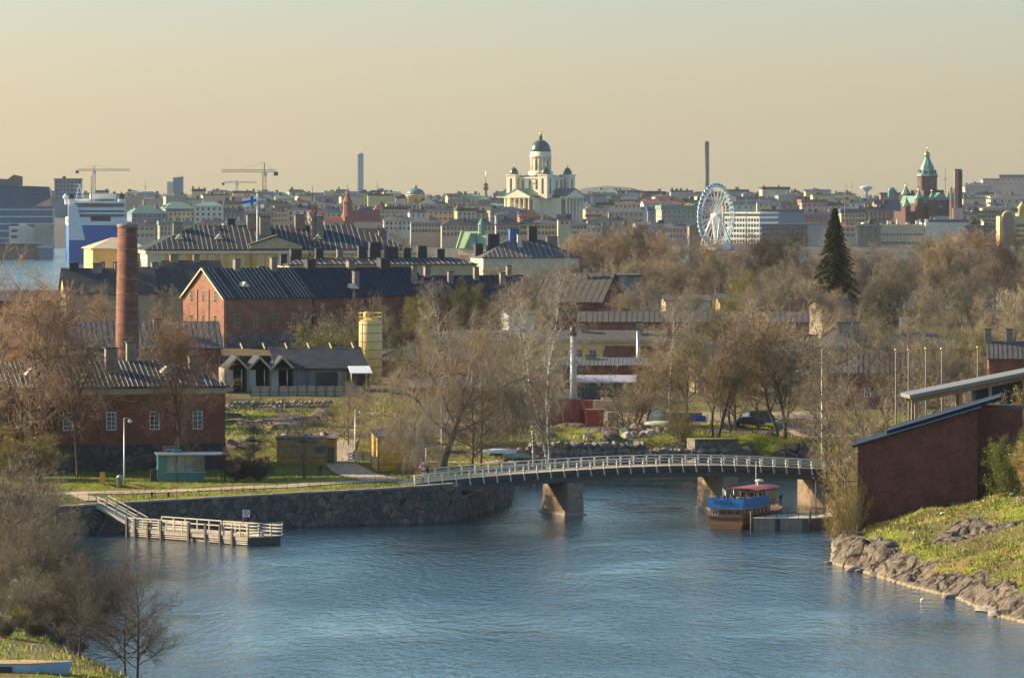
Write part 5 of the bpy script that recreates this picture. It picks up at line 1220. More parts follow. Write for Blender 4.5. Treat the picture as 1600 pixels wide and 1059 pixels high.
for i,(lx,ly,c) in enumerate(((-1.5,.9,(.35,.05,.05)),(-1.0,1.3,(.25,.06,.05)),(-.2,1.0,(.1,.1,.12)),(.3,1.6,(.55,.5,.45)),(-1.2,4.8,(.12,.07,.05)),(-.4,5.2,(.4,.5,.6)),(.5,5.0,(.05,.05,.06)),(1.2,5.8,(.6,.04,.04)),(1.4,4.0,(.06,.05,.05)))):
    q = loc_of((lx,ly,0)); c_, s_ = math.cos(ba), math.sin(ba)
    nm_ = ['deep red','dull red','charcoal','cream','brown','pale blue','black','bright red','dark brown'][i]
    person((bx+q[0]*c_-q[1]*s_, by+q[0]*s_+q[1]*c_, 2.43), R(200+i*37), c, (.03,.03,.05), f'seated passenger in {nm_} jacket on the boat upper deck', 'sit', group='passengers on the boat upper deck')
    MB().box(-.22,.22,-.3,.25,.32,.42).box(-.2,.2,.18,.25,.42,.9).box(-.18,.18,-.05,.15,0,.32).build('seat', M['white'], h_, (lx,ly,2.425), R(200+i*37)+0)
q = loc_of((1.9,13.2,0)); person((bx+q[0]*math.cos(ba)-q[1]*math.sin(ba), by+q[0]*math.sin(ba)+q[1]*math.cos(ba), 1.95), R(150), (.01,.01,.015), (.015,.015,.02), 'crew member in black standing at the bow of the boat', 'stand')
# stern flag
MB().tube([(-.3,-.05,3.5),(-.3,-.05,4.9)],.03,5).build('flagstaff', M['white'], h_); MB().add([(-.3,-.06,4.85),(-.05,-.1,4.5),(.0,-.02,3.9),(-.28,-.06,4.0),(-.3,-.03,4.85),(-.05,-.07,4.5),(.0,.01,3.9),(-.28,-.03,4.0)],[(0,1,2,3),(7,6,5,4)]).build('ensign', M['white'], h_)
# jetty
jx, jy = X(1174,606), 606.0; ja = R(-2)
jt = empty('boat_jetty', (jx,jy,0), ja, 'dark timber pontoon jetty with thin railings beside the passenger boat', 'jetty'); jl = 9.6; j2 = 7.8
c1 = (jl*.72,0); 
MB().prism([(0,0),(jl*.72,0),(jl+5.0*.6,6.2),(3.2,7.5)],-.6,1.35).build('float', pm('jetty_side',(.14,.125,.11),.8,.25,.7), jt)
MB().prism([(-.1,-.1),(jl*.72+.05,-.1),(jl+5*.6+.15,6.25),(3.15,7.6)],1.352,1.46).build('deck', M['lwood'], jt)
for a_ in (.15,3.0,3.4): MB().box(a_,a_+2.6 if a_ != 3.0 else a_+.3,-.08,-.002,-.1,1.3).build('side_panel', M['wood'] if a_ != 3.0 else M['black'], jt)
def rail2(a, b_, n, root, z0=1.46, h=1.1, mat='black'):
    a = Vector(a); b_ = Vector(b_); m = MB()
    for k in (h,h*.5): m.bar((a.x,a.y,z0+k),(b_.x,b_.y,z0+k),.05)
    m.build('railing', M[mat], root)
    for i in range(n+1): p = a.lerp(b_,i/n); MB().box(-.035,.035,-.035,.035,0,h).build('railing_post', M[mat], root, (p.x,p.y,z0))
rail2((.3,.1,0),(jl*.72,.1,0),5,jt); rail2((jl*.72,.1,0),(jl+2.9,6.1,0),6,jt); 
for p in ((jl*.80,1.5),(jl+1.6,4.8)):
    o_ = MB().tube([(0,0,0),(0,0,4.6)],.06,6).build('lamp_post', M['black'], jt, (p[0],p[1],1.46)); MB().lathe([(.28,0),(.28,.08),(.05,.16)],n=12).build('lamp_head', M['black'], o_, (-.15,0,4.6))
for i, a_ in enumerate((0.0,jl*.72)): MB().tube([(a_,-.2,-1),(a_,-.2,2.3)],.15,8).build('pile', M['dwood'], jt)
g = empty('gangway', (jx+10.5,jy+6,1.45), R(35), 'short pale gangway between jetty and the right shore under the bridge', 'gangway')
MB().hexa([(0,0,0),(6,0,1.2),(6,1.8,1.2),(0,1.8,0),(0,0,.12),(6,0,1.32),(6,1.8,1.32),(0,1.8,.12)]).build('deck', M['lwood'], g)
for yy in (0,1.8):
    MB().bar((0,yy,1.1),(6,yy,2.3),.06).bar((0,yy,.6),(6,yy,1.8),.05).build('railing', M['steel'], g)
    for k in range(4): MB().box(-.04,.04,-.04,.04,0,1.1).build('railing_post', M['steel'], g, (k*2,yy,k*.4))
# ------------------------------------------------------------------ boat bow at the lower left edge
x, y = X(-6, 432), 425.0
bt = empty('moored_boat', (X(-10,404),404,0), 0, 'blue white boat bow with varnished foredeck cut by the lower left corner', 'boat')
zt = Z(1036,404); xt = X(114,404)-X(-10,404); m = MB()
P = [(-6,1.2),(-6,-1.6),(3.0,-1.3),(xt,.6),(3.0,2.0)]
lo = [(-6,1.0,-.6),(-6,-1.2,-.6),(2.2,-.9,-.6),(xt-1.5,.5,-.6),(2.2,1.7,-.6)]; hi = [(a_,b_,zt+(.0 if a_<xt-.1 else .14)) for a_,b_ in P]
m.add(lo+hi, [(4,3,2,1,0),(5,6,7,8,9),(0,1,6,5),(1,2,7,6),(2,3,8,7),(3,4,9,8),(4,0,5,9)]).build('hull', pm('pale_blue_hull',(.30,.42,.55),.35,.06,.4), bt)
MB().prism([(-6,1.1),(-6,-1.5),(3.0,-1.22),(xt-.12,.6),(3.0,1.9)],zt+.01,zt+.12).build('foredeck', M['orangewood'] if 'orangewood' in M else plank_mat('varnished_deck',(.55,.33,.12),.12,False), bt)
MB().prism([(-6,-1.75),(1.2,-1.62),(1.6,-1.45),(-6,-1.5)],-.5,zt-.1).build('dark_side_panel', M['black'], bt)
for a_,b_ in ((1.3,.2),(3.4,.6)): 
    o_ = MB().bar((a_,b_,zt+.1),(a_+.15,b_,zt+1.6),.05).bar((a_+.7,b_,zt+.1),(a_+.15,b_,zt+1.6),.05).bar((a_-.6,b_+.3,zt+.1),(a_+.15,b_,zt+1.6),.05).build('stay', M['steel'], bt)
# ------------------------------------------------------------------ the city across the water
C_ = dict(cream=pm('city_cream',(.56,.43,.25),.85,.12,.05), yellow=pm('city_yellow',(.62,.45,.19),.85,.12,.05), pink=pm('city_pink',(.48,.33,.25),.85,.12,.05), white=pm('city_white',(.60,.54,.42),.8,.1,.05),
          grey=pm('city_grey',(.36,.31,.24),.85,.15,.05), brown=pm('city_brown',(.25,.17,.12),.85,.15,.05), red=pm('city_red',(.30,.11,.07),.85,.15,.05), blue=pm('city_blue',(.17,.22,.25),.6,.15,.05))
CR = dict(black=pm('city_black_roof',(.03,.035,.042),.6,.3,.06), grey=pm('city_grey_roof',(.10,.10,.10),.6,.25,.06), green=pm('city_green_roof',(.13,.24,.18),.6,.2,.06), red=pm('city_red_roof',(.20,.07,.05),.7,.2,.06), blue=pm('city_blue_roof',(.035,.07,.11),.5,.2,.06))
cg = glass_mat('city_glass', (.03,.035,.045), .25)
CN = dict(cream='cream',yellow='yellow',pink='pinkish',white='white',grey='grey',brown='brown',red='red',blue='bluish'); RN = dict(black='black',grey='grey',green='green',red='red',blue='blue')
def cblock(px0, px1, eave, ridge, Y, wc='cream', rc='grey', th=0, D=16, rows=2, cols=0, kind='hip', label=None, name='city_building', sh=3.6, ww=1.5, wh=2.0, chim=2, cat='building', base=None, group=None):
    L = solve_L(px0, Y, px1, R(th)); x0 = X(px0, Y); z0 = base if base is not None else CH_(x0, Y)-1
    Hh = Z(eave,Y)-z0; wins = []
    if cols:
        for r_ in range(rows):
            z = Hh-1.0-wh-r_*sh
            if z < .5: break
            wins.append(('f', cols, L*.5/cols+.5, L-L*.5/cols-.5, z, ww, wh)); 
            if th > 3: wins.append(('l', 3, D*.2, D*.8, z, ww, wh))
    ch = [(random.uniform(.05,.95), random.uniform(.3,.5), random.uniform(1.6,3), random.uniform(1.2,2.6), random.choice(['chim_stone','chim_dark','brown'])) for _ in range(chim)]
    r, L, Hh, rh = house(name, label or '', cat, px0, Y, px1, th, D, eave, ridge, base=z0, wall=C_[wc] if isinstance(wc,str) else wc, roof=[CR[rc] if isinstance(rc,str) else rc, M['seam']], kind=kind, ov=.6, hipl=min(L*.3,D/2), wins=wins, frame=None, glass=cg, chims=ch, rh=max(.3, (eave-ridge)/F*Y), L=L, group=group)
    r['_w'] = CN.get(wc,'') if isinstance(wc,str) else ''; r['_r'] = RN.get(rc,'') if isinstance(rc,str) else ''
    return r, L, Hh
# --- white domed cathedral
cw = pm('cathedral_white',(.80,.66,.45),.75,.06,.05); cath = empty('cathedral', (X(845,4000),4000,20), R(-35), 'white neoclassical cathedral with tall green dome and four small domed towers', 'cathedral')
b0 = 0; zc = Z(309,4000)-20; za = Z(298,4000)-20
MB().box(-11.5,11.5,-27,27,b0-6,zc).box(-27,-11.5,-11.5,11.5,b0-6,zc).box(11.5,27,-11.5,11.5,b0-6,zc).box(-16,-11.5,-16,-11.5,b0-6,zc).box(11.5,16,-16,-11.5,b0-6,zc).box(11.5,16,11.5,16,b0-6,zc).box(-16,-11.5,11.5,16,b0-6,zc).build('wall', cw, cath)
for k in range(4):
    a = k*math.pi/2; 
    q = empty('arm', (0,0,0), a)
    COL.objects.unlink(q); bpy.data.objects.remove(q)
    MB().prism_y([(-12.5,zc+.02),(12.5,zc+.02),(12.5,zc+1),(0,za+1),(-12.5,zc+1)],-33,-26.8).build('pediment', cw, cath, (0,0,0), a)
    MB().prism_y([(-12.9,zc+1.02),(0,za+1.05),(12.9,zc+1.02),(12.9,zc+1.5),(0,za+1.7),(-12.9,zc+1.5)],-33.3,-12).build('arm_roof', M['dcopper'] if k else M['copper'], cath, (0,0,0), a)
    if k in (0,1):
        for i in range(6): MB().lathe([(.95,b0-2),(.85,b0),(.75,zc-.8),(1.1,zc-.1)],n=10).build('column', cw, cath, tuple(Matrix.Rotation(a,3,'Z')@Vector((-11+i*4.4,-31.8,0)))) 
        MB().box(-11,11,-27.06,-27.0,b0,zc-1.5).build('door_wall', M['chim_stone'], cath, (0,0,0), a)
        MB().box(-13,13,-33,-27,b0-6,b0-1.9).build('steps', cw, cath, (0,0,0), a)
zb_ = Z(279,4000)-20
MB().box(-15,15,-15,15,zc,zb_).build('central_block', cw, cath); MB().box(-15.8,15.8,-15.8,15.8,zb_,zb_+1).build('cornice', cw, cath)
MB().add([(-15.5,-15.5,zb_+1),(15.5,-15.5,zb_+1),(15.5,15.5,zb_+1),(-15.5,15.5,zb_+1),(0,0,zb_+4.4)],[(0,1,4),(1,2,4),(2,3,4),(3,0,4),(3,2,1,0)]).build('roof', M['dcopper'], cath)
for sx_,sy_ in ((-1,-1),(1,-1),(1,1),(-1,1)):
    tz = Z(274.5,4000)-20; t_ = MB().box(-4.3,4.3,-4.3,4.3,zc-.5,tz).box(-4.8,4.8,-4.8,4.8,tz,tz+.9).build('corner_tower', cw, cath, (15*sx_,15*sy_,0))
    MB().lathe([(3.6,0),(3.5,1.0),(3.3,2.2),(2.6,3.7),(1.4,4.9),(.4,5.5)],n=16).build('small_dome', M['dcopper'], t_, (0,0,tz+.9)); MB().tube([(0,0,6.2),(0,0,9.6)],[.32,.10],6).box(-.7,.7,-.1,.1,8.6,8.9).build('cross', M['gold'], t_, (0,0,tz+.2))
    for a in (0,math.pi/2): MB().box(-1,1,-4.36,-4.3,zc+3,tz-2.2).build('window', cg, t_, (0,0,0), a)
for k, a in enumerate((0,math.pi/2)):
    for u in (-8.5,0,8.5): MB().box(-1.1,1.1,-15.07,-15.0,zc+6.5,zb_-1).build('window', cg, cath, (0,0,0), a).location = tuple(Matrix.Rotation(a,3,'Z')@Vector((u*.75,0,0)))
zd0, zd1, zd2 = zb_+1, Z(240,4000)-20, Z(237,4000)-20
MB().lathe([(9.4,zd0-3),(9.4,zd0+4.6),(8.2,zd0+4.9),(6.6,zd0+5),(6.6,zd1-3.5),(8.0,zd1-3.2),(8.7,zd1-2.7),(8.7,zd1-1.9),(8.1,zd1-1.7),(8.1,zd2)],n=40).build('drum', cw, cath)
for i in range(16):
    a = 6.283*i/16; MB().lathe([(.62,0),(.55,zd1-3.4-zd0-5)],n=8).build('drum_column', cw, cath, (7.7*math.cos(a),7.7*math.sin(a),zd0+5))
    if i%2 == 0: MB().box(-.75,.75,-6.72,-6.5,zd0+6,zd1-5.5).build('drum_window', cg, cath, (0,0,0), a)
dm = [(8.0*math.cos(t), 9.2*math.sin(t)) for t in np.linspace(0, 1.45, 12)]
MB().lathe(dm+[(1.3,9.4),(1.1,11.2),(1.4,11.4),(.5,13.4)],(0,0,zd2),n=40).build('main_dome', pm('dome_green',(.04,.085,.06),.28,.2,.2,0,.3), cath)
MB().lathe([(.2,0),(.9,.5),(.9,1.3),(.2,1.9)],(0,0,zd2+13.2),12).tube([(0,0,zd2+14.5),(0,0,zd2+18.6)],.22,6).box(-1,1,-.16,.16,zd2+16.9,zd2+17.4).build('cross', M['gold'], cath)
for i in range(5): MB().box(-.35,.35,-.35,.35,0,3.2).build('statue', M['chim_stone'], cath, (-12+i*6,-30 if i%2==0 else -28,zc+1.2+(za-zc)*(1-abs(i-2)/2)))
# --- red brick cathedral with green spires
bk = pm('church_brick',(.10,.045,.036),.85,.2,.08); YU = 3700; us = empty('brick_cathedral', (X(1449,YU),YU,9), R(28), 'dark red brick cathedral with green tent spire and gilded onion cupola', 'cathedral')
q = lambda py: Z(py,YU)-9
MB().box(-15,15,-12,12,-6,q(318)).box(-7,7,-17,17,-6,q(312)).build('wall', bk, us)
MB().prism_x([(-12.5,q(318)),(12.5,q(318)),(8,q(306)),(-8,q(306))],-15.4,15.4).build('nave_roof', M['copper'], us)
MB().prism_y([(-7.6,q(313)),(7.6,q(313)),(0,q(301))],-17.5,17.5).build('cross_roof', M['copper'], us)
MB().box(-8.6,8.6,-8.6,8.6,q(310),q(297)).build('tower_base', bk, us)
MB().lathe([(7.2,q(300)),(7.2,q(277)),(7.8,q(276.5)),(7.8,q(275))],n=8,sm=False,ph=.5).build('drum', bk, us)
for i in range(8): 
    a = 6.283*(i+.5)/8+math.pi/8; MB().box(-.9,.9,-6.75,-6.6,q(294),q(281)).build('drum_window', cg, us, (0,0,0), 6.283*i/8)
MB().lathe([(8.0,q(275)),(6.6,q(270)),(5.2,q(265)),(4.4,q(259)),(3.0,q(253)),(1.9,q(248)),(1.7,q(245))],n=8,sm=False,ph=.5).build('tent_roof', M['copper'], us)
for i in range(8): 
    MB().prism_y([(-1.8,0),(1.8,0),(0,3)],-.6,.6).build('roof_gable', M['dcopper'], us, (6.0*math.sin(6.283*i/8),-6.0*math.cos(6.283*i/8),q(272)), 6.283*i/8)
MB().lathe([(.9,q(246)),(2.3,q(243)),(2.5,q(241)),(1.5,q(238.5)),(.35,q(236.5)),(.2,q(236))],n=14).tube([(0,0,q(237)),(0,0,q(228))],.18,6).box(-1.1,1.1,-.12,.12,q(231.5),q(231)).build('gilded_cupola', M['gold'], us)
for dx,dy,hh,w in ((-15,-12,298,2.0),(15,-12,300,2.0),(-7,-17,300,1.8),(7,-17,300,1.8),(-12,10,292,2.6),(13,10,292,2.6),(-23,-8,310,2.2)):
    t_ = MB().box(-w,w,-w,w,-4,q(hh+12)).build('turret', bk, us, (dx,dy,0)); MB().lathe([(w*1.5,q(hh+12)),(w*1.0,q(hh+7)),(w*.35,q(hh+1)),(.5,q(hh))],n=8,sm=False,ph=.5).build('turret_roof', M['copper'], t_); MB().lathe([(.2,q(hh)),(.8,q(hh-1.2)),(.7,q(hh-2)),(.1,q(hh-5))],n=8).build('finial', M['gold'], t_)
MB().box(-23,-15,-9,9,-6,q(330)).build('vestry', bk, us)
for u in (-11,11,0): MB().lathe([(2.3,0),(2.3,6),(1.6,7.6),(.1,8.3)],n=10,sy=.15).build('arched_window', cg, us, (u,-12.05 if u else -17.05,q(336)))
# --- chimneys and towers on the skyline
def tower(name, label, px, Y, top, prof_w, mat, bevel=None, cat='tower', base=None):
    x = X(px,Y); z = CH_(x,Y)-2 if base is None else base; h = Z(top,Y)-z; o = empty(name,(x,Y,z),0,label,cat); return o, h
o, h = tower('power_station_chimney','tall slender grey brown power station chimney behind the big wheel',1104.5,6800,221,0,0,cat='chimney')
MB().lathe([(3.5,0),(3.1,h*.5),(2.9,h-3),(3.0,h-3)],n=24).build('shaft', pm('far_concrete',(.16,.135,.12),.85,.1,.02), o); MB().lathe([(2.6,h-3),(2.6,h),(2.0,h)],n=20).box(-2.4,-1.8,-.5,.5,h,h+1.4).build('top_ring', M['chim_dark'], o)
o, h = tower('stadium_tower','tall white stadium tower with balconies along its left edge',563.5,6500,241,0,0)
MB().prism([(-3.2,-2),(3.6,-2),(3.6,2),(-3.2,2)],0,h).build('shaft', pm('tower_white',(.42,.42,.40),.8,.06,.02), o)
for i in range(15): MB().prism([(-4.1,-2.2),(-3.0,-2.4),(-3.0,2),(-4.1,2)],0,1.2).build('balcony', M['concrete'], o, (0,0,h-3-i*3.05))
MB().lathe([(3.5,0),(3.5,.8),(1,1.4)],(0,0,h),16).tube([(0,0,h+1),(0,0,h+8)],.25,5).build('mast', M['steel'], o)
o, h = tower('tv_mast','distant slender broadcasting tower with bulging platforms left of the white cathedral',759,7600,264,0,0)
MB().lathe([(2.6,0),(2.1,h-28),(2.0,h-24)],n=12).build('shaft', M['chim_stone'], o); MB().lathe([(2,0),(4.2,2),(4.2,5),(2.2,6),(3.6,8),(3.6,9.5),(1.5,11)],(0,0,h-32),14).build('platforms', M['chim_dark'], o); MB().tube([(0,0,h-22),(0,0,h)],[.7,.35],6).build('antenna', M['steel'], o)
o, h = tower('water_tower','pale mushroom shaped water tower on the right skyline',1353.5,7000,290,0,0)
MB().lathe([(2.5,0),(2.2,h-9),(2.6,h-8.5),(9.2,h-3),(9.2,h-2),(4,h-.6),(.5,h)],n=24).build('bowl', pm('pale_blue_white',(.38,.46,.47),.7,.05,.02), o); MB().lathe([(2.55,0),(2.45,4)],n=16).build('plinth', M['concrete'], o)
o, h = tower('brick_chimney','square brick chimney with sunlit and shaded halves right of the brick cathedral',1497.5,3650,266,0,0,cat='chimney')
MB().box(-2.9,-.4,-2.4,2.4,0,h).build('shaft', pm('chimney_lit_brick',(.34,.20,.13),.85,.1,.05), o); MB().box(-.38,2.6,-2.6,2.2,0,h-.4).build('shaft', pm('chimney_shaded_brick',(.085,.035,.03),.85,.15,.05), o); MB().box(-2.6,2.3,-2.2,2,h-.3,h+.8).build('cap', M['chim_dark'], o); MB().box(-4,3.2,-3,3,0,h-27).build('plinth', C_['pink'], o)  # sunlit left and shaded right of the shaft are painted as two brick colours
MB().box(-6,-4.3,-1,1,h*.0,h-12).build('side_flue', C_['pink'], o)
o, h = tower('glass_tower','teal glass office tower left on the skyline',274,5600,278,0,0,cat='tower')
MB().box(-8.5,-2,-8,8,0,h-4.2).build('shaft', C_['white'], o); MB().box(-1.9,8.4,-7.8,8,0,h).build('shaft', pm('teal_glass',(.10,.20,.24),.35,.1,.03), o); MB().prism_y([(-1.9,0),(8.4,0),(8.4,1.4),(-1.9,.2)],-7.8,8).build('roof', C_['blue'], o, (0,0,h))
o, h = tower('round_tower','short teal cylindrical tower left of the brick cathedral',1393,4300,293,0,0)
MB().lathe([(3.2,0),(3.2,h-2),(2.6,h-.5),(1,h)],n=20).build('tank', M['teal'], o)
m = MB()
for k in range(8): a = 6.283*k/8; m.bar((3.3*math.cos(a),3.3*math.sin(a),h-16),(3.3*math.cos(a),3.3*math.sin(a),h-2),.35)
m.build('ribs', M['dcopper'], o)
# masts, thin
for px,top,Y,l in ((938,268,5200,0),): pass
for px,top,Y,l in ((1331,284,6000,'thin aerial mast between the wheel and the tall spruce'),(1322,282,6000,'thin aerial mast just left of the pale water tower'),(1320,294,3500,'thin dark mast above the spruce top'),(1477,262,3900,'thin spire mast between brick cathedral and its chimney'),(590,282,5200,'thin mast right of the stadium tower'),(227,281,4600,'thin antenna mast right of the left crane'),(1166,309,3300,'thin flag mast before the white office block')):
    x = X(px,Y); z = CH_(x,Y); o = empty('aerial_mast',(x,Y,z),0,l,'mast'); MB().tube([(0,0,0),(0,0,Z(top,Y)-z)],[.45,.22],6).build('shaft', M['chim_stone'], o); MB().box(-.6,.6,-.2,.2,(Z(top,Y)-z)*.8,(Z(top,Y)-z)*.8+.8).build('bracket', M['chim_dark'], o)
# --- cranes
def crane(label, px, top, Y, pxl, pxr, pyj, big=1.0, col='brown'):
    x = X(px,Y); z = CH_(x,Y)-1; o = empty('tower_crane',(x,Y,z),0,label,'crane'); s = F/Y; h = Z(top,Y)-z; hj = Z(pyj,Y)-z; w = 1.1*big; m = MB()
    for a,b_ in ((-w,-w),(w,-w),(w,w),(-w,w)): m.bar((a,b_,0),(a,b_,hj),.32*big)
    zz = 0
    while zz < hj-2*w: m.bar((-w,-w,zz),(w,-w,zz+2*w),.2*big); m.bar((w,w,zz),(-w,w,zz+2*w),.2*big); m.bar((-w,w,zz),(-w,-w,zz+2*w),.2*big); zz += 2*w
    m.build('mast', M[col], o); xl = (pxl-px)/s; xr = (pxr-px)/s; m = MB(); j = 1.0*big
    for dy in (-j,j): m.bar((xl,dy,hj),(xr,dy,hj),.3*big)
    m.bar((xl,0,hj+1.6*big),(xr,0,hj+1.6*big),.3*big); u = min(xl,xr)
    while u < max(xl,xr)-2*big: m.bar((u,-j,hj),(u+big,0,hj+1.6*big),.17*big).bar((u+big,0,hj+1.6*big),(u+2*big,-j,hj),.17*big); u += 2*big
    m.build('jib', M[col], o); MB().bar((0,0,hj),(0,0,h),.6*big).bar((0,0,h),(xl*.6,0,hj+1.6*big),.12*big).bar((0,0,h),(xr*.6,0,hj+1.6*big),.12*big).build('apex', M[col], o)
    sh_ = min((xl,xr),key=abs); MB().box(sh_-2.2*big,sh_+.6*big,-1,1,hj-2.4*big,hj+.3).build('counterweight', M['chim_dark'], o); MB().box(-.3*big,1.9*big,-2.1*big,-1.2*big,hj-2.6*big,hj-.3).build('cab', C_['white'], o)
crane('big dark tower crane left of the stadium tower', 413, 254, 3900, 346, 433, 269, 1.15)
crane('tower crane with long level jib above the ferry', 147, 259, 4300, 122, 203, 267, .9, 'chim_stone')
crane('small distant tower crane below the big jib', 370, 282, 5600, 350, 401, 286, 1.0, 'chim_stone')
# --- big wheel
YW = 3240; s = F/YW; wx = X(1119,YW); wz = Z(337,YW); wy = YW; wr = 46/s; wa = R(54)
wh = empty('ferris_wheel', (wx,wy,CH_(wx,wy)), wa, 'big white ferris wheel with teal gondolas on the waterfront', 'ferris wheel'); hz_ = wz-CH_(wx,wy)
wt = pm('wheel_white',(.8,.79,.74),.45,.04,.1)
for dy in (-1.3,1.3): MB().tube([(wr*math.cos(a),dy,hz_+wr*math.sin(a)) for a in np.linspace(0,2*math.pi,57)],.34,6,0,False).build('rim', wt, wh)
MB().tube([(wr*.86*math.cos(a),0,hz_+wr*.86*math.sin(a)) for a in np.linspace(0,2*math.pi,57)],.22,6,0,False).build('inner_rim', wt, wh)
for i in range(24):
    a = 6.283*i/24; m = MB()
    for dy in (-1,1): m.bar((1.0*math.cos(a),dy*1.6,hz_+1.0*math.sin(a)),(wr*math.cos(a),dy*1.25,hz_+wr*math.sin(a)),.15)
    m.build('spoke', wt, wh)
tg = pm('teal_gondola',(.04,.22,.26),.4,.1,.2); gme = MB().lathe([(.5,-1.5),(1.15,-1.2),(1.3,0),(1.15,1.0),(.5,1.3)],n=10).mesh('gondola', [tg, wt])
for p_ in gme.polygons: p_.material_index = 1 if p_.center.z < -.6 else 0
for i in range(40): a = 6.283*i/40; inst('gondola', gme, wh, ((wr+1.0)*math.cos(a),0,hz_+(wr+1.0)*math.sin(a)-.4))
MB().tube([(0,-3.4,hz_),(0,3.4,hz_)],1.3,14).build('hub', wt, wh)
for dy in (-1,1):
    for dx in (-1,1): MB().tube([(0,dy*3,hz_),(dx*9.5,dy*6.5,0)],[.5,.75],8).build('support_leg', wt, wh)
MB().box(-9,9,-6,6,-1,3.4).build('platform', wt, wh)
# --- ferry, seen over its stern quarter
YF = 3000; s = F/YF; fx = X(198,YF); fw_ = 90/s; fa = R(0); fy_ = Vector((-10.5/fw_,0,0))
fe = empty('ferry', (fx,YF,0), R(6), 'big blue and white ferry moored at the left with two striped funnels', 'ferry'); Lf = 120
fb = pm('ferry_blue',(.004,.10,.34),.5,.15,.06); fwh = pm('ferry_white',(.72,.71,.66),.5,.06,.06); q = lambda py: Z(py,YF)
bev = lambda x0,x1,y0,y1: [(x0,y0),(x1,y0),(x1,y1),(x0,y1)]
fe_h = MB().prism([(-fw_,0),(0,0),(0,Lf*.8),(-fw_*.5,Lf),(-fw_,Lf*.8)],-2,q(352)).build('hull', fb, fe)
MB().prism([(-fw_-.25,-.3),(0.2,-.3),(.2,Lf*.8),(-fw_*.5,Lf+.3),(-fw_-.25,Lf*.8)],q(352)+.01,q(340)).build('upper_hull', fwh, fe)
MB().box(-fw_*.94,-.8,2,Lf*.7,q(340),q(325)).build('superstructure', fwh, fe); MB().box(-fw_*.98,-fw_*.1,6,Lf*.55,q(325),q(315)).build('deck_house', fwh, fe)
MB().box(-fw_-1.2,1.2,60,75,q(320),q(311)).build('bridge_deck', fwh, fe); MB().box(-fw_*.6,-fw_*.15,40,60,q(311),q(303)).build('top_deck', fwh, fe)
for z_ in (336,330,322,319): MB().box(-fw_*.9,-1.6,-.36 if z_ > 333 else 1.9,2.2,q(z_)-.55,q(z_)+.5).build('window_band', cg, fe)
MB().box(-fw_*.62,-fw_*.28,-.42,-.3,q(345.5),q(338)).build('stern_opening', M['chim_dark'], fe)
for px in (-17,-.0):
    px_w = -fw_+1.8 if px else -2.6
    f_ = MB().prism([(px_w-2.0,8),(px_w+2.0,8),(px_w+2.0,16),(px_w-2.0,16)],q(352),q(311)).build('funnel', fwh, fe); MB().prism([(px_w-2.06,7.9),(px_w+2.06,7.9),(px_w+2.06,16.1),(px_w-2.06,16.1)],q(333.5),q(328)).build('funnel_band', M['bluep'], f_)
    MB().prism([(px_w-1.5,9),(px_w+1.5,9),(px_w+1.5,15),(px_w-1.5,15)],q(311),q(303)).build('exhaust', M['chim_dark'], f_)
MB().lathe([(1.5,0),(1.7,1.2),(.6,2.9),(.05,3.1)],n=12).build('radar_dome', fwh, fe, (-fw_-.8,64,q(311))); MB().tube([(0,0,0),(0,0,17)],[.5,.25],6).build('mast', M['chim_stone'], fe, (-fw_*.6,20,q(320)))
m = MB().bar((0,0,0),(2.5,0,9),.5).bar((5,0,0),(2.5,0,9),.5)
for k in range(4): m.bar((-.5+k*.3,0,9-k*2.4),(5.5-k*.3,0,9-k*2.4),.35)
m.build('signal_mast', fwh, fe, (-fw_*.86,50,q(312))); MB().hexa([(-fw_-.4,-.35,q(375)),(-fw_*.72,-.45,q(375)),(-fw_*.72,0,q(375)),(-fw_-.4,4,q(375)),(-fw_-.4,-.35,q(320)),(-fw_*.86,-.45,q(320)),(-fw_*.86,0,q(320)),(-fw_-.4,4,q(320))]).build('stern_pillar', fwh, fe)
for k in range(5): MB().box(-fw_-.32,-fw_-.26,14+k*14,20+k*14,q(345)-.8,q(345)+.8).build('side_window', cg, fe)
# --- modern stepped glass building at the left edge and the terminal
YM = 3350; gl = pm('banded_glass',(.06,.13,.19),.3,.12,.05); wb = pm('white_band',(.52,.53,.50),.6,.06,.05)
mb = empty('glass_offices', (X(-40,YM),YM,0), R(3), 'stepped blue glass offices with white bands at the left edge', 'offices'); q = lambda py: Z(py,YM); s = F/YM; Lm = 122/s
MB().box(0,Lm,0,30,-2,q(322)).build('wall', gl, mb)
for k in range(6): MB().box(-.3,Lm+.3,-.35,30,q(384)+k*(q(322)-q(384))/5.6,q(384)+k*(q(322)-q(384))/5.6+.9).build('white_band', wb, mb)
MB().prism_y([(4,q(322)),(Lm*.75,q(322)),(Lm*.98,q(309)),(Lm*.95,q(292)),(Lm*.52,q(290)),(Lm*.30,q(288)),(4,q(288))],2,24).build('upper_block', pm('dark_glass_hall',(.04,.085,.14),.3,.2,.04), mb)
for k in range(5): MB().bar((Lm*.5,1.9,q(319)+k*2.6),(Lm*.86,1.9,q(320)+k*2.6),.15,.35).build('sun_louvre', gl, mb)
MB().prism_y([(Lm*.28,q(290)),(Lm*.60,q(290)),(Lm*.60,q(276)),(Lm*.5,q(273)),(Lm*.42,q(280)),(Lm*.28,q(279))],4,20).build('plant_room', C_['brown'], mb)
tm_ = empty('ferry_terminal', (X(14,3150),3150,0), R(3), 'white angular ferry terminal building before the glass offices', 'terminal'); q = lambda py: Z(py,3150); s = F/3150
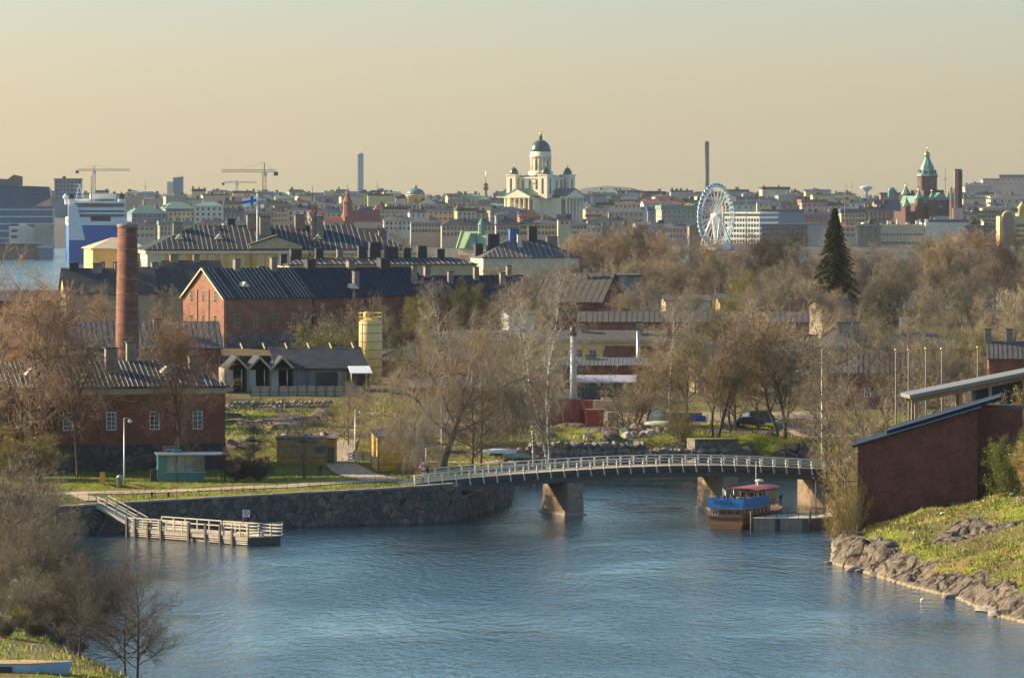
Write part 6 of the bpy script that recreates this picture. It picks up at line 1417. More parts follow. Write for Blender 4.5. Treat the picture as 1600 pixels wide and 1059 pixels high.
MB().box(0,16/s,0,12,0,q(354)).build('wall', C_['white'], tm_); MB().box(16/s,26/s,1,14,0,q(350)).build('stair_tower', C_['white'], tm_); MB().prism_y([(26/s,0),(68/s,0),(68/s,q(368)),(26/s,q(352))],2,10).build('ramp_hall', C_['white'], tm_); MB().box(40/s,66/s,-1,9,0,q(352)).build('end_block', C_['grey'], tm_)
for k in range(3): MB().box(1.5,16/s-1,-.06,0,0,1.6).build('window_band', cg, tm_, (0,0,q(372)+k*3.6))
# quay with low sheds left
cblock(-30,60,385,380,3080,'brown','grey',3,20,1,0,'flat','low brown quay shed below the ferry terminal',chim=0,base=-1)
cblock(60,82,388,383,3075,'blue','blue',3,14,1,0,'gable','small bluish quay shed beside the ferry bow',chim=0,base=-1)
# --- named buildings
cblock(85,128,281,279,4600,'blue','grey',4,20,5,7,'flat','tall teal grey office block behind the ferry mast',chim=1)
cblock(206,262,333,321,3550,'blue','green',14,20,3,7,'hip','blue white building with green roof right of the ferry, left of two neighbours')
cblock(258,305,326,316,3600,'white','green',14,24,3,6,'hip','blue white building with deep green roof in the harbour row')
cblock(303,349,322,316,3500,'white','green',3,26,4,5,'hip','tall white harbour building with three window rows under green eaves',chim=1)
cblock(262,306,330,326,3520,'grey','blue',3,12,3,6,'flat','grey banded building between two green roofed harbour buildings',chim=0)
cblock(351,400,320,314,3900,'cream','grey',4,18,3,6,'flat','cream flat roofed block behind the palace flag')
cblock(402,430,313,305,4200,'blue','green',4,14,1,0,'hip','bluish block with green roof left of the lattice mast')
cblock(430,486,326,321,3750,'cream','grey',6,16,2,9,'flat','long cream block right of the lattice mast')
cblock(500,535,332,323,3850,'yellow','blue',6,16,1,4,'hip','yellowish block with blue roof left of the red spire')
cblock(552,596,333,323,3900,'cream','blue',6,16,1,3,'hip','cream block with bright blue roof right of the red spire')
cblock(586,602,327,318,3800,'cream','red',6,12,2,3,'hip','narrow cream block between red roof and domed building')
# red spire church
Yr = 3600; o = empty('red_church', (X(543,Yr),Yr,6), R(20), 'church with dark red octagonal spire and steep red roof', 'church'); q = lambda py: Z(py,Yr)-6
MB().box(-3.2,3.2,-3.2,3.2,0,q(338)).build('tower', C_['red'], o); MB().lathe([(4.2,q(340)),(3.2,q(331)),(3.0,q(318)),(3.4,q(316)),(2.4,q(311)),(1.6,q(308)),(1.7,q(304)),(.9,q(300)),(.2,q(295)),(.15,q(289))],n=8,sm=False,ph=.5).build('spire', pm('spire_red',(.24,.06,.045),.7,.15,.2), o)
MB().prism_x([(-3,0),(9,0),(9,q(346)),(3,q(330)),(-3,q(346))],4,24).build('nave', C_['cream'], o); MB().prism_x([(-3.5,q(346.5)),(3,q(329)),(9.5,q(346.5)),(9.5,q(345.5)),(3,q(328)),(-3.5,q(345.5))],3.6,24.4).build('nave_roof', M['redroof'], o)
MB().prism_x([(-3,q(346)),(3,q(340)),(9,q(346))],-18,3).build('low_roof', M['redroof'], o); MB().box(-18,3,-2.5,8.5,0,q(346)).build('low_wall', C_['pink'], o)
# domed pale building
Yd = 4000; r, L, Hh = cblock(604,705,319,312,Yd,'cream','grey',4,26,2,15,'hip','long pale building with low round dome and columned front', 'domed_building'); q = lambda py: Z(py,Yd)-r.location.z
MB().lathe([(7.5,q(318)),(7.5,q(306)),(8,q(305.8)),(8,q(305)),(7.6,q(304))],(0,0,0),24).build('drum', C_['yellow'], r, (L*.46,10,0)); MB().lathe([(7.4,0),(6.9,1.6),(5.4,3.4),(3,4.6),(1,5)],n=24).lathe([(1.1,4.8),(1.1,6.8),(.2,7.4)],n=10).build('dome', pm('blue_dome',(.12,.17,.19),.4,.1,.1), r, (L*.46,10,q(304)))
for k in range(8): MB().box(-.8,.8,-7.62,-7.4,q(316),q(310)).build('drum_window', cg, r, (L*.46,10,0), 6.283*k/8)
MB().prism_y([(L*.50,Hh),(L*.78,Hh),(L*.64,Hh+5.0)],-1.5,10).build('pediment', C_['white'], r)
for k in range(6): MB().lathe([(.55,0),(.45,Hh-.3)],n=8).build('column', C_['white'], r, (L*.515+k*L*.05,-1.2,0))
# waterfront rows
cblock(642,690,347,341,3300,'grey','grey',3,14,2,9,'hip','long pale grey market row left of the white figures')
cblock(690,775,352,343,3280,'cream','black',3,14,2,14,'hip','long waterfront palace with dotted white awnings left of the cathedral')
cblock(600,650,344,338,3500,'white','grey',4,14,2,7,'hip','white quay building behind the tall lone crown')
cblock(495,600,364,356,3250,'pink','red',4,12,2,16,'flat','long pinkish quayside row behind the chimney roofs')
cblock(775,813,351,341,3200,'pink','black',3,14,2,7,'hip','pinkish waterfront palace with black mansard below the cathedral')
cblock(811,834,350,341,3205,'yellow','black',3,14,2,5,'hip','orange yellow waterfront palace next to the pinkish one')
cblock(833,918,350,341,3210,'cream','grey',3,14,2,15,'hip','wide cream waterfront palace with central gable under the cathedral',chim=5)
cblock(872,892,343,335,3190,'cream','black',3,10,1,2,'gable','cream gabled pavilion front in the wide waterfront palace')
cblock(775,838,336,330,3600,'blue','blue',4,14,1,0,'hip','pale blue roofed block at the foot of the cathedral portico')
cblock(812,845,338,328,3580,'red','red',8,12,0,0,'hip','dark red roofed house at the foot of the cathedral')
cblock(918,1000,345,340,3450,'grey','black',3,14,1,8,'hip','grey block with long black roof right of the waterfront palace')
cblock(916,940,339,335,3700,'pink','red',3,10,1,3,'flat','small salmon block with flat roof right of the cathedral steps',chim=0)
cblock(893,915,315,307,4100,'white','black',-8,12,1,3,'gable','white gabled hall touching the right side of the cathedral')
cblock(912,945,309,303,4700,'blue','green',2,16,1,0,'flat','dark teal flat block right of the cathedral')
cblock(940,985,306,302,4900,'green' if 0 else 'cream','green',2,18,0,0,'flat','long light green roof behind the teal flat block')
cblock(980,1040,303,299,4800,'grey','black',2,16,1,14,'flat','long black banded roof line at the skyline centre')
cblock(958,1008,316,312,4300,'pink','grey',2,16,1,10,'flat','pinkish long block right of cathedral, left of two')
cblock(1010,1078,317,311,4250,'cream','grey',2,16,1,14,'flat','cream long block right of cathedral, right of two')
cblock(1130,1255,322,318,4300,'brown','black',2,16,1,12,'flat','long brown block behind the white office roof')
cblock(1140,1200,311,307,4700,'blue','grey',2,14,1,9,'flat','bluish flat block behind the big wheel rim')
r,L,Hh = cblock(1191,1234,296,292,5200,'cream','black',4,26,1,0,'flat','cream museum block with tall window rising on the right skyline')
MB().box(L*.2,L*.5,-.08,0,Hh-9,Hh-2).build('tall_window', C_['white'], r)
# yellow tent
o = empty('yellow_tent',(X(1076,3700),3700,10),0,'bright yellow and white pointed tent roof left of the big wheel','tent'); q = lambda py: Z(py,3700)-10
MB().add([(-7.5,-4,q(325)),(1,-4,q(325)),(1,4,q(325)),(-7.5,4,q(325)),(0.2,0,q(317))],[(0,1,4),(1,2,4),(2,3,4),(3,0,4),(3,2,1,0)]).build('yellow_roof', pm('tent_yellow',(.85,.58,.02),.5,.05,.3), o)
MB().add([(1.02,-4,q(325)),(8,-4,q(325)),(8,4,q(325)),(1.02,4,q(325)),(1.02,0,q(317.5))],[(0,1,4),(1,2,4),(2,3,4),(3,0,4),(3,2,1,0)]).build('white_roof', C_['white'], o)
MB().box(-7,7.5,-3.5,3.5,-10,q(325)-.05).build('wall', C_['brown'], o)
# white office block with strips
Yw = 3420; o = empty('white_office', (X(1133,Yw),Yw,0), R(-30), 'white grid facade office block catching the sun beside the big wheel', 'office'); 
q = lambda py: Z(py,Yw); s = F/Yw; Lo = 52/s/math.cos(R(30)); Do = 70/s/math.sin(R(30))*.45
wo_ = pm('office_white',(.85,.82,.72),.6,.04,.05)
MB().box(0,Lo,0,Do,0,q(334)).build('wall', C_['brown'], o); MB().box(-.8,Lo+1,-.8,Do,q(334)+.01,q(331.5)).build('roof', wo_, o)
for k in range(6): MB().box(-.35,Lo+.35,-.4,Do,0,1.5).build('floor_band', wo_, o, (0,0,q(341.5+k*8.3)))
for k in range(6):
    for i in range(12): inst('window', simple_win(1.0,1.7,cg), o, (Lo*(i+.5)/12,-.03,q(347.5+k*8.3)))
for i in range(13): MB().box(-.25,.25,-.3,.0,0,q(341)).build('pilaster', wo_, o, (Lo*i/12,0,0))
MB().box(0,Do,-.06,0,0,q(334)).build('blank_side', C_['blue'], o, (Lo+.06,0,0), R(90))
cblock(1190,1255,331,327,3500,'blue','grey',-4,20,0,0,'flat','blank blue grey wall block right of the white office',chim=3)
cblock(1190,1262,353,350,3330,'brown','white' if 0 else 'grey',-3,16,3,14,'flat','brown banded block with pale parapets behind the treetops',chim=0)
cblock(1245,1299,351,348,3360,'blue','grey',-20,24,0,0,'flat','purple grey block with bright white edge left of the spruce',chim=0)
cblock(1262,1300,335,332,4000,'grey','grey',2,14,1,5,'flat','grey low block above the bright white edge',chim=2)
# long cream banded building (right) 
Yc = 3380; o = empty('banded_offices', (X(1348,Yc),Yc,0), R(4), 'long cream stepped office building with dark window strips right of the spruce', 'office'); q = lambda py: Z(py,Yc); s = F/Yc
for (a,b_,t,bt,y0) in ((0,18,367,400,0),(16,122,351,364,4),(18,112,368,376,1)):
    MB().box(a/s,b_/s,y0,24,q(bt)-(6 if bt < 390 else 0),q(t)).build('wall', C_['cream'], o)
MB().box(16/s,112/s,5,24,0,q(366)).build('lower_wall', C_['cream'], o); MB().box(4/s,22/s,3,20,0,q(348)).build('end_tower', C_['white'], o)
for z_,a,b_,yy in ((366.5,24,110,3.9),(379,22,106,.9)):
    MB().box(a/s,b_/s,yy-.06,yy,q(z_+2.4),q(z_-1.4)).build('window_strip', cg, o)
    for k in range(16): MB().box(-.35,.35,yy-.2,yy-.06,q(z_+2.4),q(z_-1.4)).build('mullion', C_['cream'], o, ((a+(b_-a)*(k+.5)/16)/s,0,0))
for k in range(6): MB().box(-1,1,-1,1,0,1.5+k%3).build('roof_vent', C_['white'], o, ((30+k*15)/s,12,q(351)))
MB().box(100/s,122/s,2,12,0,q(349)).build('stair_tower', C_['white'], o)
cblock(1440,1512,347,343,3600,'white','blue',2,14,1,0,'flat','white parapet block with blue roof behind the long cream offices',chim=1)
cblock(1462,1500,343,338,3650,'blue','blue',2,14,1,0,'gable','dark blue roofed hall at the foot of the brick cathedral',chim=0)
cblock(1508,1572,356,352,3420,'brown','grey',-6,18,3,9,'flat','brown office block left of the lit gabled front at right')
r,L,Hh = cblock(1372,1411,330,312,3800,'brown','grey',14,22,0,0,'gable','brown house with steep gable left of the brick cathedral',chim=1)
MB().prism_y([(0,0),(13,0),(13,7),(4,17),(0,17)],-3,-.1).build('gable_front', C_['brown'], r, (-2,0,Hh-12))
cblock(1346,1375,326,318,3900,'cream','black',2,14,2,3,'hip','cream house with black roof just right of the spruce tip')
Yg = 3350; o = empty('gabled_front_building', (X(1562,Yg),Yg,0), R(2), 'lit cream building with arched gable front at the right edge', 'building'); q = lambda py: Z(py,Yg); s = F/Yg
MB().box(0,60/s,0,18,0,q(341)).build('wall', C_['yellow'], o); MB().prism_y([(2/s,q(345))]+[((14+10*math.cos(a))/s,q(340)+11/s*math.sin(a)) for a in np.linspace(math.pi,0,9)]+[(26/s,q(345))][::1],-1.2,3).build('arched_gable', C_['yellow'], o)
MB().prism_y([(5/s,q(395)),(5/s,q(341))]+[((14+8*math.cos(a))/s,q(341)+9/s*math.sin(a)) for a in np.linspace(math.pi,0,9)]+[(23/s,q(395))],-1.3,-1.21).build('arch_panel', C_['brown'], o); MB().box(0,60/s,-.4,18,q(341)+.01,q(338)).build('cornice', C_['cream'], o)
for k in range(5): MB().box(26/s,60/s,-.25,0,0,1.2).build('floor_band', C_['yellow'], o, (0,0,q(350+k*8)))
for k in range(5): MB().box(26/s,60/s,-.12,0,0,2.0).build('window_strip', cg, o, (0,0,q(355+k*8)))
MB().lathe([(2.5,0),(2.5,5),(3.3,5.4),(1.5,8),(.2,9.5)],n=12).build('corner_turret', C_['yellow'], o, (36/s,3,q(338)))
cblock(1537,1566,346,343,3500,'yellow','grey',2,14,1,6,'flat','small lit yellow building with dotted parapet at the right',chim=0)
cblock(1515,1580,331,329,3800,'grey','white' if 0 else 'grey',2,16,0,0,'flat','long flat white edged roof right of the square chimney',chim=0)
cblock(1548,1640,311,304,4300,'cream','grey',4,24,1,8,'hip','large cream building with grey hipped roof at the right edge')
cblock(1536,1566,281,279,6800,'pink','grey',3,22,0,0,'flat','pink block on the hill at the right skyline, left one',chim=0)
cblock(1562,1640,278,273,6600,'pink','grey',-8,22,1,9,'flat','pink block with grey roof terraces on the hill at the right skyline')
cblock(1508,1550,291,286,5600,'grey','grey',4,20,0,0,'hip','grey roofed hall on the slope below the pink blocks',chim=3)
cblock(1376,1404,304,301,4500,'red','black',2,12,0,0,'flat','small red block left of the teal round tower',chim=1)
cblock(1535,1620,325,322,3950,'yellow','grey',3,16,2,12,'hip','ochre building behind the lit yellow front at the right')
# green roofed villa with a spire on its islet
Yk = 2900; o = empty('spired_villa', (X(745,Yk),Yk,0.5), R(-25), 'pale green copper roofed villa with small spire among the shore trees', 'villa'); q = lambda py: Z(py,Yk)-.5
MB().box(-9,9,-6,6,-1.5,q(386)).build('wall', C_['cream'], o); MB().prism_x([(-6.8,q(388)),(6.8,q(388)),(0,q(362))],-9.5,9.5).build('roof', pm('light_copper',(.30,.42,.20),.6,.2,.2), o)
MB().prism_y([(-4,q(388)),(4,q(388)),(0,q(364))],-7.6,0).build('gable_roof', M['copper'], o); MB().lathe([(2.0,q(366)),(1.9,q(352)),(2.3,q(351.5)),(1.2,q(346)),(.3,q(341)),(.1,q(333))],n=8,sm=False,ph=.5).build('spire', M['copper'], o, (3,0,0)); MB().bar((-9.6,-6.9,q(388)),(-9.6,0,q(361)),.7).bar((-4.3,-7.7,q(388)),(0,-7.7,q(363)),.7).build('verge_board', pm('lime_trim',(.55,.58,.22),.6,.1,.5), o)
# islet under the villa
gx, gy, qd = grid(-75, 35, 2820, 2990, 5, 5); d_ = np.hypot((gx+22)/55, (gy-2905)/80); me = np_mesh('islet', np.stack([gx,gy,(1-d_)*5],1), qd, gm, 4, True); tag(link(bpy.data.objects.new('terrain', me)), kind='structure')
# --- filler rows, each block of its own look and its own ordinal
def row(Y, spans, e0, e1, hts, cols, rows, marks, what, tail, dens=(20,48)):
    it = []
    for a, b_ in spans:
        x = a
        while x < b_:
            w = random.uniform(*dens); wc = random.choice(['cream','cream','cream','pink','grey','white','grey','yellow','brown','blue']); rc = random.choice(['black','black','black','blue','grey','grey','green','black','grey','red','black'])
            ev = random.uniform(e0,e1); r,L,Hh = cblock(x, x+w, ev, ev-random.uniform(*hts), Y+random.uniform(-60,60), wc, rc, random.choice([0,3,8,-6,12]), random.uniform(12,20), rows, int(w/cols*random.choice([.7,1,1,1.3])) if cols else 0, random.choice(['hip','gable','flat','hip']), chim=random.randint(1,4), ww=random.choice([1.1,1.5,2.0]), wh=random.choice([1.5,2.0,2.4]), sh=random.choice([3.4,4.2]))
            it.append((x+w/2, r, f"{CN[wc]} {RN[rc]} roofed")); x += w*random.uniform(.75,1.15)
    label_row(it, marks, what, tail)
row(5400, [(30,240),(300,620),(770,790),(930,1330),(1500,1540)], 299, 305, (2,4), 0, 0, [(20,'the glass offices'),(274,'the glass tower'),(412,'the big crane'),(563,'the stadium tower'),(845,'the domed cathedral'),(1119,'the big wheel'),(1353,'the water tower')], 'block on the skyline', '', (18,40))
row(4650, [(190,560),(575,640),(700,775),(925,1300),(1395,1420),(1505,1600)], 305, 313, (2,5), 0, 0, [(188,'the ferry'),(412,'the big crane'),(543,'the red spire'),(759,'the TV mast'),(845,'the domed cathedral'),(1119,'the big wheel'),(1449,'the brick cathedral')], 'block in the far city row', '', (20,44))
row(4150, [(330,560),(700,770),(930,1110),(1140,1370),(1500,1560)], 315, 322, (3,6), 9, 1, [(274,'the glass tower'),(412,'the big crane'),(652,'the blue dome'),(845,'the domed cathedral'),(1119,'the big wheel'),(1305,'the tall spruce'),(1497,'the square chimney')], 'block in the middle city row', '', (24,50))
row(3720, [(195,300),(345,500),(600,770),(915,1110),(1255,1350),(1500,1600)], 327, 336, (4,7), 7, 2, [(186,'the ferry'),(402,'the palace flagpole'),(543,'the red spire'),(652,'the blue dome'),(845,'the domed cathedral'),(1119,'the big wheel'),(1305,'the tall spruce'),(1497,'the square chimney')], 'block in the near city row', '', (26,56))
row(3350, [(195,360),(900,1100),(1290,1350)], 349, 357, (4,7), 7, 2, [(186,'the ferry'),(845,'the domed cathedral'),(1119,'the big wheel'),(1305,'the tall spruce')], 'block on the harbour front', '', (34,64))
# --- woods on the skyline and city trees
def woods(name, px0, px1, Y, hmin, hmax, n, col, seed):
    rg = np.random.default_rng(seed); px = rg.uniform(px0,px1,n); y = Y+rg.uniform(-250,250,n); x = (px-CX)/F*y; z = cityh(x,y); con = rg.random(n) < .45
    h = rg.uniform(hmin,hmax,n)*np.where(con,1.15,.9); w = h*np.where(con,.16,.30); V = []; Q = []; k = 6
    for i in range(n):
        lv = [(w[i]*1.0,.0),(w[i]*(.7 if con[i] else 1.15),.35*h[i]),(w[i]*(.35 if con[i] else .85),.7*h[i]),(.05*w[i],h[i])]
        b_ = len(V); ph = rg.uniform(0,6)
        for r_,zz in lv:
            for j in range(k): a = ph+6.283*j/k; rr = r_*rg.uniform(.7,1.2); V.append((x[i]+rr*math.cos(a), y[i]+rr*math.sin(a), z[i]+zz))
        for l in range(3):
            for j in range(k): Q.append((b_+l*k+j, b_+l*k+(j+1)%k, b_+(l+1)*k+(j+1)%k, b_+(l+1)*k+j))
    me = np_mesh(name, V, Q, pm('woods_'+name, col, .95, .4, .02), 4); return tag(link(bpy.data.objects.new(name, me)), kind='stuff')
woods('far_woods', -60, 1700, 8500, 9, 17, 2600, (.035,.05,.028), 3)
woods('woods', -60, 1700, 6400, 7, 12, 900, (.05,.052,.03), 4)
woods('park_woods', 690, 790, 4700, 9, 15, 220, (.055,.055,.025), 5)
woods('park_trees', 1360, 1560, 3950, 9, 14, 160, (.06,.05,.035), 6)
# ------------------------------------------------------------------ trees placed one by one
spruce(1305, 322, 1100, 'tall dark green spruce standing high above the bare trees', 1.12)
rng_t = random.Random(21)
def P1(*rows):
    for r_ in rows: tree(*r_[:4], **r_[4])
P1(
 ('oak', 84, 745, 402, dict(Y=644, tint='rust', wide=.80, label='tall rusty tinted bare tree before the left end of the brick barracks')),
 ('round', 122, 742, 452, dict(Y=641, tint='rust', wide=.7, label='bare rusty tree close to the right of the tallest rusty one by the barracks')),
 ('oakB', 283, 742, 482, dict(Y=642, tint='rust', wide=.62, label='gnarled bare tree before the right end of the brick barracks')),
 ('round', 18, 745, 560, dict(Y=646, tint='tan', wide=.8, label='small bare tree at the left edge before the barracks')),
 ('willow', 690, 728, 500, dict(tint='tan', wide=1.15, label='wide willow with pale drooping twigs behind the bright yellow hut')),
 ('willow', 644, 741, 618, dict(tint='pale', wide=1.0, label='smaller drooping willow whose twigs screen the bright yellow hut')),
 ('slim', 738, 736, 600, dict(tint='grey', wide=1.5, label='small bare tree between the big willow and the slender birch')),
 ('slim', 752, 728, 560, dict(tint='tan', wide=1.2, label='slender bare tree just left of the green upturned boats')),
 ('birch', 834, 724, 455, dict(tint='tan', wide=1.05, label='slender white trunked birch left of the twin birch')),
 ('birch2', 858, 727, 395, dict(tint='tan', wide=1.1, label='tall twin stemmed birch before the red boiler hut')),
 ('birch', 775, 700, 440, dict(Y=735, tint='grey', wide=1.1, label='slender birch right of the big willow crown')),
 ('birch', 700, 700, 430, dict(Y=760, tint='tan', wide=1.1, label='tall birch rising behind the big willow crown')),
 ('round', 612, 640, 560, dict(Y=770, tint='pale', label='pale bare tree in front of the silo foot')),
 ('round', 650, 640, 500, dict(Y=790, tint='tan', label='bare tree behind the big willow, left one')),
 ('birch', 1047, 668, 462, dict(tint='tan', wide=1.2, label='white stemmed birch behind the blue tarpaulin in the yard')),
 ('round', 1075, 670, 500, dict(tint='olive', wide=.9, label='olive bare tree just right of the yard birch')),
 ('vase', 1118, 706, 482, dict(tint='tan', wide=1.15, label='big forked bare tree on the lawn above the left half of the bridge')),
 ('round', 1142, 690, 512, dict(tint='green', wide=1.2, label='bare tree with fresh greenish crown in the park')),
 ('birch', 1078, 0, 452, dict(Y=945, tint='grey', wide=1.2, label='tall birch before the middle of the very long low range')),
 ('birch2', 1165, 0, 446, dict(Y=940, tint='tan', wide=1.2, label='tall twin stemmed birch before the right end of the very long range')),
 ('round', 1120, 0, 470, dict(Y=930, tint='olive', wide=1.0, label='olive tinted tree before the very long low range')),
 ('slim', 1150, 682, 520, dict(tint='tan', wide=1.3, label='thin straight tree between greenish crown and the big vase shaped tree')),
 ('vaseB', 1222, 704, 472, dict(tint='tan', wide=1.5, label='big vase shaped bare tree on the lawn above the right half of the bridge')),
 ('round', 1186, 672, 500, dict(tint='grey', wide=.9, label='bare tree left behind the big vase shaped one')),
 ('broad', 1276, 668, 520, dict(tint='grey', wide=.8, label='bare tree right behind the big vase shaped one')),
 ('slim', 1290, 700, 560, dict(tint='tan', wide=1.4, label='thin tree beside the tall lamp pole on the lawn')),
 ('thicket', 1060, 704, 610, dict(tint='olive', label='low shrub behind the retaining boulder wall')),
 ('bush', 1150, 706, 640, dict(tint='gold', wide=.8, label='yellowish twiggy bush on the park lawn')),
 ('thicketB', 985, 672, 560, dict(tint='tan', label='bushy tree behind the rock heap in the yard')),
 ('broad', 1010, 668, 540, dict(tint='tan', label='low broad bare tree right of the grey container')),
 ('slim', 318, 728, 655, dict(tint='pale', wide=1.6, label='small pollard tree on the lawn left of the yellow shed')),
 ('slim', 397, 722, 640, dict(tint='grey', wide=1.4, label='little leafless tree just left of the yellow shed')),
 ('slim', 474, 738, 640, dict(tint='tan', wide=1.3, label='slim young tree in front of the yellow shed')),
 ('bush', 365, 752, 700, dict(tint='dark', wide=1.5, label='dark rounded bush right of the teal kiosk')),
 ('bush', 405, 752, 712, dict(tint='dark', wide=1.3, label='low dark bush on the shaded lawn beside the rounded one')),
 ('slim', 545, 706, 592, dict(tint='tan', wide=1.5, label='thin bare tree between the two yellow sheds')),
 ('oak', 560, 690, 600, dict(Y=720, tint='tan', label='crooked bare tree behind the white board railing')),
 ('thicket', 520, 690, 625, dict(Y=735, tint='olive', label='shrub on the rocky grass above the yellow shed')),
 ('bush', 60, 745, 678, dict(Y=636, tint='gold', wide=1.2, label='sunlit yellowish bush before the left of the barracks')),
 ('bush', 20, 745, 665, dict(Y=634, tint='gold', wide=1.3, label='yellowish bush at the left edge of the promenade')),
 # thickets on the near left bank
 ('thicket', -15, 0, 690, dict(Y=560, tint='grey', wide=1.1, label='tall twiggy shrub at the left edge, highest of the near bank')),
 ('thicketB', 28, 0, 702, dict(Y=552, tint='grey', wide=1.1, label='twiggy shrub with pale top second from the left edge')),
 ('thicket', 62, 0, 752, dict(Y=545, tint='grey', wide=1.0, label='twiggy shrub over the left start of the quay wall')),
 ('thicketB', 96, 0, 818, dict(Y=536, tint='grey', wide=1.0, label='low twiggy shrub nearest the left of the gangway')),
 ('thicket', 20, 0, 790, dict(Y=512, tint='grey', wide=1.1, label='twiggy shrub in the middle of the near bank, left')),
 ('thicketB', 60, 0, 820, dict(Y=506, tint='grey', wide=1.1, label='dense shrub in the middle of the near bank')),
 ('thicket', 100, 0, 850, dict(Y=498, tint='dark', wide=1.15, label='dark shrub leaning over the water on the near bank')),
 ('thicket', 132, 0, 872, dict(Y=488, tint='dark', wide=1.2, label='darkest shrub farthest out over the water')),
 ('thicketB', -8, 0, 850, dict(Y=478, tint='grey', wide=1.1, label='shrub at the left edge above the boat bow')),
 ('thicket', 40, 0, 880, dict(Y=470, tint='grey', wide=1.1, label='shrub behind the stays of the boat bow')),
 ('bush', 82, 0, 930, dict(Y=462, tint='dark', wide=1.2, label='low dark bush between boat bow and young trees')),
 ('bush', 30, 0, 950, dict(Y=448, tint='olive', wide=1.0, label='low olive bush just above the boat bow')),
 ('thicket', 8, 0, 720, dict(Y=548, tint='grey', wide=1.2, label='twiggy shrub between the two pale tops at the left edge')),
 ('thicketB', 45, 0, 745, dict(Y=538, tint='grey', wide=1.2, label='greyish brown shrub in front of the pale topped one')),
 ('thicket', 82, 0, 790, dict(Y=528, tint='grey', wide=1.2, label='grey shrub above the quay wall start, in front')),
 ('thicketB', -5, 0, 760, dict(Y=525, tint='grey', wide=1.2, label='greyish brown shrub at the left edge just below the tallest')),
 ('thicket', 118, 0, 842, dict(Y=520, tint='dark', wide=1.2, label='dark low shrub near the foot of the gangway water')),
 ('thicketB', 45, 0, 812, dict(Y=500, tint='grey', wide=1.2, label='grey shrub in the thick of the near bank')),
 ('thicket', 150, 0, 860, dict(Y=506, tint='dark', wide=1.2, label='dark shrub overhanging the water left of the young trees')),
 ('thicketB', 165, 0, 880, dict(Y=494, tint='dark', wide=1.2, label='outermost dark shrub over the water')),
 ('thicket', 10, 0, 830, dict(Y=494, tint='grey', wide=1.2, label='greyish brown shrub at the left edge in the lower half')),
 ('thicketB', 88, 0, 862, dict(Y=486, tint='grey', wide=1.2, label='grey shrub above the low dark bush')),
 ('thicket', 120, 0, 898, dict(Y=478, tint='dark', wide=1.2, label='dark shrub behind the thin young tree')),
 ('thicketB', 60, 0, 905, dict(Y=464, tint='grey', wide=1.2, label='greyish brown shrub above the stays of the boat')),
 ('thicket', 10, 0, 905, dict(Y=462, tint='grey', wide=1.2, label='grey shrub just above the boat bow at the left')),
 ('thicketB', 98, 0, 930, dict(Y=462, tint='dark', wide=1.2, label='dark shrub left of the thin young tree')),
 ('thicket', -5, 0, 940, dict(Y=446, tint='grey', wide=1.2, label='greyish brown shrub touching the left edge above the boat bow')),
 ('thicketB', 60, 0, 960, dict(Y=448, tint='grey', wide=1.2, label='grey twiggy shrub right above the boat stays')),
 ('bush', 12, 0, 985, dict(Y=436, tint='dark', wide=1.3, label='dark low bush directly above the boat foredeck, left one')),
 ('bush', 52, 0, 985, dict(Y=440, tint='dark', wide=1.3, label='dark low bush directly above the boat foredeck, middle one')),
 ('bush', 92, 0, 980, dict(Y=440, tint='grey', wide=1.2, label='greyish brown low bush right of the boat stays')),
 ('bush', 118, 0, 1000, dict(Y=428, tint='dark', wide=1.1, label='dark low bush at the foot of the thin young tree')),
 ('slim', 124, 0, 868, dict(Y=421, tint='dark', wide=1.15, rz=.5, label='thin young dark tree right of the boat bow')),
 ('slim', 196, 0, 884, dict(Y=411, tint='dark', wide=1.25, rz=2.0, label='dark bare tree against the water, left one of the pair')),
 ('slim', 214, 0, 872, dict(Y=409, tint='dark', wide=1.45, rz=.2, label='dark bare tree against the water, right one of the pair')),
 # right: by the boathouse
 ('thicket', 1322, 0, 704, dict(Y=582, tint='gold', wide=.72, label='golden twigged shrub at the left corner of the brick boathouse')),
 ('thicketB', 1308, 0, 775, dict(Y=586, tint='gold', wide=.8, label='lower golden shrub hanging over the water by the boathouse')),
 ('thicketB', 1330, 0, 735, dict(Y=572, tint='olive', wide=.7, label='olive shrub close against the boathouse end wall')),
 ('bush', 1583, 0, 672, dict(Y=566, tint='green', wide=1.0, label='greenish budding bush on the hill right of the boathouse')),
 ('bush', 1610, 0, 690, dict(Y=558, tint='gold', wide=1.0, label='golden bush at the right edge of the rocky hill')),
 ('bush', 1596, 0, 606, dict(Y=592, tint='gold', wide=.9, label='golden bush behind the boathouse roof at the right edge')),
 ('round', 1345, 0, 560, dict(Y=668, tint='tan', label='bare tree behind the left end of the boathouse')),
 ('thicket', 1330, 0, 620, dict(Y=640, tint='tan', label='twiggy shrub behind the left end of the boathouse')),
 ('round', 1300, 0, 545, dict(Y=690, tint='tan', label='bare tree beyond the right end of the bridge')),
 ('roundB', 1385, 0, 500, dict(Y=705, tint='grey', label='bare tree behind the leftmost flagpole')),
 ('broad', 1440, 0, 520, dict(Y=690, tint='tan', label='bare tree behind the middle flagpoles')),
 ('round', 1500, 0, 505, dict(Y=700, tint='tan', label='bare tree between the middle and rightmost flagpoles')),
 ('thicketB', 1465, 0, 590, dict(Y=650, tint='tan', label='twiggy shrub seen under the shelter roof')),
 # behind the workshops left of the silo
 ('thicket', 505, 0, 478, dict(Y=930, tint='grey', wide=1.3, label='dense grey thicket against the right end of the storehouse')),
 ('thicketB', 535, 0, 468, dict(Y=940, tint='dark', wide=1.2, label='dark thicket left of the yellow silo')),
 ('bush', 515, 0, 505, dict(Y=900, tint='olive', wide=1.4, label='olive green bush above the workshop roof')),
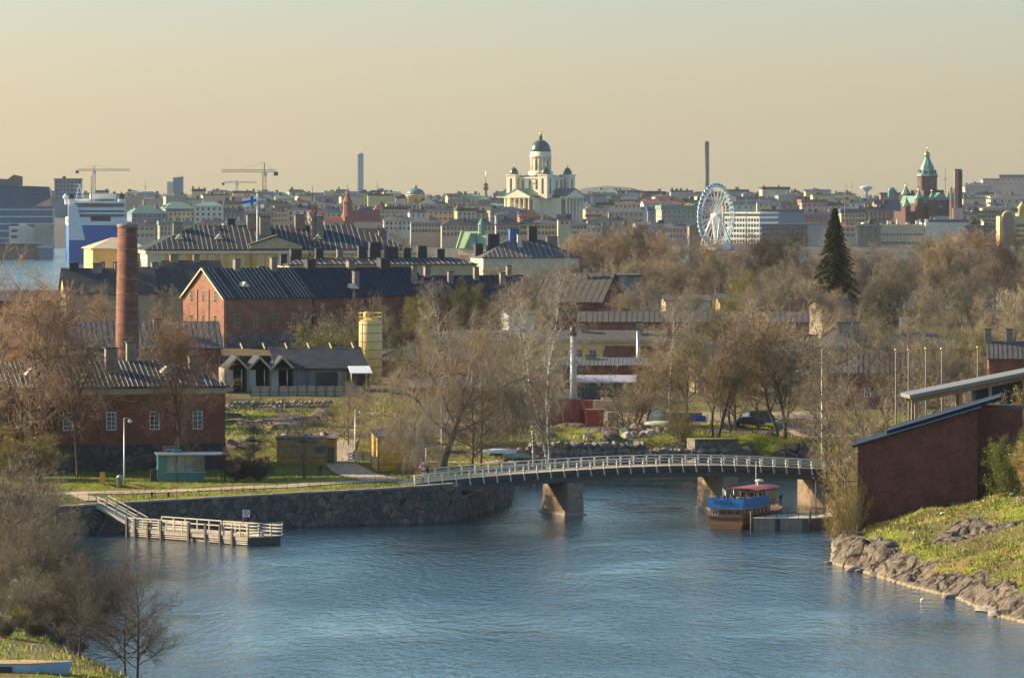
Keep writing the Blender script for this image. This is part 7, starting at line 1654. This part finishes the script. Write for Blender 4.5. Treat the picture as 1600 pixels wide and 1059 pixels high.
 ('thicket', 560, 0, 455, dict(Y=960, tint='tan', wide=.8, label='brown thicket directly behind the yellow silo')),
 ('round', 636, 0, 334, dict(Y=1390, tint='grey', wide=.9, ground=9, label='lone high bare crown above the chimney row')),
)
# left: trees round the tall chimney
Ls_ = []
for px, top, Y, k, tn in ((-10,430,800,'round','rust'),(45,440,820,'broad','rust'),(40,520,720,'oakB','rust'),(150,520,715,'round','tan'),(156,455,900,'roundB','rust'),(172,440,1010,'round','tan'),(235,500,735,'thicket','grey'),(222,520,712,'thicketB','grey'),(255,470,900,'round','rust'),(262,445,990,'roundB','tan'),(300,520,735,'round','tan'),(110,480,960,'broad','tan'),(78,500,900,'round','rust'),(320,560,745,'thicket','tan'),(180,545,705,'thicketB','tan'),(340,500,850,'birch','tan')):
    Ls_.append((px, tree(k, px, 0, top, Y=Y, tint=tn, group=None), {'rust':'rusty','tan':'brown','grey':'greyish'}[tn]))
label_row(Ls_, [(-40,'the left edge'),(199,'the tall brick chimney')], 'bare tree behind the barracks roof', '')
prof = lambda pts: (lambda x: float(np.interp(x, [p[0] for p in pts], [p[1] for p in pts])))
def band(Y, xs, step, top, kinds, tints, marks, what, jit=14, skip=()):
    it = []; x = xs[0]
    while x < xs[1]:
        if not any(a < x < b_ for a,b_ in skip):
            k = rng_t.choice(kinds); tn = rng_t.choice(tints); yy = Y+rng_t.uniform(-35,35)
            o = tree(k, x, 0, top(x)+rng_t.uniform(-jit,jit), Y=yy, tint=tn, wide=rng_t.uniform(.85,1.1))
            it.append((x, o, {'tan':'brown','grey':'grey','rust':'rusty','olive':'olive','pale':'pale','green':'greenish','dark':'dark','gold':'golden'}[tn]))
        x += step*rng_t.uniform(.7,1.3)
    label_row(it, marks, what, '')
mixk = ['round','roundB','broad','broadB','vase','vaseB','oak']
band(1330, (585,1650), 18.5, prof([(585,398),(640,392),(700,388),(760,402),(850,402),(900,372),(930,354),(980,350),(1040,362),(1100,376),(1160,373),(1200,366),(1240,364),(1290,388),(1350,378),(1400,380),(1450,372),(1500,356),(1550,362),(1650,356)]), mixk, ['tan','grey','tan','tan','dark','rust'],
     [(563,'the stadium tower'),(652,'the blue dome'),(759,'the TV mast'),(845,'the domed cathedral'),(1000,'the skyline hill'),(1119,'the big wheel'),(1305,'the tall spruce'),(1449,'the brick cathedral')], 'tree in the farthest tree row', 9)
band(1190, (645,1650), 26, prof([(645,425),(720,418),(850,415),(950,402),(1050,395),(1200,402),(1300,415),(1400,405),(1650,395)]), mixk, ['tan','grey','tan','tan','dark'],
     [(579,'the yellow silo'),(759,'the TV mast'),(896,'the pale flue'),(1119,'the big wheel'),(1305,'the tall spruce'),(1449,'the brick cathedral')], 'tree in the second farthest row', 10)
band(1060, (600,1650), 40, prof([(600,468),(700,440),(850,440),(950,450),(1050,432),(1200,430),(1300,445),(1400,432),(1650,425)]), mixk+['birch'], ['tan','grey','tan','dark','olive'],
     [(579,'the yellow silo'),(759,'the TV mast'),(896,'the pale flue'),(1119,'the big wheel'),(1305,'the tall spruce'),(1449,'the brick cathedral')], 'tree in the middle tree row', 12, skip=((925,985),))
band(950, (610,1650), 52, prof([(600,480),(700,462),(850,470),(1050,470),(1200,468),(1400,470),(1650,455)]), ['round','roundB','birch','thicket','broad','vaseB','birch2'], ['tan','tan','grey','olive','pale'],
     [(579,'the yellow silo'),(759,'the TV mast'),(896,'the pale flue'),(1119,'the big wheel'),(1305,'the tall spruce'),(1449,'the brick cathedral')], 'tree in the row behind the yard', 14, skip=((890,1036),))
band(840, (620,1650), 56, prof([(600,535),(700,520),(850,515),(1050,515),(1200,505),(1400,500),(1650,490)]), ['round','roundB','thicket','thicketB','broad','birch'], ['tan','tan','grey','pale','olive'],
     [(579,'the yellow silo'),(759,'the TV mast'),(896,'the pale flue'),(1119,'the big wheel'),(1305,'the tall spruce'),(1449,'the brick cathedral')], 'tree beside the yard sheds', 14, skip=((885,1036),))
# ------------------------------------------------------------------ boulder walls, yard clutter, small boats
def rock_mesh(seed, mat, n=2):
    bm_ = __import__('bmesh').new(); __import__('bmesh').ops.create_icosphere(bm_, subdivisions=n, radius=1); rg = random.Random(seed)
    pl = [(Vector((rg.gauss(0,1),rg.gauss(0,1),rg.gauss(0,1))).normalized(), rg.uniform(.5,.85)) for _ in range(9)]
    for v in bm_.verts:
        c = v.co
        for n_, d in pl:
            k = c.dot(n_)
            if k > d: c = c-n_*(k-d)
        v.co = c*(1+noise.noise(c*1.7+Vector((seed,0,0)))*.16)
    me = bpy.data.meshes.new('boulder'); bm_.to_mesh(me); bm_.free(); me.materials.append(mat); return me
rm = pm('boulder_granite', (.25,.20,.165), .92, .4, 1.1, .06); rm2 = pm('boulder_pale', (.42,.37,.31), .92, .3, 1.1, .05)
RKS = [rock_mesh(i, rm) for i in range(7)]+[rock_mesh(20+i, rm2) for i in range(3)]
def stack_wall(name, label, x0, y0, x1, y1, n, rows, sz, zb=None, cat='stone wall'):
    """a dry wall of big stones: one mesh"""
    rg = random.Random(int(x0*7+y0)); V = []; Q = []; c0 = Vector((x0,y0,H(x0,y0) if zb is None else zb)); nb_ = 0
    for r_ in range(rows):
        for i in range(n):
            u = (i+.5+.5*(r_%2)+rg.uniform(-.15,.15))/n; x = x0+(x1-x0)*u; y = y0+(y1-y0)*u+r_*.25+rg.uniform(-.2,.2)
            zg = H(x,y-.8) if zb is None else zb; me = RKS[rg.randrange(7)]; s = sz*rg.uniform(.75,1.25); M_ = Matrix.Translation((x,y,zg+(r_+.4)*sz*1.05))@Matrix.Rotation(rg.uniform(0,6.3),4,'Z')@Matrix.Diagonal((s*.85,s*.8,s*.66,1))
            V += [tuple(M_@v.co-c0) for v in me.vertices]; Q += [tuple(k+nb_ for k in p.vertices) for p in me.polygons]; nb_ += len(me.vertices)
    m = MB(); m.v = V; m.f = Q; m.m = [0]*len(Q); m.s = [False]*len(Q); o = m.build(name, rm, None, c0); tag(o, label, cat); return o
stack_wall('boulder_wall','dry wall of big boulders on the bank above the middle of the bridge', X(826,712), 712, X(1010,712), 712, 17, 3, .95, 2.4)
stack_wall('boulder_wall','low boulder edging on the bank left of the twin birch', X(755,706), 706, X(826,710), 711, 9, 2, .7, 3.2)
stack_wall('boulder_wall','broken boulder wall on the bank above the right part of the bridge', X(1010,713), 713, X(1130,715), 713, 13, 2, .7, 2.9)
stack_wall('retaining_wall','dark low retaining wall across the grass bank left', X(352,768), 768, X(515,768), 768, 22, 2, .55)
st2 = MB().box(0,6.2,0,4,-1.5,2.1); o = st2.build('masonry_block', stone_mat('bunker_stone',[(.16,.13,.11),(.22,.18,.15),(.12,.10,.09)],.7), None, (X(1086,712), 713, 3.2), R(14)); tag(o, 'low square masonry block on the bank below the big forked tree', 'masonry')
MB().box(.0,6.3,-.05,4.1,2.1,2.4).build('grass_top', pm('turf_top',(.13,.125,.03),.95,.3,.8), o)
rg = random.Random(5)
WH = ['beside the rock heap','on the grass above the boulder wall','in the yard edge','near the red boiler hut']
pts = [(938,690,1.0),(952,692,.8),(968,688,.9),(980,684,1.2),(992,690,1.4),(1004,682,.8),(1018,678,1.0),(1030,676,1.1),(1044,674,1.2),(1058,678,.8),(1072,676,.7),(918,689,1.3),(902,692,.8),(888,694,.6),(1012,694,1.6),(1036,690,.7),(978,676,1.3),(996,672,1.4),(1010,668,.9),(860,690,.5),(845,688,.6),(720,668,.7),(708,664,.9),(735,672,.6),(695,672,.6),(445,684,.8),(476,680,.7),(505,683,.9),(392,688,.9),(420,678,.8),(360,692,.7)]
for i,(px,py,s) in enumerate(pts):
    x,y,z = G(px,py); k = rg.randrange(10) if px > 960 else rg.randrange(7); me = RKS[k]
    o = inst('boulder', me, None, (x,y,z+.15*s), rg.uniform(0,6), (s*1.0,s*.8,s*.7))
    grp = 'boulders heaped on the grass above the bridge' if px > 840 else ('boulders on the grass behind the big willow' if px > 600 else 'boulders on the rocky grass behind the yellow shed')
    tag(o, {'boulders heaped on the grass above the bridge':'rounded granite boulder lying on the grass above the bridge middle','boulders on the grass behind the big willow':'small granite boulder on the grass behind the big willow','boulders on the rocky grass behind the yellow shed':'granite boulder on the rocky grass behind the yellow shed'}[grp], 'boulder', grp)
for i in range(11):      # boulders along the waterline of the near right shore
    t = rg.random(); y = 476+t*82; x = float(np.interp(y, [474,484,504,520,540,552,600],[47.6,45.4,43.6,39.8,36.6,34.2,37.5]))-rg.uniform(-.7,.7)
    s = rg.uniform(.35,1.0)*(1.3 if y < 500 else 1)
    tag(inst('boulder', RKS[rg.randrange(10)], None, (x,y,.05), rg.uniform(0,6), (s*1.1,s*1.2,s*.6)), 'wave washed boulder at the waterline below the rocky green hill', 'boulder', 'boulders along the waterline below the hill')
def upturned_boat(px, py, L, rz, mat, label, up=.0):
    x,y,z = G(px,py); o = empty('upturned_boat', (x,y,z+up), rz, label, 'boat'); V = []; k = 7; n = 10; fs = []
    for i in range(n+1):
        u = i/n; w = .75*math.sin(math.pi*min(1,.12+u*.88))**.6; h_ = .62*(1-.35*abs(2*u-1)**2)
        for j in range(k): a = math.pi*j/(k-1); V.append((L*(u-.5), w*math.cos(a), .05+h_*math.sin(a)))
    for i in range(n):
        for j in range(k-1): q = i*k+j; fs.append((q,q+1,q+k+1,q+k))
    MB().add(V, fs, 0, True).build('hull', mat, o); MB().box(-L*.46,L*.42,-.04,.04,.55,.72).build('keel', M['wood'], o); return o
gb = pm('green_boat_paint',(.20,.30,.20),.5,.15,1); wbp = pm('white_boat_paint',(.62,.62,.58),.4,.1,1)
upturned_boat(765,706,5.2,R(8),gb,'upturned green boat on the grass, left one'); upturned_boat(800,703,5.6,R(-4),gb,'upturned green boat on the grass, right one'); upturned_boat(778,712,5.0,R(4),M['white'],'upturned pale boat in front of the two green ones')
upturned_boat(995,668,5.5,R(20),wbp,'upturned white boat on the rock heap'); upturned_boat(1035,668,5.0,R(-12),wbp,'white boat beside the rock heap before the yard birch',.2)
def table(px, py, rz, label):
    x,y,z = G(px,py); o = empty('picnic_table',(x,y,z),rz,label,'table'); MB().box(-.9,.9,-.35,.35,.7,.75).build('top', M['lwood'], o)
    for s in (-1,1): MB().box(-.9,.9,s*.75-.13,s*.75+.13,.42,.46).build('seat', M['lwood'], o); MB().bar((s*.7,-.7,0),(s*.7,.2,.7),.08).bar((s*.7,.7,0),(s*.7,-.2,.7),.08).build('leg', M['lwood'], o)
for i,(px,py) in enumerate(((702,712),(712,706),(733,708),(748,704))): table(px,py,i*.7,'picnic table on the grass right of the big willow, '+['leftmost','second from left','second from right','rightmost'][i])
# yard: timber stacks, tarpaulins, dinghies, vans
def stack(px, py, L, D, Hh, mat, label, rz=0, name='timber_stack', Y=None):
    if Y: x,y,z = X(px,Y),Y,H(X(px,Y),Y)
    else: x,y,z = G(px,py)
    o = empty(name,(x,y,z),rz,label,'timber stack'); n = max(2,int(Hh/.3))
    for k in range(n):
        m = MB()
        for j in range(max(2,int(D/.45))): m.box(rg.uniform(0,.25),L+rg.uniform(-.3,.1),j*.45,j*.45+.4,k*.3+.06,k*.3+.28)
        m.build('board_layer', mat, o)
    MB().box(.2,.35,0,D,-.1,.055).box(L-.5,L-.35,0,D,-.1,.055).build('bearer', M['dwood'], o); return o
for i,(px,py,L,hh) in enumerate(((925,640,5,1.5),(958,644,4.5,1.2),(980,636,6,1.0),(1005,634,5,1.6),(940,630,6,.9),(1000,645,4,1.2))):
    stack(px,py,L,1.5,hh,M['woodh'] if i%2 else pm('fresh_timber',(.50,.36,.18),.8,.2,.8),['pale timber stack right behind the skip','weathered timber stack above the grey container','long low timber stack in the yard centre','tall timber stack left of the yard birch','low timber stack nearest the lilac lean to','small timber stack above the rock heap'][i],R(rg.uniform(-12,12)))
def vehicle(px, py, col, label, van=False, Y=None, rz=0.0):
    x,y,z = G(px,py); o = empty('parked_van' if van else 'parked_car',(x,y,z+.02),rz,label,'van' if van else 'car'); h = 2.1 if van else 1.45; L = 5 if van else 4.3
    pr = [(-L/2,.35),(-L/2,.95),(-L/2+.15,h if van else 1.0),( -L/2+(.3 if van else .9),h),(L*.12,h),(L*.30,1.05),(L/2-.1,.9),(L/2,.6),(L/2,.35)]
    m = MB().prism_y(list(pr)[::-1],-.85,.85).build('body', pm('car_'+label.split()[0],col,.35,.08,1), o)
    MB().prism_y([(-L/2+(.4 if van else .85),1.08),(-L/2+(.5 if van else 1.15),h-.15),(L*.10,h-.15),(L*.24,1.08)][::-1],-.865,.865).build('window', M['glass'], o)
    for sx_ in (-L*.32,L*.32):
        for sy_ in (-.78,.78): w_ = MB().tube([(0,-.1,0),(0,.1,0)],.33,14).build('wheel', M['black'], o, (sx_,sy_,.33)); MB().tube([(0,-.115,0),(0,.115,0)],.18,10).build('rim', M['steel'], w_)
    for sy_ in (-.6,.6): MB().box(-.03,.03,-.14,.14,-.08,.08).build('headlight', M['white'], o, (L/2,sy_,.72))
    return o
vehicle(1195,664,(.03,.08,.22),'dark blue van parked behind the park trees',True,rz=.1); vehicle(1232,668,(.25,.26,.27),'silver car parked behind the big vase shaped tree',rz=.0); vehicle(1170,664,(.03,.03,.035),'black car parked left of the dark blue van',rz=.2); vehicle(1256,668,(.04,.10,.24),'navy car parked right of the silver one',rz=-.1)
o = upturned_boat(1068,665,6.0,R(5),pm('blue_tarp',(.01,.09,.33),.6,.15,1.2),'boat under bright blue tarpaulin in the yard',.5); o.scale = (1.1,1.3,2.0)
o = empty('boat_cradle', G(1068,667), R(5), 'yellow cradle under the blue tarpaulin boat', 'cradle'); MB().box(-2.6,2.6,-.5,.5,.05,.4).build('frame', M['yellow2'], o)
o = empty('cabin_boat', G(1027,664), R(75), 'pale cabin boat laid up in the yard beside the birch', 'boat'); MB().prism_y([(-2.6,1.4),(-2.2,.3),(2.0,.3),(3.0,1.5)],-1.1,1.1).build('hull', wbp, o); MB().prism_y([(-1.6,1.41),(1.4,1.41),(.8,2.7),(-1.4,2.7)],-.85,.85).build('cabin', M['white'], o); MB().prism_y([(-1.3,1.8),(1.0,1.8),(.7,2.45),(-1.2,2.45)],-.87,.87).build('window', M['glass'], o)
for k in (-1.4,1.2): MB().box(k-.1,k+.1,-1,1,0,.32).build('support', M['wood'], o)
# gulls on the hill
def gull(x, y, label, g_=None, z=None):
    z = H(x,y) if z is None else z; o = MB().lathe([(.01,-.28),(.06,-.2),(.11,-.05),(.11,.08),(.06,.2),(.055,.25),(.07,.30),(.04,.36),(.01,.40)],n=10).build('gull', pm('gull_white',(.75,.75,.72),.7,.08,3), None, (x,y,z+.26)); o.rotation_euler = (R(-68),0,rg.uniform(0,6)); tag(o,label,'gull',g_); return o
for px,py,Y in ((1402,0,541),(1428,0,546),(1438,0,551),(1455,0,551),(1472,0,563),(1408,0,556),(1580,0,566),(1589,0,568)): gull(X(px,Y),Y,'small white gull resting on the grassy hill','gulls resting on the grassy hill')
gull(X(1440,502),502,'white gull floating on the water near the rocks',None,-.2)
# ------------------------------------------------------------------ tufts of grass and dry stalks
def tufts(name, regions, seed, col, hmin, hmax):
    rg = np.random.default_rng(seed); Vx = []
    for (x0,x1,y0,y1,n) in regions:
        x = rg.uniform(x0,x1,n); y = rg.uniform(y0,y1,n); k = vn(x*.5,y*.35,seed)+.4*vn(x*2,y*1.4,seed+3) > .62
        x, y = x[k], y[k]; z, rk = height(x, y); k = (z > .6)&(rk < .45); x, y, z = x[k], y[k], z[k]; n = len(x)
        h = rg.uniform(hmin,hmax,n); w = rg.uniform(.03,.09,n); a = rg.uniform(0,3.14,n); lx = rg.normal(0,.12,n)
        p = np.stack([np.stack([x-w*np.cos(a), y-w*np.sin(a), z-.03],1), np.stack([x+w*np.cos(a), y+w*np.sin(a), z-.03],1), np.stack([x+lx+w*.3, y, z+h],1), np.stack([x+lx-w*.3, y, z+h*.95],1)],1)
        Vx.append(p.reshape(-1,3))
    V = np.concatenate(Vx); m, t, b = nmat(name); n_ = noise_(t, geopos(t), .5, 4); t.links.new(mixc(t, mrange(t, n_, .4, .6), col[0], col[1]), b.inputs['Base Color']); b.inputs['Roughness'].default_value = .95
    tag(link(bpy.data.objects.new(name, np_mesh(name, V, np.arange(len(V)).reshape(-1,4), m, 4))), kind='stuff')
tufts('grass', [(34,72,470,600,60000),(-62,2,602,670,26000),(-45,0,670,790,26000),(-5,60,700,775,26000),(-58,-28,400,590,22000)], 3, ((.13,.17,.013),(.30,.30,.035)), .08, .24)
tufts('weeds', [(34,72,470,600,9000),(-45,2,660,790,9000),(-5,60,708,775,9000),(-58,-28,400,590,9000)], 9, ((.28,.20,.08),(.42,.32,.15)), .2, .5)
